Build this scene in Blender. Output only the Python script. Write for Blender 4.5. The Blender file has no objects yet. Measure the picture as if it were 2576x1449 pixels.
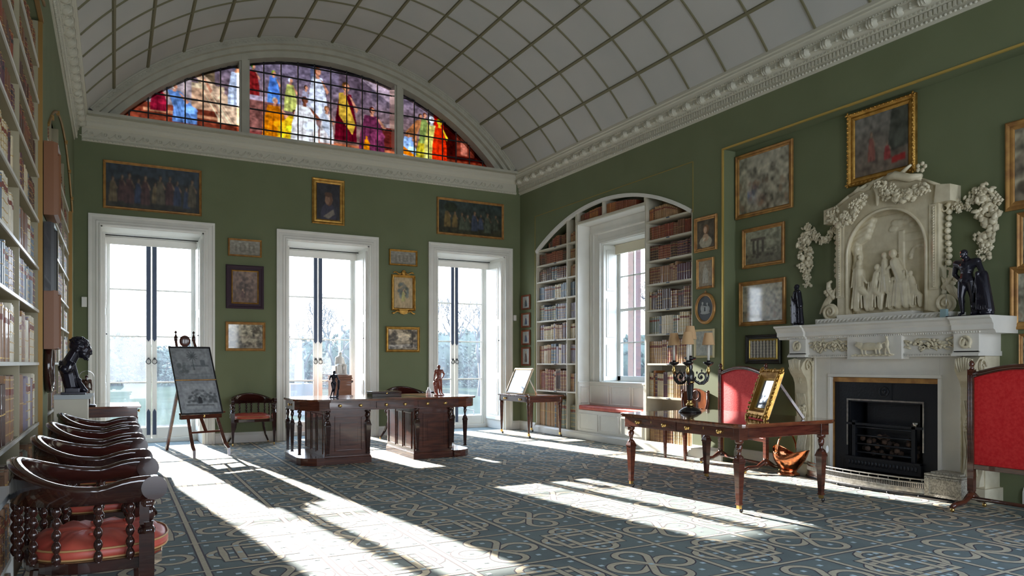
import bpy, math, random
import numpy as np
from mathutils import Matrix, Vector
R = math.radians; PI = math.pi
SC = bpy.context.scene; COL = SC.collection
random.seed(7)
# ---------------------------------------------------------------- camera
H = 1.30; F = 1843.0; CX = 1288.0; HY = 914.0; TH = math.atan(1001 / 1843.0); S_ = math.sin(TH); C_ = math.cos(TH)
cd = bpy.data.cameras.new('camera'); cam = bpy.data.objects.new('camera', cd); COL.objects.link(cam)
cam.location = (0, 0, H); cam.rotation_euler = (R(90), 0, -TH)
cd.sensor_width = 36; cd.lens = F / 2576 * 36; cd.shift_y = (HY - 724.5) / 2576; cd.clip_end = 400
SC.camera = cam
# ---------------------------------------------------------------- light and exposure
w = bpy.data.worlds.new('sky'); SC.world = w; w.use_nodes = True
nt = w.node_tree; nt.nodes.clear()
geo = nt.nodes.new('ShaderNodeTexCoord'); sep = nt.nodes.new('ShaderNodeSeparateXYZ'); nt.links.new(geo.outputs['Generated'], sep.inputs[0])
rp = nt.nodes.new('ShaderNodeValToRGB'); nt.links.new(sep.outputs[2], rp.inputs[0])
for e, (p, c) in zip([rp.color_ramp.elements[0], rp.color_ramp.elements[1]], [(0.0, (0.86, 0.93, 1.0, 1)), (0.55, (0.52, 0.70, 1.0, 1))]): e.position = p; e.color = c
bg = nt.nodes.new('ShaderNodeBackground'); bg.inputs[1].default_value = 4.0; nt.links.new(rp.outputs[0], bg.inputs[0])
ow = nt.nodes.new('ShaderNodeOutputWorld'); nt.links.new(bg.outputs[0], ow.inputs[0])
SUNDIR = Vector((0.125, -1.0, -0.345))
ld = bpy.data.lights.new('sun', 'SUN'); ld.energy = 14; ld.angle = R(0.6); ld.color = (1.0, 0.95, 0.87)
sun = bpy.data.objects.new('sun', ld); COL.objects.link(sun); sun.rotation_euler = SUNDIR.to_track_quat('-Z', 'Y').to_euler(); sun.location = (0, 30, 12)
def area(name, loc, rot, sx, sy, en=0, col=(1, 1, 1), portal=False):
    l = bpy.data.lights.new(name, 'AREA'); l.shape = 'RECTANGLE'; l.size = sx; l.size_y = sy; l.energy = en; l.color = col
    o = bpy.data.objects.new(name, l); COL.objects.link(o); o.location = loc; o.rotation_euler = rot
    if portal: l.cycles.is_portal = True
    return o
for k, cx in enumerate((0.544, 3.28, 6.01)):
    area('sky_portal', (cx, 13.62, 1.75), (R(-90), 0, 0), 1.4, 3.3, portal=True)
area('sky_portal', (3.28, 12.95, 5.9), (R(-90), 0, 0), 7.2, 1.8, portal=True)
area('sky_portal', (7.85, 9.75, 2.1), (0, R(90), 0), 2.6, 1.4, portal=True)
area('sky_portal', (7.85, 0.15, 2.1), (0, R(90), 0), 3.0, 2.0, portal=True)
for cx in (0.544, 3.28, 6.01):
    area('sky_portal', (cx, -3.2, 1.9), (R(90), 0, 0), 1.4, 3.3, portal=True)
vs = SC.view_settings; vs.view_transform = 'Standard'; vs.look = 'None'; vs.gamma = 1; vs.use_curve_mapping = False; vs.exposure = 1.5
SC.cycles.max_bounces = 12; SC.cycles.diffuse_bounces = 7; SC.cycles.transparent_max_bounces = 16; SC.cycles.caustics_reflective = False; SC.cycles.caustics_refractive = False
SC.cycles.sample_clamp_indirect = 4
# ---------------------------------------------------------------- measuring helpers (pixel of the photo -> point on a known plane)
def _ray(px, py):
    r = (px - CX) / F; return (S_ + r * C_, C_ - r * S_, (HY - py) / F)
def BW(px, py, Y=12.7):
    d = _ray(px, py); t = Y / d[1]; return (d[0] * t, H + d[2] * t)
def RW(px, py, X=7.08):
    d = _ray(px, py); t = X / d[0]; return (d[1] * t, H + d[2] * t)
def FL(px, py, z=0):
    d = _ray(px, py); t = (z - H) / d[2]; return (d[0] * t, d[1] * t)
# ---------------------------------------------------------------- materials
def lin(c):
    if isinstance(c, str):
        c = [int(c[i:i + 2], 16) / 255 for i in (0, 2, 4)]
        return tuple(x / 12.92 if x <= 0.04045 else ((x + 0.055) / 1.055) ** 2.4 for x in c)
    return tuple(c)
MATS = {}
def mat(name, col, rough=0.5, metal=0.0, col2=None, scale=6.0, stretch=(1, 1, 1), bump=0.0, bscale=40.0, coat=0.0, spec=0.5, detail=4, sheen=0, contrast=(0.35, 0.65)):
    if name in MATS: return MATS[name]
    m = bpy.data.materials.new(name); m.use_nodes = True; n = m.node_tree; b = n.nodes['Principled BSDF']
    c = lin(col); b.inputs['Base Color'].default_value = (*c, 1); b.inputs['Roughness'].default_value = rough; b.inputs['Metallic'].default_value = metal
    b.inputs['Coat Weight'].default_value = coat; b.inputs['Specular IOR Level'].default_value = spec
    if sheen: b.inputs['Sheen Weight'].default_value = sheen
    tc = n.nodes.new('ShaderNodeTexCoord'); mp = n.nodes.new('ShaderNodeMapping'); n.links.new(tc.outputs['Object'], mp.inputs[0]); mp.inputs['Scale'].default_value = stretch
    if col2 is not None:
        no = n.nodes.new('ShaderNodeTexNoise'); no.inputs['Scale'].default_value = scale; no.inputs['Detail'].default_value = detail; n.links.new(mp.outputs[0], no.inputs['Vector'])
        r = n.nodes.new('ShaderNodeValToRGB'); r.color_ramp.elements[0].color = (*c, 1); r.color_ramp.elements[1].color = (*lin(col2), 1)
        r.color_ramp.elements[0].position, r.color_ramp.elements[1].position = contrast
        n.links.new(no.outputs[0], r.inputs[0]); n.links.new(r.outputs[0], b.inputs['Base Color'])
    if bump:
        nb = n.nodes.new('ShaderNodeTexNoise'); nb.inputs['Scale'].default_value = bscale; nb.inputs['Detail'].default_value = 3; n.links.new(mp.outputs[0], nb.inputs['Vector'])
        bu = n.nodes.new('ShaderNodeBump'); bu.inputs['Strength'].default_value = bump; bu.inputs['Distance'].default_value = 0.01
        n.links.new(nb.outputs[0], bu.inputs['Height']); n.links.new(bu.outputs[0], b.inputs['Normal'])
    MATS[name] = m; return m
WALL = mat('green_paint', (0.152, 0.176, 0.092), 0.8, col2=(0.165, 0.190, 0.102), scale=2, bump=0.05, bscale=120)
PLASTER = mat('cream_plaster', (0.56, 0.54, 0.45), 0.6, bump=0.05)
PLASTER2 = mat('grey_plaster', (0.40, 0.39, 0.32), 0.6, col2=(0.46, 0.45, 0.37), scale=5)
CEIL = mat('vault_panels', (0.45, 0.45, 0.43), 0.8, col2=(0.49, 0.48, 0.455), scale=1.2)
OLIVE = mat('olive_rib', (0.17, 0.155, 0.085), 0.6)
WHITE = mat('white_paint', (0.80, 0.79, 0.74), 0.35, col2=(0.74, 0.73, 0.68), scale=3)
SHELFD = mat('shaded_shelf_paint', (0.36, 0.31, 0.20), 0.45, col2=(0.32, 0.28, 0.18), scale=3)  # shelf paint with the shade of the left cases put into its colour
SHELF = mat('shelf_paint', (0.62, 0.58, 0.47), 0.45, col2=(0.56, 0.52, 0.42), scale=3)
GOLD = mat('gilt', (0.62, 0.36, 0.09), 0.38, 0.85, col2=(0.42, 0.22, 0.05), scale=14, bump=0.3, bscale=60)
GOLDL = mat('gilt_line', (0.70, 0.50, 0.14), 0.35, 0.6)
GOLDW = mat('gilt_wood', (0.50, 0.27, 0.08), 0.42, 0.35, col2=(0.32, 0.15, 0.05), scale=10)
MAHOG = mat('mahogany', (0.055, 0.015, 0.009), 0.22, col2=(0.11, 0.030, 0.016), scale=5, stretch=(1, 1, 7), coat=0.5)
MAHOGH = mat('mahogany_top', (0.09, 0.028, 0.014), 0.14, col2=(0.20, 0.065, 0.026), scale=4, stretch=(1.2, 7, 1), coat=0.8)
DARKW = mat('dark_mahogany', (0.022, 0.007, 0.006), 0.15, col2=(0.045, 0.013, 0.009), scale=5, stretch=(1, 1, 6), coat=0.7)
REDLEA = mat('red_leather', (0.48, 0.065, 0.045), 0.42, col2=(0.60, 0.11, 0.07), scale=9)
PIPING = mat('tan_piping', (0.55, 0.30, 0.12), 0.5)
REDSILK = mat('red_silk', (0.62, 0.018, 0.022), 0.55, col2=(0.72, 0.04, 0.04), scale=40, stretch=(1, 14, 1), bump=0.25, bscale=80, sheen=0.05, spec=.15)
BRASS = mat('brass', (0.75, 0.50, 0.18), 0.25, 1.0)
IRON = mat('black_iron', (0.018, 0.020, 0.026), 0.38, 0.5, bump=0.2)
STEEL = mat('polished_steel', (0.55, 0.54, 0.52), 0.28, 1.0, col2=(0.35, 0.34, 0.33), scale=30)
BRONZE = mat('dark_bronze', (0.020, 0.019, 0.030), 0.20, 0.35)
BRONZE2 = mat('brown_bronze', (0.055, 0.022, 0.013), 0.22, 0.5)
TERRA = mat('red_brown_patina', (0.20, 0.055, 0.035), 0.3, 0.0, coat=0.3)
MARBLE = mat('white_marble', (0.78, 0.75, 0.69), 0.3, col2=(0.68, 0.66, 0.62), scale=3)
IVORY = mat('carved_ivory_paint', (0.72, 0.65, 0.49), 0.30, col2=(0.60, 0.53, 0.38), scale=10)
COPPER = mat('copper', (0.72, 0.25, 0.11), 0.16, 1.0, bump=0.25, bscale=35)
BLUEGREY = mat('blue_grey_baize', (0.05, 0.07, 0.12), 0.6)
PAPER = mat('paper_mount', (0.62, 0.62, 0.60), 0.7)
SHADE = mat('lampshade_card', (0.60, 0.38, 0.20), 0.8)
CANDLE = mat('candle_tube', (0.78, 0.74, 0.66), 0.5)
EBONY = mat('ebonised_wood', (0.02, 0.018, 0.02), 0.25, coat=0.4)
def attr_mat(name, rough=0.5, spec=0.4, coat=0.0):
    m = bpy.data.materials.new(name); m.use_nodes = True; n = m.node_tree; b = n.nodes['Principled BSDF']
    a = n.nodes.new('ShaderNodeAttribute'); a.attribute_name = 'paint'; n.links.new(a.outputs['Color'], b.inputs['Base Color'])
    b.inputs['Roughness'].default_value = rough; b.inputs['Specular IOR Level'].default_value = spec; b.inputs['Coat Weight'].default_value = coat; b.inputs['Coat Roughness'].default_value = 0.05
    return m
ART = attr_mat('painted_canvas', 0.45); ARTG = attr_mat('drawing_behind_glass', 0.6, coat=1.0)
def glass_mat(name, tint=(1, 1, 1), haze=0.0, gloss=0.06):
    m = bpy.data.materials.new(name); m.use_nodes = True; n = m.node_tree; n.nodes.clear()
    o = n.nodes.new('ShaderNodeOutputMaterial'); t = n.nodes.new('ShaderNodeBsdfTransparent'); t.inputs[0].default_value = (*tint, 1)
    g = n.nodes.new('ShaderNodeBsdfGlossy'); g.inputs['Roughness'].default_value = 0.02; lw = n.nodes.new('ShaderNodeLayerWeight'); pw = n.nodes.new('ShaderNodeMath'); pw.operation = 'POWER'; pw.inputs[1].default_value = 4; n.links.new(lw.outputs['Facing'], pw.inputs[0])
    fr = n.nodes.new('ShaderNodeMath'); fr.operation = 'MULTIPLY_ADD'; fr.inputs[1].default_value = .7; fr.inputs[2].default_value = .035; n.links.new(pw.outputs[0], fr.inputs[0])
    mx = n.nodes.new('ShaderNodeMixShader'); n.links.new(fr.outputs[0], mx.inputs[0]); n.links.new(t.outputs[0], mx.inputs[1]); n.links.new(g.outputs[0], mx.inputs[2])
    last = mx
    if haze:
        tr = n.nodes.new('ShaderNodeBsdfTranslucent'); tr.inputs[0].default_value = (0.62, 0.78, 1.0, 1)
        no = n.nodes.new('ShaderNodeTexNoise'); no.inputs['Scale'].default_value = 3.0; no.inputs['Detail'].default_value = 6
        tc = n.nodes.new('ShaderNodeTexCoord'); mp = n.nodes.new('ShaderNodeMapping'); mp.inputs['Scale'].default_value = (3, 3, 0.6); n.links.new(tc.outputs['Object'], mp.inputs[0]); n.links.new(mp.outputs[0], no.inputs['Vector'])
        ma = n.nodes.new('ShaderNodeMath'); ma.operation = 'MULTIPLY'; ma.inputs[1].default_value = haze * 2; n.links.new(no.outputs[0], ma.inputs[0])
        m2 = n.nodes.new('ShaderNodeMixShader'); n.links.new(ma.outputs[0], m2.inputs[0]); n.links.new(mx.outputs[0], m2.inputs[1]); n.links.new(tr.outputs[0], m2.inputs[2]); last = m2
    n.links.new(last.outputs[0], o.inputs[0]); return m
PANE = glass_mat('misty_window_glass', haze=0.014); CLEAR = glass_mat('clear_glass')
# coloured glass, its colour stored on the mesh
SG = bpy.data.materials.new('stained_glass'); SG.use_nodes = True; n = SG.node_tree; n.nodes.clear()
o_ = n.nodes.new('ShaderNodeOutputMaterial'); a_ = n.nodes.new('ShaderNodeAttribute'); a_.attribute_name = 'paint'
t_ = n.nodes.new('ShaderNodeBsdfTransparent'); tr_ = n.nodes.new('ShaderNodeBsdfTranslucent'); mx_ = n.nodes.new('ShaderNodeMixShader'); mx_.inputs[0].default_value = 0.12
n.links.new(a_.outputs[0], t_.inputs[0]); n.links.new(a_.outputs[0], tr_.inputs[0]); n.links.new(t_.outputs[0], mx_.inputs[1]); n.links.new(tr_.outputs[0], mx_.inputs[2]); n.links.new(mx_.outputs[0], o_.inputs[0])
# ---------------------------------------------------------------- mesh helpers
class MB:
    def __init__(s): s.v = []; s.f = []; s.m = []; s.s = []; s.M = None; s.mi = 0; s.sm = False
    def add(s, vs, fs, mi=None, smooth=None):
        b = len(s.v)
        if s.M is not None: vs = [tuple(s.M @ Vector(p)) for p in vs]
        s.v.extend(vs)
        for f in fs: s.f.append(tuple(b + i for i in f)); s.m.append(s.mi if mi is None else mi); s.s.append(s.sm if smooth is None else smooth)
        return s
    def box(s, x0, y0, z0, x1, y1, z1, mi=None):
        vs = [(x0, y0, z0), (x1, y0, z0), (x1, y1, z0), (x0, y1, z0), (x0, y0, z1), (x1, y0, z1), (x1, y1, z1), (x0, y1, z1)]
        return s.add(vs, [(3, 2, 1, 0), (4, 5, 6, 7), (0, 1, 5, 4), (1, 2, 6, 5), (2, 3, 7, 6), (3, 0, 4, 7)], mi, False)
    def prism(s, poly, ax, a, b, mi=None, smooth=False):
        def P(u, v, h):
            return {'z': (u, v, h), 'y': (u, h, v), 'x': (h, u, v)}[ax]
        n = len(poly); vs = [P(u, v, a) for u, v in poly] + [P(u, v, b) for u, v in poly]
        fs = [tuple(range(n))[::-1], tuple(range(n, 2 * n))]
        s.add(vs, fs, mi, False); base = len(s.v) - 2 * n
        for i in range(n):
            j = (i + 1) % n; s.f.append((base + i, base + j, base + n + j, base + n + i)); s.m.append(s.mi if mi is None else mi); s.s.append(smooth)
        return s
    def lathe(s, prof, c=(0, 0, 0), n=24, mi=None, a0=0, a1=2 * PI, smooth=True, sx=1, sy=1):
        full = abs(a1 - a0 - 2 * PI) < 1e-6; k = n if full else n + 1; vs = []
        for r, z in prof:
            for i in range(k):
                a = a0 + (a1 - a0) * i / n; vs.append((c[0] + r * math.cos(a) * sx, c[1] + r * math.sin(a) * sy, c[2] + z))
        fs = []
        for j in range(len(prof) - 1):
            for i in range(n):
                i2 = (i + 1) % k; fs.append((j * k + i, j * k + i2, (j + 1) * k + i2, (j + 1) * k + i))
        if full:
            if prof[0][0] > 1e-5: fs.append(tuple(range(k))[::-1])
            if prof[-1][0] > 1e-5: fs.append(tuple((len(prof) - 1) * k + i for i in range(k)))
        return s.add(vs, fs, mi, smooth)
    def ell(s, c, r, n=12, mi=None, rot=None):
        vs = []; fs = []; h = n // 2
        M = rot if rot is not None else Matrix.Identity(3)
        for j in range(h + 1):
            t = PI * j / h
            for i in range(n):
                a = 2 * PI * i / n; p = M @ Vector((r[0] * math.sin(t) * math.cos(a), r[1] * math.sin(t) * math.sin(a), r[2] * math.cos(t)))
                vs.append((c[0] + p.x, c[1] + p.y, c[2] + p.z))
        for j in range(h):
            for i in range(n): fs.append((j * n + i, (j + 1) * n + i, (j + 1) * n + (i + 1) % n, j * n + (i + 1) % n))
        return s.add(vs, fs, mi, True)
    def tube(s, pts, rad, n=8, mi=None, closed=False, flat=1.0, up=(0, 0, 1), smooth=True):
        P = [Vector(p) for p in pts]; N = len(P); rr = rad if isinstance(rad, (list, tuple)) else [rad] * N; vs = []; fs = []
        prev = None
        for i, p in enumerate(P):
            if closed: t = P[(i + 1) % N] - P[i - 1]
            else: t = P[min(i + 1, N - 1)] - P[max(i - 1, 0)]
            t = t.normalized() if t.length > 1e-9 else Vector((0, 0, 1))
            u = Vector(up) if prev is None else prev
            a = u - t * u.dot(t)
            if a.length < 1e-4: a = Vector((1, 0, 0)) - t * t.x
            if a.length < 1e-4: a = Vector((0, 1, 0)) - t * t.y
            a.normalize(); b = t.cross(a); prev = a
            for k in range(n):
                g = 2 * PI * (k + 0.5) / n; q = p + a * (rr[i] * flat * math.cos(g)) + b * (rr[i] * math.sin(g)); vs.append(tuple(q))
        for i in range(N if closed else N - 1):
            j = (i + 1) % N
            for k in range(n): fs.append((i * n + k, i * n + (k + 1) % n, j * n + (k + 1) % n, j * n + k))
        if not closed: fs.append(tuple(range(n))[::-1]); fs.append(tuple((N - 1) * n + k for k in range(n)))
        return s.add(vs, fs, mi, smooth)
    def sweep(s, path, prof, closed=False, mi=None, up=(0, 0, 1), smooth=False):
        # prof: (out, up) offsets; path points; out = side direction (t x up)
        P = [Vector(p) for p in path]; N = len(P); vs = []; fs = []; k = len(prof); U = Vector(up)
        for i, p in enumerate(P):
            if closed: t0 = (P[i] - P[i - 1]).normalized(); t1 = (P[(i + 1) % N] - P[i]).normalized()
            else:
                t0 = (P[i] - P[i - 1]).normalized() if i else None; t1 = (P[i + 1] - P[i]).normalized() if i < N - 1 else None
                t0 = t0 or t1; t1 = t1 or t0
            s0 = t0.cross(U).normalized(); s1 = t1.cross(U).normalized(); o = (s0 + s1); o = o / max(1e-6, o.dot(s0))
            for a, b in prof: vs.append(tuple(p + o * a + U * b))
        for i in range(N if closed else N - 1):
            j = (i + 1) % N
            for q in range(k): fs.append((i * k + q, i * k + (q + 1) % k, j * k + (q + 1) % k, j * k + q))
        if not closed: fs.append(tuple(range(k))[::-1]); fs.append(tuple((N - 1) * k + q for q in range(k)))
        return s.add(vs, fs, mi, smooth)
    def build(s, name, mats, parent=None, bevel=0, loc=None, rotz=0, sub=0):
        me = bpy.data.meshes.new(name); me.from_pydata(s.v, [], s.f)
        if not isinstance(mats, (list, tuple)): mats = [mats]
        for m in mats: me.materials.append(m)
        me.polygons.foreach_set('material_index', s.m); me.polygons.foreach_set('use_smooth', s.s)
        me.update(); o = bpy.data.objects.new(name, me); COL.objects.link(o)
        if parent is not None: o.parent = parent
        if loc is not None: o.location = loc
        if rotz: o.rotation_euler.z = rotz
        if bevel:
            b = o.modifiers.new('bevel', 'BEVEL'); b.width = bevel; b.segments = 2; b.limit_method = 'ANGLE'; b.angle_limit = R(40)
        if sub:
            b = o.modifiers.new('sub', 'SUBSURF'); b.levels = sub; b.render_levels = sub
        return o
def tag(o, label, cat, group=None, kind=None):
    o['label'] = label; o['category'] = cat
    if group: o['group'] = group
    if kind: o['kind'] = kind
    return o
def structure(o): o['kind'] = 'structure'; return o
def empty(name, loc=(0, 0, 0), rz=0):
    o = bpy.data.objects.new(name, None); COL.objects.link(o); o.location = loc; o.rotation_euler.z = rz; o.empty_display_size = 0.1; return o
def copy_tree(o, parent=None):
    c = o.copy(); COL.objects.link(c); c.parent = parent
    for ch in list(o.children): copy_tree(ch, c)
    return c
def bx(name, m, parent, *b, bevel=0.0): return MB().box(*b).build(name, m, parent, bevel)
def sculpt(name, parts, voxel, m, parent=None, smooth=6):
    mb = MB()
    for p in parts:
        if p[0] == 'e': mb.ell(p[1], p[2] if isinstance(p[2], tuple) else (p[2],) * 3, 12, rot=p[3] if len(p) > 3 else None)
        elif p[0] == 'c':
            a, b, r0, r1 = Vector(p[1]), Vector(p[2]), p[3], p[4]; k = 5
            mb.tube([a.lerp(b, i / k) for i in range(k + 1)], [r0 + (r1 - r0) * i / k for i in range(k + 1)], 10)
            mb.ell(a, (r0,) * 3, 10); mb.ell(b, (r1,) * 3, 10)
        elif p[0] == 'b': mb.box(*p[1])
        elif p[0] == 'l': mb.lathe(p[1], p[2], 20)
    o = mb.build(name, m, parent)
    r = o.modifiers.new('remesh', 'REMESH'); r.mode = 'VOXEL'; r.voxel_size = voxel; r.use_smooth_shade = True
    if smooth: q = o.modifiers.new('smooth', 'SMOOTH'); q.factor = 0.5; q.iterations = smooth
    return o
def rotm(x=0, y=0, z=0): return (Matrix.Rotation(R(z), 3, 'Z') @ Matrix.Rotation(R(y), 3, 'Y') @ Matrix.Rotation(R(x), 3, 'X'))
# ================================================================ ROOM SHELL
XL, XR, YB, YF = -0.525, 7.08, 12.7, -2.9
XC = 3.278; VR = 4.62; VZ = 2.18; VA = 51.6
DC = (0.544, 3.28, 6.01)                      # centres of the three glazed doors
structure(bx('floor', mat('floor_boards', (0.20, 0.13, 0.08), 0.6), None, -1.2, YF - 0.4, -0.12, 8.1, 13.62, -0.004))
# back wall with three door openings
m = MB(); xs = [-1.2]
for c in DC: xs += [c - 0.72, c + 0.72]
xs.append(8.1)
for i in range(0, 8, 2): m.box(xs[i], YB, 0, xs[i + 1], 13.62, 3.39)
m.box(-1.2, YB, 3.39, 8.1, 13.62, 4.70); m.box(-1.2, YB, 4.70, 8.1, 12.98, 5.02)
structure(m.build('wall_back', WALL))
m = MB(); xs2 = [-1.2]  # unseen end wall, its three openings added to bring in fill daylight
for c in DC: xs2 += [c - 0.70, c + 0.70]
xs2.append(8.1)
for i in range(0, 8, 2): m.box(xs2[i], YF - 0.3, 0, xs2[i + 1], YF, 3.4)
m.box(-1.2, YF - 0.3, 3.4, 8.1, YF, 7.0)
structure(m.build('wall_front', WALL))
def arch_pts(y0=7.768, y1=12.08, zs=3.44, zt=4.02, n=28, off=0.0):
    hw = (y1 - y0) / 2; rise = zt - zs; r = (hw * hw + rise * rise) / (2 * rise); cy = (y0 + y1) / 2; cz = zt - r; a = math.asin(hw / r)
    return [(cy + (r + off) * math.sin(-a + 2 * a * i / n), cz + (r + off) * math.cos(-a + 2 * a * i / n)) for i in range(n + 1)]
def arch_z(y, **k):
    hw = 2.156; r = (hw * hw + .58 * .58) / 1.16; return 4.02 - r + math.sqrt(max(0, r * r - (y - 9.924) ** 2))
def wall_side(name, x, xo, openings):
    # openings handled by hand: segments
    m = MB(); lo, hi = min(x, xo), max(x, xo)
    return m, lo, hi
# right wall
m = MB(); x0, x1 = XR, 7.42
m.box(x0, 12.08, 0, 7.80, 12.72, 4.7)                       # corner pier
ap = arch_pts(); m.prism([(p[0], p[1]) for p in ap] + [(12.08, 4.7), (7.768, 4.7)], 'x', x0, x1)
m.box(x0, 7.19, 0, 8.1, 7.768, 4.7)                        # pier between arch and fireplace recess
m.box(7.31, 2.71, 0, 7.9, 4.48, 4.7); m.box(7.31, 5.36, 0, 7.9, 7.19, 4.7); m.box(7.31, 4.48, .91, 7.9, 5.36, 4.7); m.box(7.45, 4.48, 0, 7.9, 5.36, .91); m.box(x0, 2.71, 4.13, 7.31, 7.19, 4.7)
m.box(x0, 1.25, 0, 7.42, 2.71, 4.7); m.box(x0, -0.95, 0, 7.42, 1.25, 0.9); m.box(x0, -0.95, 3.3, 7.42, 1.25, 4.7); m.box(x0, YF, 0, 7.42, -0.95, 4.7)
m.box(x0, YF, 4.68, 8.1, 12.98, 5.02)
m.box(7.42, 7.768, 3.74, 7.80, 12.08, 4.7); m.box(7.42, 10.70, 0, 7.80, 12.08, 3.74); m.box(7.42, 7.768, 0, 7.80, 8.81, 3.74)
m.box(7.38, 8.81, 0, 7.80, 10.70, 0.98); m.box(7.38, 8.81, 3.37, 7.80, 10.70, 3.74); m.box(7.38, 8.81, 0.98, 7.80, 9.14, 3.37); m.box(7.38, 10.37, 0.98, 7.80, 10.70, 3.37)
structure(m.build('wall_right', WALL))
# left wall
m = MB(); xo = -0.95
m.box(xo, 12.08, 0, XL, 12.72, 4.7); m.prism([(p[0], p[1]) for p in ap] + [(12.08, 4.7), (7.768, 4.7)], 'x', -0.62, XL)
m.box(xo, 7.19, 0, XL, 7.768, 4.7); m.box(xo, 2.71, 4.13, XL, 7.19, 4.7); m.box(xo, YF, 0, XL, 2.71, 4.7)
m.box(-1.1, YF, 0, -0.93, 12.72, 4.75); m.box(-1.1, YF, 4.68, XL, 12.98, 5.02)
structure(m.build('wall_left', WALL))
# ---- vault
def vp(a, y, off=0.0): a = R(a); return (XC + (VR + off) * math.sin(a), y, VZ + (VR + off) * math.cos(a))
m = MB(); NA = 104; A = [-VA + 2 * VA * i / NA for i in range(NA + 1)]
vs_ = [vp(a, y, o) for y in (YF - .3, 12.98) for o in (0, 0.12) for a in A]; K = NA + 1; fs_ = []
for i in range(NA):
    fs_ += [(i, i + 1, 2 * K + i + 1, 2 * K + i), (K + i + 1, K + i, 3 * K + i, 3 * K + i + 1), (i + 1, i, K + i, K + i + 1), (2 * K + i, 2 * K + i + 1, 3 * K + i + 1, 3 * K + i)]
fs_ += [(0, 2 * K, 3 * K, K), (K - 1, 2 * K - 1, 4 * K - 1, 3 * K - 1)]
m.add(vs_, fs_, smooth=False)
ceil_ = structure(m.build('ceiling', CEIL))
m = MB()
for k in range(-6, 7):
    a = 7.55 * k; d = 0.30
    m.add([vp(a - d, YF, -0.0), vp(a + d, YF, 0), vp(a + d * .7, YF, -.022), vp(a - d * .7, YF, -.022), vp(a - d, 12.5), vp(a + d, 12.5), vp(a + d * .7, 12.5, -.022), vp(a - d * .7, 12.5, -.022)],
          [(0, 1, 5, 4), (1, 2, 6, 5), (2, 3, 7, 6), (3, 0, 4, 7)])
for j in range(0, 22):
    y = 11.733 - 0.683 * j; hw = 0.014; b = len(m.v)
    for a in A: m.v += [vp(a, y - hw), vp(a, y + hw), vp(a, y + hw * .7, -.016), vp(a, y - hw * .7, -.016)]
    for i in range(NA):
        for q in range(4): m.f.append((b + i * 4 + q, b + i * 4 + (q + 1) % 4, b + (i + 1) * 4 + (q + 1) % 4, b + (i + 1) * 4 + q)); m.m.append(0); m.s.append(False)
structure(m.build('trim_1', OLIVE, ceil_))
# ---- lunette surround band, mullions, stained glass
def arcband(r0, r1, cz, y0, y1, a, n=60, mi=0, mb=None, smooth=True):
    m = mb or MB(); b = len(m.v)
    for i in range(n + 1):
        t = R(-a + 2 * a * i / n)
        for r, y in ((r0, y0), (r1, y0), (r1, y1), (r0, y1)): m.v.append((XC + r * math.sin(t), y, cz + r * math.cos(t)))
    for i in range(n):
        for q in range(4): m.f.append((b + i * 4 + q, b + i * 4 + (q + 1) % 4, b + (i + 1) * 4 + (q + 1) % 4, b + (i + 1) * 4 + q)); m.m.append(mi); m.s.append(False)
    return m
m = MB()
arcband(4.50, 4.625, VZ, 12.50, 12.98, 51.1, mb=m); arcband(4.43, 4.505, VZ, 12.56, 12.98, 50.2, mb=m); arcband(4.33, 4.435, VZ, 12.645, 12.98, 49.0, mb=m)
for r in (4.515, 4.605): arcband(r - .012, r + .012, VZ, 12.485, 12.51, 50.9, mb=m)
for i in range(120):                                     # carved leaf running round the band
    t = -50 + 100 * i / 119; a = R(t); r = 4.56; c = (XC + r * math.sin(a), 12.503, VZ + r * math.cos(a)); m.ell(c, (.034, .014, .014), 6, rot=rotm(y=t + 28))
m.box(-0.34, 12.475, 4.992, 6.90, 12.69, 5.036); m.box(-0.36, 12.64, 5.034, 6.92, 12.98, 5.064)
lun = structure(m.build('window_1', PLASTER2))
m = MB()
for x0, x1 in ((1.80, 1.965), (4.465, 4.635)):
    zt = VZ + math.sqrt(4.4 ** 2 - ((x0 + x1) / 2 - XC) ** 2); m.box(x0, 12.68, 5.05, x1, 12.95, zt); m.box(x0 + .035, 12.64, 5.05, x1 - .035, 12.69, zt)
m.build('mullion', PLASTER2, lun)
GZ = VZ; GR = 4.345
def zglass(x): return GZ + math.sqrt(max(0, GR * GR - (x - XC) ** 2))
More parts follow.
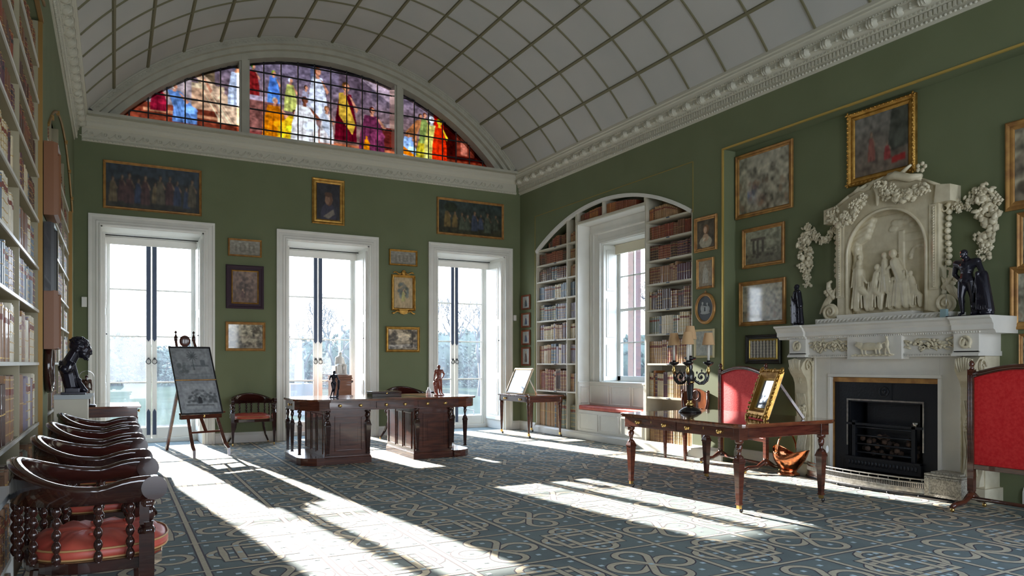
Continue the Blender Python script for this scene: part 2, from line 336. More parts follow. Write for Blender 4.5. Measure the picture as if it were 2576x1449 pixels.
# ---- painted surfaces: a small raster stored as mesh colour
class Paint:
    def __init__(s, W, Hh, c=(0, 0, 0)): s.W, s.H = W, Hh; s.a = np.zeros((Hh, W, 3)); s.a[:] = lin(c); s.Y, s.X = np.mgrid[0:Hh, 0:W]; s.u = (s.X + .5) / W; s.v = (s.Y + .5) / Hh
    def grad(s, c0, c1, v0=0, v1=1):
        t = np.clip((s.v - v0) / (v1 - v0), 0, 1)[..., None]; s.a = np.array(lin(c0)) * (1 - t) + np.array(lin(c1)) * t; return s
    def mask(s, mk, c, k=1.0): s.a[mk] = s.a[mk] * (1 - k) + np.array(lin(c)) * k; return s
    def ell(s, cx, cy, rx, ry, c, rot=0, k=1.0, asp=1.0):
        dx = (s.u - cx) * asp; dy = s.v - cy; a = R(rot); x = dx * math.cos(a) + dy * math.sin(a); y = -dx * math.sin(a) + dy * math.cos(a)
        return s.mask((x / rx) ** 2 + (y / ry) ** 2 < 1, c, k)
    def poly(s, pts, c, k=1.0):
        n = len(pts); ins = np.zeros(s.u.shape, bool)
        for i in range(n):
            x0, y0 = pts[i]; x1, y1 = pts[(i + 1) % n]
            if y0 == y1: continue
            cond = ((y0 > s.v) != (y1 > s.v)) & (s.u < (x1 - x0) * (s.v - y0) / (y1 - y0) + x0); ins ^= cond
        return s.mask(ins, c, k)
    def noise(s, amp, f=8, seed=0, fy=None):
        rg = np.random.RandomState(seed); acc = 0; fy = fy or f
        for o in range(3):
            a, b = int(f * 2 ** o) + 2, int(fy * 2 ** o) + 2; g = rg.rand(b + 1, a + 1); x = s.u * (a - 1); y = s.v * (b - 1); xi = x.astype(int); yi = y.astype(int); fx = x - xi; fyy = y - yi
            fx = fx * fx * (3 - 2 * fx); fyy = fyy * fyy * (3 - 2 * fyy)
            acc = acc + ((g[yi, xi] * (1 - fx) + g[yi, xi + 1] * fx) * (1 - fyy) + (g[yi + 1, xi] * (1 - fx) + g[yi + 1, xi + 1] * fx) * fyy - .5) / 2 ** o
        s.n = acc; s.a = s.a * (1 + amp * acc[..., None] * 1.6); return s
    def figure(s, x, y, h, robe, skin=(.55, .33, .2), hair=(.12, .07, .04), lean=0, asp=1.0, seated=False, robe2=None):
        r = h * 0.075; top = y + h; hx = x + lean * h
        dk = tuple(np.array(lin(robe)) * .5); lt = tuple(np.minimum(1, np.array(lin(robe)) * 1.5)); wd = h * (.30 if seated else .19) / asp
        s.poly([(hx - wd * .55, top - h * .2), (hx + wd * .5, top - h * .2), (x + wd * .95, y + h * .35), (x + wd, y), (x - wd, y), (x - wd * .9, y + h * .38)], robe)
        for i in range(4): xx = x - wd * .7 + i * wd * .42; s.poly([(xx, y), (xx + wd * .16, y), (hx - wd * .3 + i * wd * .22, top - h * .26)], dk if i % 2 else lt, .55)
        if seated: s.ell(x + wd * .45, y + h * .36, h * .17, h * .10, lt, asp=asp, k=.8)
        if robe2 is not None: s.poly([(hx - wd * .6, top - h * .2), (hx - wd * .1, top - h * .18), (x + wd * .9, y + h * .3), (x + wd * .6, y + h * .12), (x - wd * .6, y + h * .42)], robe2)
        s.poly([(hx + wd * .3, top - h * .22), (hx + wd * .55, top - h * .26), (hx + wd * 1.15, top - h * .44), (hx + wd * .95, top - h * .5)], skin)
        s.poly([(hx - r * .4 / asp, top - h * .13), (hx + r * .4 / asp, top - h * .13), (hx + r * .5 / asp, top - h * .22), (hx - r * .5 / asp, top - h * .22)], skin)
        s.ell(hx, top - r, r * .85, r, hair, asp=asp); s.ell(hx + r * .28 / asp, top - r * 1.2, r * .62, r * .8, skin, asp=asp); return s
    def soften(s, k=1):
        for _ in range(k):
            p = np.pad(s.a, ((1, 1), (1, 1), (0, 0)), mode='edge'); s.a = (p[1:-1, 1:-1] * 4 + 2 * (p[:-2, 1:-1] + p[2:, 1:-1] + p[1:-1, :-2] + p[1:-1, 2:]) + p[:-2, :-2] + p[2:, 2:] + p[:-2, 2:] + p[2:, :-2]) / 16
        return s
    def obj(s, name, o, ux, uy, m, parent=None, keep=None):
        # o origin corner, ux/uy edge vectors
        o, ux, uy = Vector(o), Vector(ux), Vector(uy); W, Hh = s.W, s.H
        gx, gy = np.meshgrid(np.arange(W + 1) / W, np.arange(Hh + 1) / Hh)
        P = np.array(o)[None, None] + gx[..., None] * np.array(ux) + gy[..., None] * np.array(uy); P = P.reshape(-1, 3)
        i = (np.arange(Hh)[:, None] * (W + 1) + np.arange(W)[None]).ravel(); Fc = np.stack([i, i + 1, i + W + 2, i + W + 1], 1)
        ca = np.clip(s.a.reshape(-1, 3), 0, 1)
        if keep is not None: k = keep(P[Fc].mean(1)); Fc = Fc[k]; ca = ca[k]
        me = bpy.data.meshes.new(name); me.vertices.add(len(P)); me.vertices.foreach_set('co', P.astype('f').ravel())
        nf = len(Fc); me.loops.add(nf * 4); me.loops.foreach_set('vertex_index', Fc.astype('i').ravel()); me.polygons.add(nf); me.polygons.foreach_set('loop_start', (np.arange(nf) * 4).astype('i')); me.polygons.foreach_set('loop_total', np.full(nf, 4, 'i'))
        at = me.attributes.new('paint', 'FLOAT_COLOR', 'FACE'); at.data.foreach_set('color', np.concatenate([ca, np.ones((nf, 1))], 1).astype('f').ravel())
        me.materials.append(m); me.update(calc_edges=True); ob = bpy.data.objects.new(name, me); COL.objects.link(ob)
        if parent is not None: ob.parent = parent
        return ob
# stained glass picture, coloured like the lunette: grey-violet wall above, brown steps, robed figures
GX0, GX1, GZ0, GZ1 = -0.30, 6.86, 5.055, 6.53; GW = GX1 - GX0; GH = GZ1 - GZ0; ASP = GW / GH
sg = Paint(860, 178); sg.grad((.46, .30, .23), (.40, .33, .38), .0, .8)
def U(x): return (x - GX0) / GW
def V(z): return (z - GZ0) / GH
def q(x0, z0, x1, z1, c, k=1.0): sg.poly([(U(x0), V(z0)), (U(x1), V(z0)), (U(x1), V(z1)), (U(x0), V(z1))], c, k)
q(-.4, 5.05, 1.9, 5.42, (.42, .16, .10)); q(-.4, 5.05, 1.9, 5.13, (.85, .42, .25)); q(.4, 5.28, 1.9, 5.33, (.78, .48, .32)); q(1.02, 5.42, 1.55, 5.80, (.72, .52, .38)); q(.98, 5.76, 1.6, 5.84, (.85, .70, .52)); q(1.2, 5.84, 1.45, 6.4, (.42, .32, .22))
sg.poly([(U(.3), V(5.42)), (U(1.1), V(5.95)), (U(1.1), V(5.42))], (.62, .52, .50))
q(1.9, 5.05, 4.6, 5.2, (.62, .30, .18)); q(1.9, 5.05, 2.45, 5.75, (.42, .17, .15)); q(1.95, 5.72, 2.6, 5.8, (.62, .52, .56)); q(2.0, 5.2, 2.4, 5.72, (.50, .28, .24)); q(3.0, 5.9, 3.15, 6.6, (.30, .30, .38)); q(3.5, 5.9, 4.1, 6.45, (.34, .26, .29)); sg.poly([(U(3.9), V(6.4)), (U(4.6), V(5.95)), (U(4.6), V(6.6))], (.62, .50, .52))
q(4.0, 5.2, 4.55, 5.6, (.32, .10, .08)); q(3.9, 5.6, 4.55, 5.68, (.62, .50, .48))
q(4.6, 5.05, 5.4, 5.18, (.62, .30, .18)); q(5.35, 5.05, 6.9, 6.3, (.16, .025, .015)); q(5.4, 5.05, 6.9, 5.2, (.40, .13, .07)); q(5.75, 5.28, 6.15, 5.75, (.42, .14, .09)); q(5.86, 5.3, 6.0, 5.75, (.72, .35, .26)); q(5.3, 5.25, 5.5, 6.0, (.75, .05, .01))
sg.noise(.25, 60, 3, 14)
def fg(x, z, h, robe, **k): sg.figure(U(x), V(z), h / GH, robe, asp=ASP, **k)
SK = (.80, .48, .34)
fg(.62, 5.30, .42, (.45, .06, .12), skin=SK, seated=True, hair=(.8, .75, .65)); fg(1.0, 5.16, .62, (.32, .45, .66), skin=SK, seated=True, hair=(.9, .88, .8), lean=-.05); fg(1.66, 5.24, .92, (.85, .66, .50), skin=SK, hair=(.2, .08, .04), lean=-.10); fg(1.78, 5.55, .72, (.72, .74, .80), skin=SK, hair=(.35, .45, .55))
fg(2.05, 5.80, .52, (.42, .08, .08), skin=SK, hair=(.15, .35, .05)); fg(2.38, 5.72, .55, (.30, .50, .80), skin=SK, hair=(.55, .62, .12), robe2=(.25, .4, .7)); fg(2.66, 5.62, .58, (.70, .68, .30), skin=SK, hair=(.85, .85, .9)); fg(2.92, 5.62, .50, (.60, .55, .60), skin=SK)
fg(3.12, 5.55, .92, (.86, .84, .86), skin=SK, hair=(.4, .18, .08)); fg(3.62, 5.25, 1.05, (.28, .03, .07), skin=SK, hair=(.35, .2, .08), robe2=(.80, .58, .16)); fg(2.40, 5.12, .70, (.80, .38, .03), skin=SK, hair=(.7, .6, .5), seated=True); fg(2.60, 5.14, .52, (.92, .66, .08), skin=SK, seated=True, lean=.05)
fg(2.90, 5.12, .80, (.90, .84, .80), skin=(.45, .22, .14), seated=True, hair=(.25, .12, .08)); fg(3.28, 5.16, .66, (.86, .78, .74), skin=SK, hair=(.45, .22, .08), robe2=(.7, .7, .72)); fg(4.10, 5.14, .80, (.34, .12, .20), skin=SK, seated=True, hair=(.18, .06, .04)); fg(4.0, 5.10, .30, (.85, .42, .03), skin=(.85, .42, .03), hair=(.85, .42, .03))
fg(4.85, 5.35, .62, (.62, .34, .18), skin=SK, lean=.06); fg(4.80, 5.10, .50, (.55, .68, .88), skin=SK, seated=True, hair=(.3, .15, .06)); fg(5.08, 5.10, .46, (.72, .60, .10), skin=SK, seated=True); fg(5.12, 5.42, .58, (.45, .50, .22), skin=SK, hair=(.3, .12, .06)); fg(5.26, 5.12, .84, (.78, .70, .30), skin=(.9, .85, .8), hair=(.9, .9, .9)); fg(5.42, 5.12, .82, (.85, .12, .02), skin=(.9, .7, .1), hair=(.75, .75, .1))
sg.poly([(U(4.64), V(5.18)), (U(5.0), V(5.12)), (U(4.64), V(5.36))], (.95, .42, .02))
sg.noise(.42, 130, 9, 34); sg.soften(1)
sg.a = np.power(np.clip(sg.a, 0, 1), 1.9) * 0.105
def keep(P):
    x = P[:, 0]; z = P[:, 2]; return (z < GZ + np.sqrt(np.maximum(0, (GR + .02) ** 2 - (x - XC) ** 2))) 
sg.obj('painted_glass', (GX0, 12.86, GZ0), (GW, 0, 0), (0, 0, GH), SG, lun, keep)
# lead and iron glazing bars
m = MB(); xs = [-.06 + .2655 * i for i in range(7)] + [2.215 + .283 * i for i in range(8)] + [4.905 + .283 * i for i in range(7)]
for x in xs:
    zt = zglass(x)
    if zt > 5.08: m.box(x - .011, 12.835, 5.05, x + .011, 12.855, zt)
for z in (5.235, 5.555, 5.875, 6.195, 6.43):
    hw = math.sqrt(GR * GR - (z - GZ) ** 2); m.box(XC - hw, 12.83, z - .010, XC + hw, 12.85, z + .010)
m.build('glazing_bars', mat('lead_bars', (.01, .01, .012), .6), lun)
m = MB(); m.prism([(12.985, 4.705), (13.64, 4.705), (13.64, 4.72), (12.985, 5.0)], 'x', -1.2, 8.1); structure(m.build('added_ledge_cover', mat('dark_ledge_cover', (.012, .012, .013), .9, spec=0)))  # unseen dark cover added to cut sun bounce off the outer ledge
# ---- cornices
CP = [(0, 4.63), (.012, 4.63), (.02, 4.66), (.035, 4.675), (.03, 4.70), (.03, 4.765), (.055, 4.775), (.06, 4.80), (.075, 4.83), (.11, 4.845), (.11, 4.90), (.125, 4.905), (.135, 4.93), (.15, 4.965), (.165, 4.975), (.165, 5.00), (.185, 5.01), (.185, 5.05), (0, 5.05)]
def cornice(name, sgn, x):
    m = MB(); y0, y1 = YF, YB
    m.prism([(x - sgn * a, z) for a, z in CP], 'y', y0, y1)
    n = int((y1 - 1.5) / .0475)
    for i in range(n):                                  # flutes, beads, leaf drops
        y = y1 - .03 - i * .0475
        a, b = sorted((x - sgn * .028, x - sgn * .048)); m.box(a, y - .013, 4.705, b, y + .013, 4.76)
        if y > 2.5: m.ell((x - sgn * .035, y, 4.665), (.016, .020, .016), 6); m.box(*sorted((x - sgn * .05, x - sgn * .066))[:1], y - .012, 4.778, max(x - sgn * .05, x - sgn * .066), y + .012, 4.80)
    j = 0; y = y1 - .14
    while y > 1.5:                                      # round fluted bosses with a leaf between
        m.ell((x - sgn * .095, y, 4.86), (.065, .072, .058), 12)
        for t in (-.030, 0, .030): m.ell((x - sgn * .125, y + t, 4.858), (.045, .011, .052), 6)
        for dz in (0, .022, -.02): m.ell((x - sgn * .10, y - .14, 4.865 + dz), (.028, .022, .016), 6)
        y -= .282
    for i in range(int((y1 - 1.5) / .035)):
        if y1 - i * .035 > 2.5: m.ell((x - sgn * .137, y1 - .02 - i * .035, 4.915), (.010, .013, .010), 4)
    return structure(m.build(name, PLASTER))
cornice('trim_2', 1, XR); cornice('trim_3', -1, XL)
m = MB(); CB = [(0, 4.63), (.03, 4.63), (.04, 4.65), (.03, 4.675), (.022, 4.68), (.022, 4.83), (.035, 4.84), (.055, 4.86), (.07, 4.90), (.07, 4.93), (.09, 4.94), (.09, 4.985), (.10, 4.99), (.10, 5.03), (0, 5.03)]
m.prism([(YB - a, z) for a, z in CB], 'x', XL + .1, XR - .1)
for i in range(150): m.ell((XL + .12 + i * .049, YB - .038, 4.648), (.017, .012, .014), 6)
for i in range(38):                                     # running scroll
    x = XL + .22 + i * .188; c = (x, YB - .03, 4.755)
    m.tube([(x + (.055 - .005 * t) * math.cos(t * .7 + 2.6), YB - .028, 4.755 + (.055 - .005 * t) * math.sin(t * .7 + 2.6)) for t in range(10)], .010, 5)
    m.tube([(x - .05, YB - .028, 4.775), (x - .08, YB - .028, 4.735), (x - .12, YB - .028, 4.705), (x - .15, YB - .028, 4.715)], [.008, .011, .011, .006], 5)
    m.ell((x, YB - .028, 4.755), (.016, .012, .016), 6)
structure(m.build('trim_4', PLASTER))
# ---- skirting
BP = [(0, 0), (.03, 0), (.03, .125), (.022, .14), (.012, .165), (0, .17)]
m = MB()
for a, b in ((XL, DC[0] - .9), (DC[0] + .89, DC[1] - .89), (DC[1] + .89, DC[2] - .89), (DC[2] + .89, XR)): m.prism([(YB - p, z) for p, z in BP], 'x', a, b)
structure(m.build('baseboard_back', WHITE))
m = MB()
for a, b, x in ((12.08, 12.7, XR), (7.19, 7.768, XR), (6.25, 7.19, 7.31), (2.71, 3.65, 7.31), (YF, 2.71, XR)): m.prism([(x - p, z) for p, z in BP], 'y', a, b)
m.prism([(XR - p, z * .76) for p, z in BP], 'y', 7.768, 12.08)
structure(m.build('baseboard_right', WHITE))
m = MB()
for a, b in ((12.08, 12.7), (7.19, 7.768), (YF, 2.71)): m.prism([(XL + p, z) for p, z in BP], 'y', a, b)
structure(m.build('baseboard_left', WHITE))
# ---- gilt edge fillets
m = MB(); g = .011
m.box(XR - g, 7.19 - g, 0.1, XR + .012, 7.19 + g, 4.14); m.box(XR - g, 2.71, 4.13 - g, XR + .012, 7.19, 4.13 + g); m.box(XR - g, 2.71 - g, .1, XR + .012, 2.71 + g, 4.14)
structure(m.build('trim_5', GOLDL))
m = MB(); g = .006
m.box(XR - g, 7.763 - .012, 3.4, XR + .002, 7.763, 4.11); m.box(XR - g, 12.10, .17, XR + .002, 12.115, 4.11); m.box(XR - g, 7.763, 4.10, XR + .002, 12.115, 4.112)
structure(m.build('trim_6', mat('dull_gilt', (.34, .27, .08), .5, .3)))
m = MB(); m.box(XL - .03, 7.172, .1, XL + .006, 7.195, 4.14); m.box(XL - .02, 2.71, 4.12, XL + .012, 7.2, 4.145); m.box(XL - .04, 12.06, .1, XL + .006, 12.085, 3.45)
m.tube([(XL + .004, p[0], p[1]) for p in ap], .014, 6)
for yy in (8.1, 8.9, 10.4, 11.2, 11.8): m.box(XL, yy - .01, arch_z(yy) - .03, XL + .03, yy + .03, arch_z(yy) + .012)
m.tube([(XL + .03, 6.2 + i * .1, 4.16 + .03 * math.sin(i)) for i in range(9)], .012, 6)
structure(m.build('trim_7', mat('tarnished_gilt', (.30, .17, .045), .45, .5)))
# ---- glazed doors
CASP = [(0, 0), (.055, 0), (.055, .02), (.045, .03), (.045, .06), (.035, .07), (.03, .12), (.04, .135), (.04, .165), (0, .165)]
def door(k, cx):
    root = structure(empty('door_%d' % k, (cx, YB, 0))); P = root
    def part(name, m, M_, bevel=0): return m.build(name, M_, P, bevel)
    hw, ht = .72, 3.39
    # casing: moulded frame on wall face (local coordinates, y toward the room is negative)
    m = MB(); path = [(-hw, 0, 0), (-hw, 0, ht), (hw, 0, ht), (hw, 0, 0)]; b = len(m.v); n = len(CASP)
    for i, (x, z, sx, sz) in enumerate([(-hw, 0, -1, 0), (-hw, ht, -1, 1), (hw, ht, 1, 1), (hw, 0, 1, 0)]):
        for d, wd in CASP: m.v.append((x + sx * wd, -d, z + sz * wd))
    for i in range(3):
        for j in range(n): m.f.append((i * n + j, (i + 1) * n + j, (i + 1) * n + (j + 1) % n, i * n + (j + 1) % n)); m.m.append(0); m.s.append(False)
    part('casing', m, WHITE)
    m = MB(); m.box(-hw, 0, 0, -hw + .02, .8, ht); m.box(hw - .02, 0, 0, hw, .8, ht); m.box(-hw, 0, ht - .02, hw, .8, ht); part('jamb_lining', m, WHITE)
    m = MB(); m.box(-hw + .02, .76, 0, -hw + .07, .86, ht - .02); m.box(hw - .07, .76, 0, hw - .02, .86, ht - .02); m.box(-hw + .07, .76, 3.33, hw - .07, .86, ht - .02); m.box(-hw + .07, .70, 0, hw - .07, .86, .07); part('door_frame', m, WHITE, .003)
    for s in (-1, 1):
        a, b = sorted((s * .005, s * .65)); g0, g1 = sorted((s * .08, s * .60))
        m = MB(); m.box(a, .78, .07, g0, .83, 3.33); m.box(g1, .78, .07, b, .83, 3.33); m.box(g0, .78, 3.27, g1, .83, 3.33); m.box(g0, .78, .07, g1, .83, .24)
        for z in (.985, 1.74, 2.505): m.box(g0, .785, z - .012, g1, .825, z + .012)
        leaf = part('door_leaf', m, WHITE, .004)
        bx('glass_pane', PANE, leaf, g0, .803, .24, g1, .806, 3.27)
        c = s * .045
        m = MB(); m.prism([(c - .028, 1.70), (c, 1.66), (c + .028, 1.70), (c + .028, 3.30), (c - .028, 3.30)], 'y', .765, .78); m.prism([(c - .026, .12), (c + .026, .12), (c + .026, .50), (c, .55), (c - .026, .50)], 'y', .765, .78); m.build('bolt_cover', BLUEGREY, leaf)
        m = MB(); m.tube([(c + .035 * math.sin(t * PI / 8), .755, 1.33 + .04 * math.cos(t * PI / 8)) for t in range(16)], .007, 6, closed=True); m.lathe([(0, 0), (.022, 0), (.014, .02), (0, .024)], (c, .76, 1.37), 10); m.box(c - .014, .75, 1.355, c + .014, .78, 1.395); m.build('ring_handle', EBONY, leaf)
    for s in (-1, 1):
        m = MB(); a, b = sorted((s * (hw - .021), s * (hw - .055))); m.box(a, .08, .18, b, .70, 3.30)
        c0, c1 = sorted((s * (hw - .05), s * (hw - .065)))
        for z0, z1 in ((.28, 1.0), (1.12, 2.05), (2.17, 3.2)): m.box(c0, .16, z0, c1, .62, z1); m.box(c0 - .004, .21, z0 + .06, c1 + .004, .57, z1 - .06)
        m.box(a - .002, .04, .18, b + .002, .07, 3.3)
        sh = part('shutter', m, WHITE, .004)
        m = MB(); m.ell((s * (hw - .075), .10, 1.75), (.012, .012, .012), 8); m.build('knob', EBONY, sh)
    m = MB(); m.tube([(-hw + .05, .62, 3.31), (hw - .05, .62, 3.31)], .022, 10); m.box(-hw + .05, .60, 3.20, hw - .05, .606, 3.31); part('roller_blind', m, mat('blind_cloth', (.72, .70, .66), .8))
    m = MB(); m.tube([(-hw + .02, .60, 3.345), (hw - .02, .60, 3.345)], .010, 8); part('blind_rail', m, EBONY)
    return root
for k, c in enumerate(DC): door(k + 1, c)
# ---- side window in the arched bay
root = structure(empty('window_2', (7.38, 9.755, 0)))
m = MB(); YC = 9.755; wl, wr = -.615, .615
for (x, z, sx, sz) in [(wl, .98, -1, 0), (wl, 3.37, -1, 1), (wr, 3.37, 1, 1), (wr, .98, 1, 0)]:
    for d, wd in [(0, 0), (.03, 0), (.03, .05), (.02, .06), (.02, .15), (.045, .17), (.045, .20), (0, .20)]: m.v.append((-d, x + sx * wd, z + sz * wd))
for i in range(3):
    for j in range(8): m.f.append((i * 8 + j, (i + 1) * 8 + j, (i + 1) * 8 + (j + 1) % 8, i * 8 + (j + 1) % 8)); m.m.append(0); m.s.append(False)
m.build('casing', WHITE, root)
m = MB(); m.box(0, wl, .98, .42, wl + .015, 3.37); m.box(0, wr - .015, .98, .42, wr, 3.37); m.box(0, wl, 3.355, .42, wr, 3.37); m.box(-.06, wl - .05, .95, .42, wr + .05, .985); m.build('jamb_lining', WHITE, root)
m = MB(); m.box(.34, wl, 1.0, .40, wl + .10, 3.36); m.box(.34, wr - .10, 1.0, .40, wr, 3.36); m.box(.34, wl, 3.28, .40, wr, 3.36); m.box(.34, wl, .985, .40, wr, 1.08)
for z in (1.655, 2.80): m.box(.35, wl + .1, z - .011, .385, wr - .1, z + .011)
m.box(.34, wl + .1, 2.20, .40, wr - .1, 2.245); m.box(.35, -.171, 1.08, .385, -.149, 3.28); m.box(.35, .149, 1.08, .385, .171, 3.28)
sash = m.build('sash', WHITE, root, .003); bx('glass_pane', PANE, sash, .366, wl + .1, 1.08, .369, wr - .1, 3.28)
for s in (-1, 1):
    m = MB(); a, b = sorted((s * .60, s * .57)); m.box(.02, a, 1.0, .30, b, 3.33)
    a, b = sorted((s * .575, s * .558))
    for z0, z1 in ((1.08, 1.62), (1.75, 2.42), (2.55, 3.25)): m.box(.08, a, z0, .25, b, z1); m.box(.11, a - .004, z0 + .05, .22, b + .004, z1 - .05)
    m.build('shutter', WHITE, root, .003)
m = MB(); m.box(.27, wl + .02, 3.19, .31, wr - .02, 3.35); m.build('roller_blind', mat('cream_blind', (.72, .66, .50), .8), root)
# bay lining: white boards on the two returns, soffit and the bench recess
m = MB(); m.box(7.10, 10.672, .1, 7.385, 10.70, 3.72); m.box(7.10, 8.81, .1, 7.385, 8.838, 3.72); m.box(7.10, 8.81, 3.70, 7.385, 10.70, 3.735)
m.box(7.352, 8.838, .1, 7.378, 9.09, 3.70); m.box(7.352, 10.42, .1, 7.378, 10.672, 3.70); m.box(7.3505, 8.839, 3.572, 7.379, 10.671, 3.699)
for y in (8.865, 10.59): m.box(7.335, y, 1.02, 7.355, y + .055, 3.56)
structure(m.build('trim_8', WHITE, None, .003))
# ================================================================ built-in window seat
ws = tag(empty('window_seat', (7.1, 9.755, 0)), 'white panelled window seat built into the arched bay under the sash window', 'window seat')
m = MB(); m.box(0, -.91, .10, .25, .91, .50); m.build('seat_box', WHITE, ws, .004)
m = MB()
for a, b in ((-.86, -.32), (-.27, .27), (.32, .86)):
    for q0 in ((a, .16, b, .18), (a, .42, b, .44), (a, .18, a + .02, .42), (b - .02, .18, b, .42)): m.box(-.010, q0[0], q0[1], .002, q0[2], q0[3])
m.build('front_panel', WHITE, ws, .002)
m = MB(); m.box(.225, -.91, .50, .252, .91, .97)
for a, b in ((-.86, -.32), (-.27, .27), (.32, .86)):
    for q0 in ((a, .60, b, .62), (a, .90, b, .92), (a, .62, a + .02, .90), (b - .02, .62, b, .90)): m.box(.213, q0[0], q0[1], .226, q0[2], q0[3])
for s in (-1, 1):
    a, b = sorted((s * .91, s * .885)); m.box(0, a, .5, .23, b, .97); a, b = sorted((s * .885, s * .875)); m.box(.04, a, .6, .19, b, .62); m.box(.04, a, .88, .19, b, .90); m.box(.04, a, .6, .06, b, .9); m.box(.17, a, .6, .19, b, .9)
m.box(-.01, -.915, .965, .255, -.86, .985); m.box(-.01, .86, .965, .255, .915, .985); m.box(.20, -.9, .965, .255, .9, .985)
m.build('back_panel', WHITE, ws, .003)
cu = tag(MB().box(7.085, 9.755 - .87, .505, 7.315, 9.755 + .87, .58).build('seat_cushion', REDLEA, None, .02), 'long flat red cushion on the white window seat in the arched bay', 'cushion')
# ================================================================ CARPET (woven pattern as thin inlays of one mesh)
TX, TY, OX, OY = 0.727, 0.795, 1.24, 4.93
cb = MB(); CXa, CXb, CYa, CYb = XL, XR, -1.0, 12.68
cb.box(CXa, CYa, -.004, CXb, CYb, 0.0, 0)
for c in DC: cb.box(c - .69, 12.68, -.004, c + .69, 13.38, 0.0, 0)
cb.box(XR, 2.75, -.004, 7.30, 7.15, 0.0, 0)
def clipx(v, a, b): return min(max(v, a), b)
def ribbon(pts, w, z, mi, closed=True, grow=0):
    N = len(pts); b = len(cb.v); hw = w / 2
    for i in range(N):
        if closed: p0, p1 = pts[i - 1], pts[(i + 1) % N]
        else: p0, p1 = pts[max(i - 1, 0)], pts[min(i + 1, N - 1)]
        tx, ty = p1[0] - p0[0], p1[1] - p0[1]; l = math.hypot(tx, ty) or 1; nx, ny = -ty / l * hw, tx / l * hw
        for s in (1, -1): cb.v.append((clipx(pts[i][0] + s * nx, CXa, CXb), clipx(pts[i][1] + s * ny, CYa, CYb), z + .00018 * abs(2 * i / N - 1)))
    for i in range(N if closed else N - 1):
        j = (i + 1) % N; cb.f.append((b + 2 * i, b + 2 * i + 1, b + 2 * j + 1, b + 2 * j)); cb.m.append(mi); cb.s.append(False)
def sq(x, y, s, z, mi): cb.add([(x - s, y - s, z), (x + s, y - s, z), (x + s, y + s, z), (x - s, y + s, z)], [(0, 1, 2, 3)], mi, False)
def stadium(hx, hy, n=7):
    r = min(hx, hy); P = []
    if hx > hy:
        for i in range(n + 1): a = -PI / 2 + PI * i / n; P.append((hx - r + r * math.cos(a), r * math.sin(a)))
        for i in range(n + 1): a = PI / 2 + PI * i / n; P.append((-(hx - r) + r * math.cos(a), r * math.sin(a)))
    else:
        for i in range(n + 1): a = PI * i / n; P.append((r * math.cos(a), hy - r + r * math.sin(a)))
        for i in range(n + 1): a = PI + PI * i / n; P.append((r * math.cos(a), -(hy - r) + r * math.sin(a)))
    return P
def dens(P, n=3):
    out = []
    for i in range(len(P)):
        a, b = P[i], P[(i + 1) % len(P)]
        for k in range(n): out.append((a[0] + (b[0] - a[0]) * k / n, a[1] + (b[1] - a[1]) * k / n))
    return out
N8 = 34
lem = []
for i in range(N8): t = 2 * PI * i / N8; lem.append((0.29 * math.sin(t) * (1 + .0 * math.cos(2 * t)), 0.175 * math.sin(2 * t) * (.62 + .38 * abs(math.sin(t)))))
def eight(d, r, n=15):
    A = [(d + r * math.cos(R(-125 + 250 * i / n)), r * math.sin(R(-125 + 250 * i / n))) for i in range(n + 1)]
    B = [(-x, y) for x, y in A]
    e = A[-1]; f = B[0]
    return A + [(e[0] * .5, e[1] * .5), (0.0, 0.0), (f[0] * .5, f[1] * .5)] + B + [(B[-1][0] * .5, B[-1][1] * .5), (0.0, 0.0), (A[0][0] * .5, A[0][1] * .5)]
qx = eight(.185, .115); qy = [(y, x) for x, y in eight(.215, .108)]
knot = [stadium(.30, .075), stadium(.075, .33), dens([(-.19, -.21), (.19, -.21), (.19, .21), (-.19, .21)], 1), stadium(.17, .33, 5)[:0] or dens([(-.27, -.13), (.27, -.13), (.27, .13), (-.27, .13)], 1)]
knot = [stadium(.31, .12), stadium(.115, .34), [(-.22, -.20), (.0, -.20), (.22, -.20), (.22, 0), (.22, .20), (0, .20), (-.22, .20), (-.22, 0)]]
for i in range(-3, 9):
    for j in range(-8, 11):
        x = OX + TX * (i + .5); y = OY + TY * (j + .5)
        if x < CXa - .2 or x > CXb + .2 or y > CYb + .2 or y < CYa - .2: continue
        far = y > 9.5
        quat = (i + j) % 2 == 0
        paths = [qx, qy] if quat else knot
        for k, P in enumerate(paths):
            Q = [(x + p[0], y + p[1]) for p in P]
            if not far: ribbon(Q, .066, .0004 + .0004 * k, 2)
            ribbon(Q, .046, .0006 + .0004 * k, 1)
        pts = [(-.30, -.30), (.30, -.30), (-.30, .30), (.30, .30), (-.30, 0), (.30, 0), (0, -.355), (0, .355)] if not quat else [(0, 0), (-.19, 0), (.19, 0), (0, .21), (0, -.21), (.2, .25), (-.2, .25), (.2, -.25), (-.2, -.25), (.31, .12), (-.31, .12), (.31, -.14), (-.31, -.14), (.3, .34), (-.3, .34), (.3, -.34), (-.3, -.34)]
        if not quat: pts = pts + [(a * .113, b * .10) for a in (-1, 0, 1) for b in (-2, -.0, 2)] + [(.17, .0), (-.17, 0), (.06, .27), (-.06, -.27), (.0, .27), (0, -.27)]
        for a, b_ in pts:
            px, py = x + a, y + b_
            if CXa + .03 < px < CXb - .03 and py < CYb - .03: sq(px, py, .017, .0018, 3)
for i in range(-3, 10):
    x = OX + TX * i
    if CXa < x < CXb: ribbon([(x, CYa), (x, CYb)], .056, .0004, 2, False); ribbon([(x, CYa), (x, CYb)], .034, .0012, 1, False)
for j in range(-8, 11):
    y = OY + TY * j
    if CYa < y < CYb: ribbon([(CXa, y), (CXb, y)], .046, .0008, 2, False); ribbon([(CXa, y), (CXb, y)], .026, .0015, 1, False)
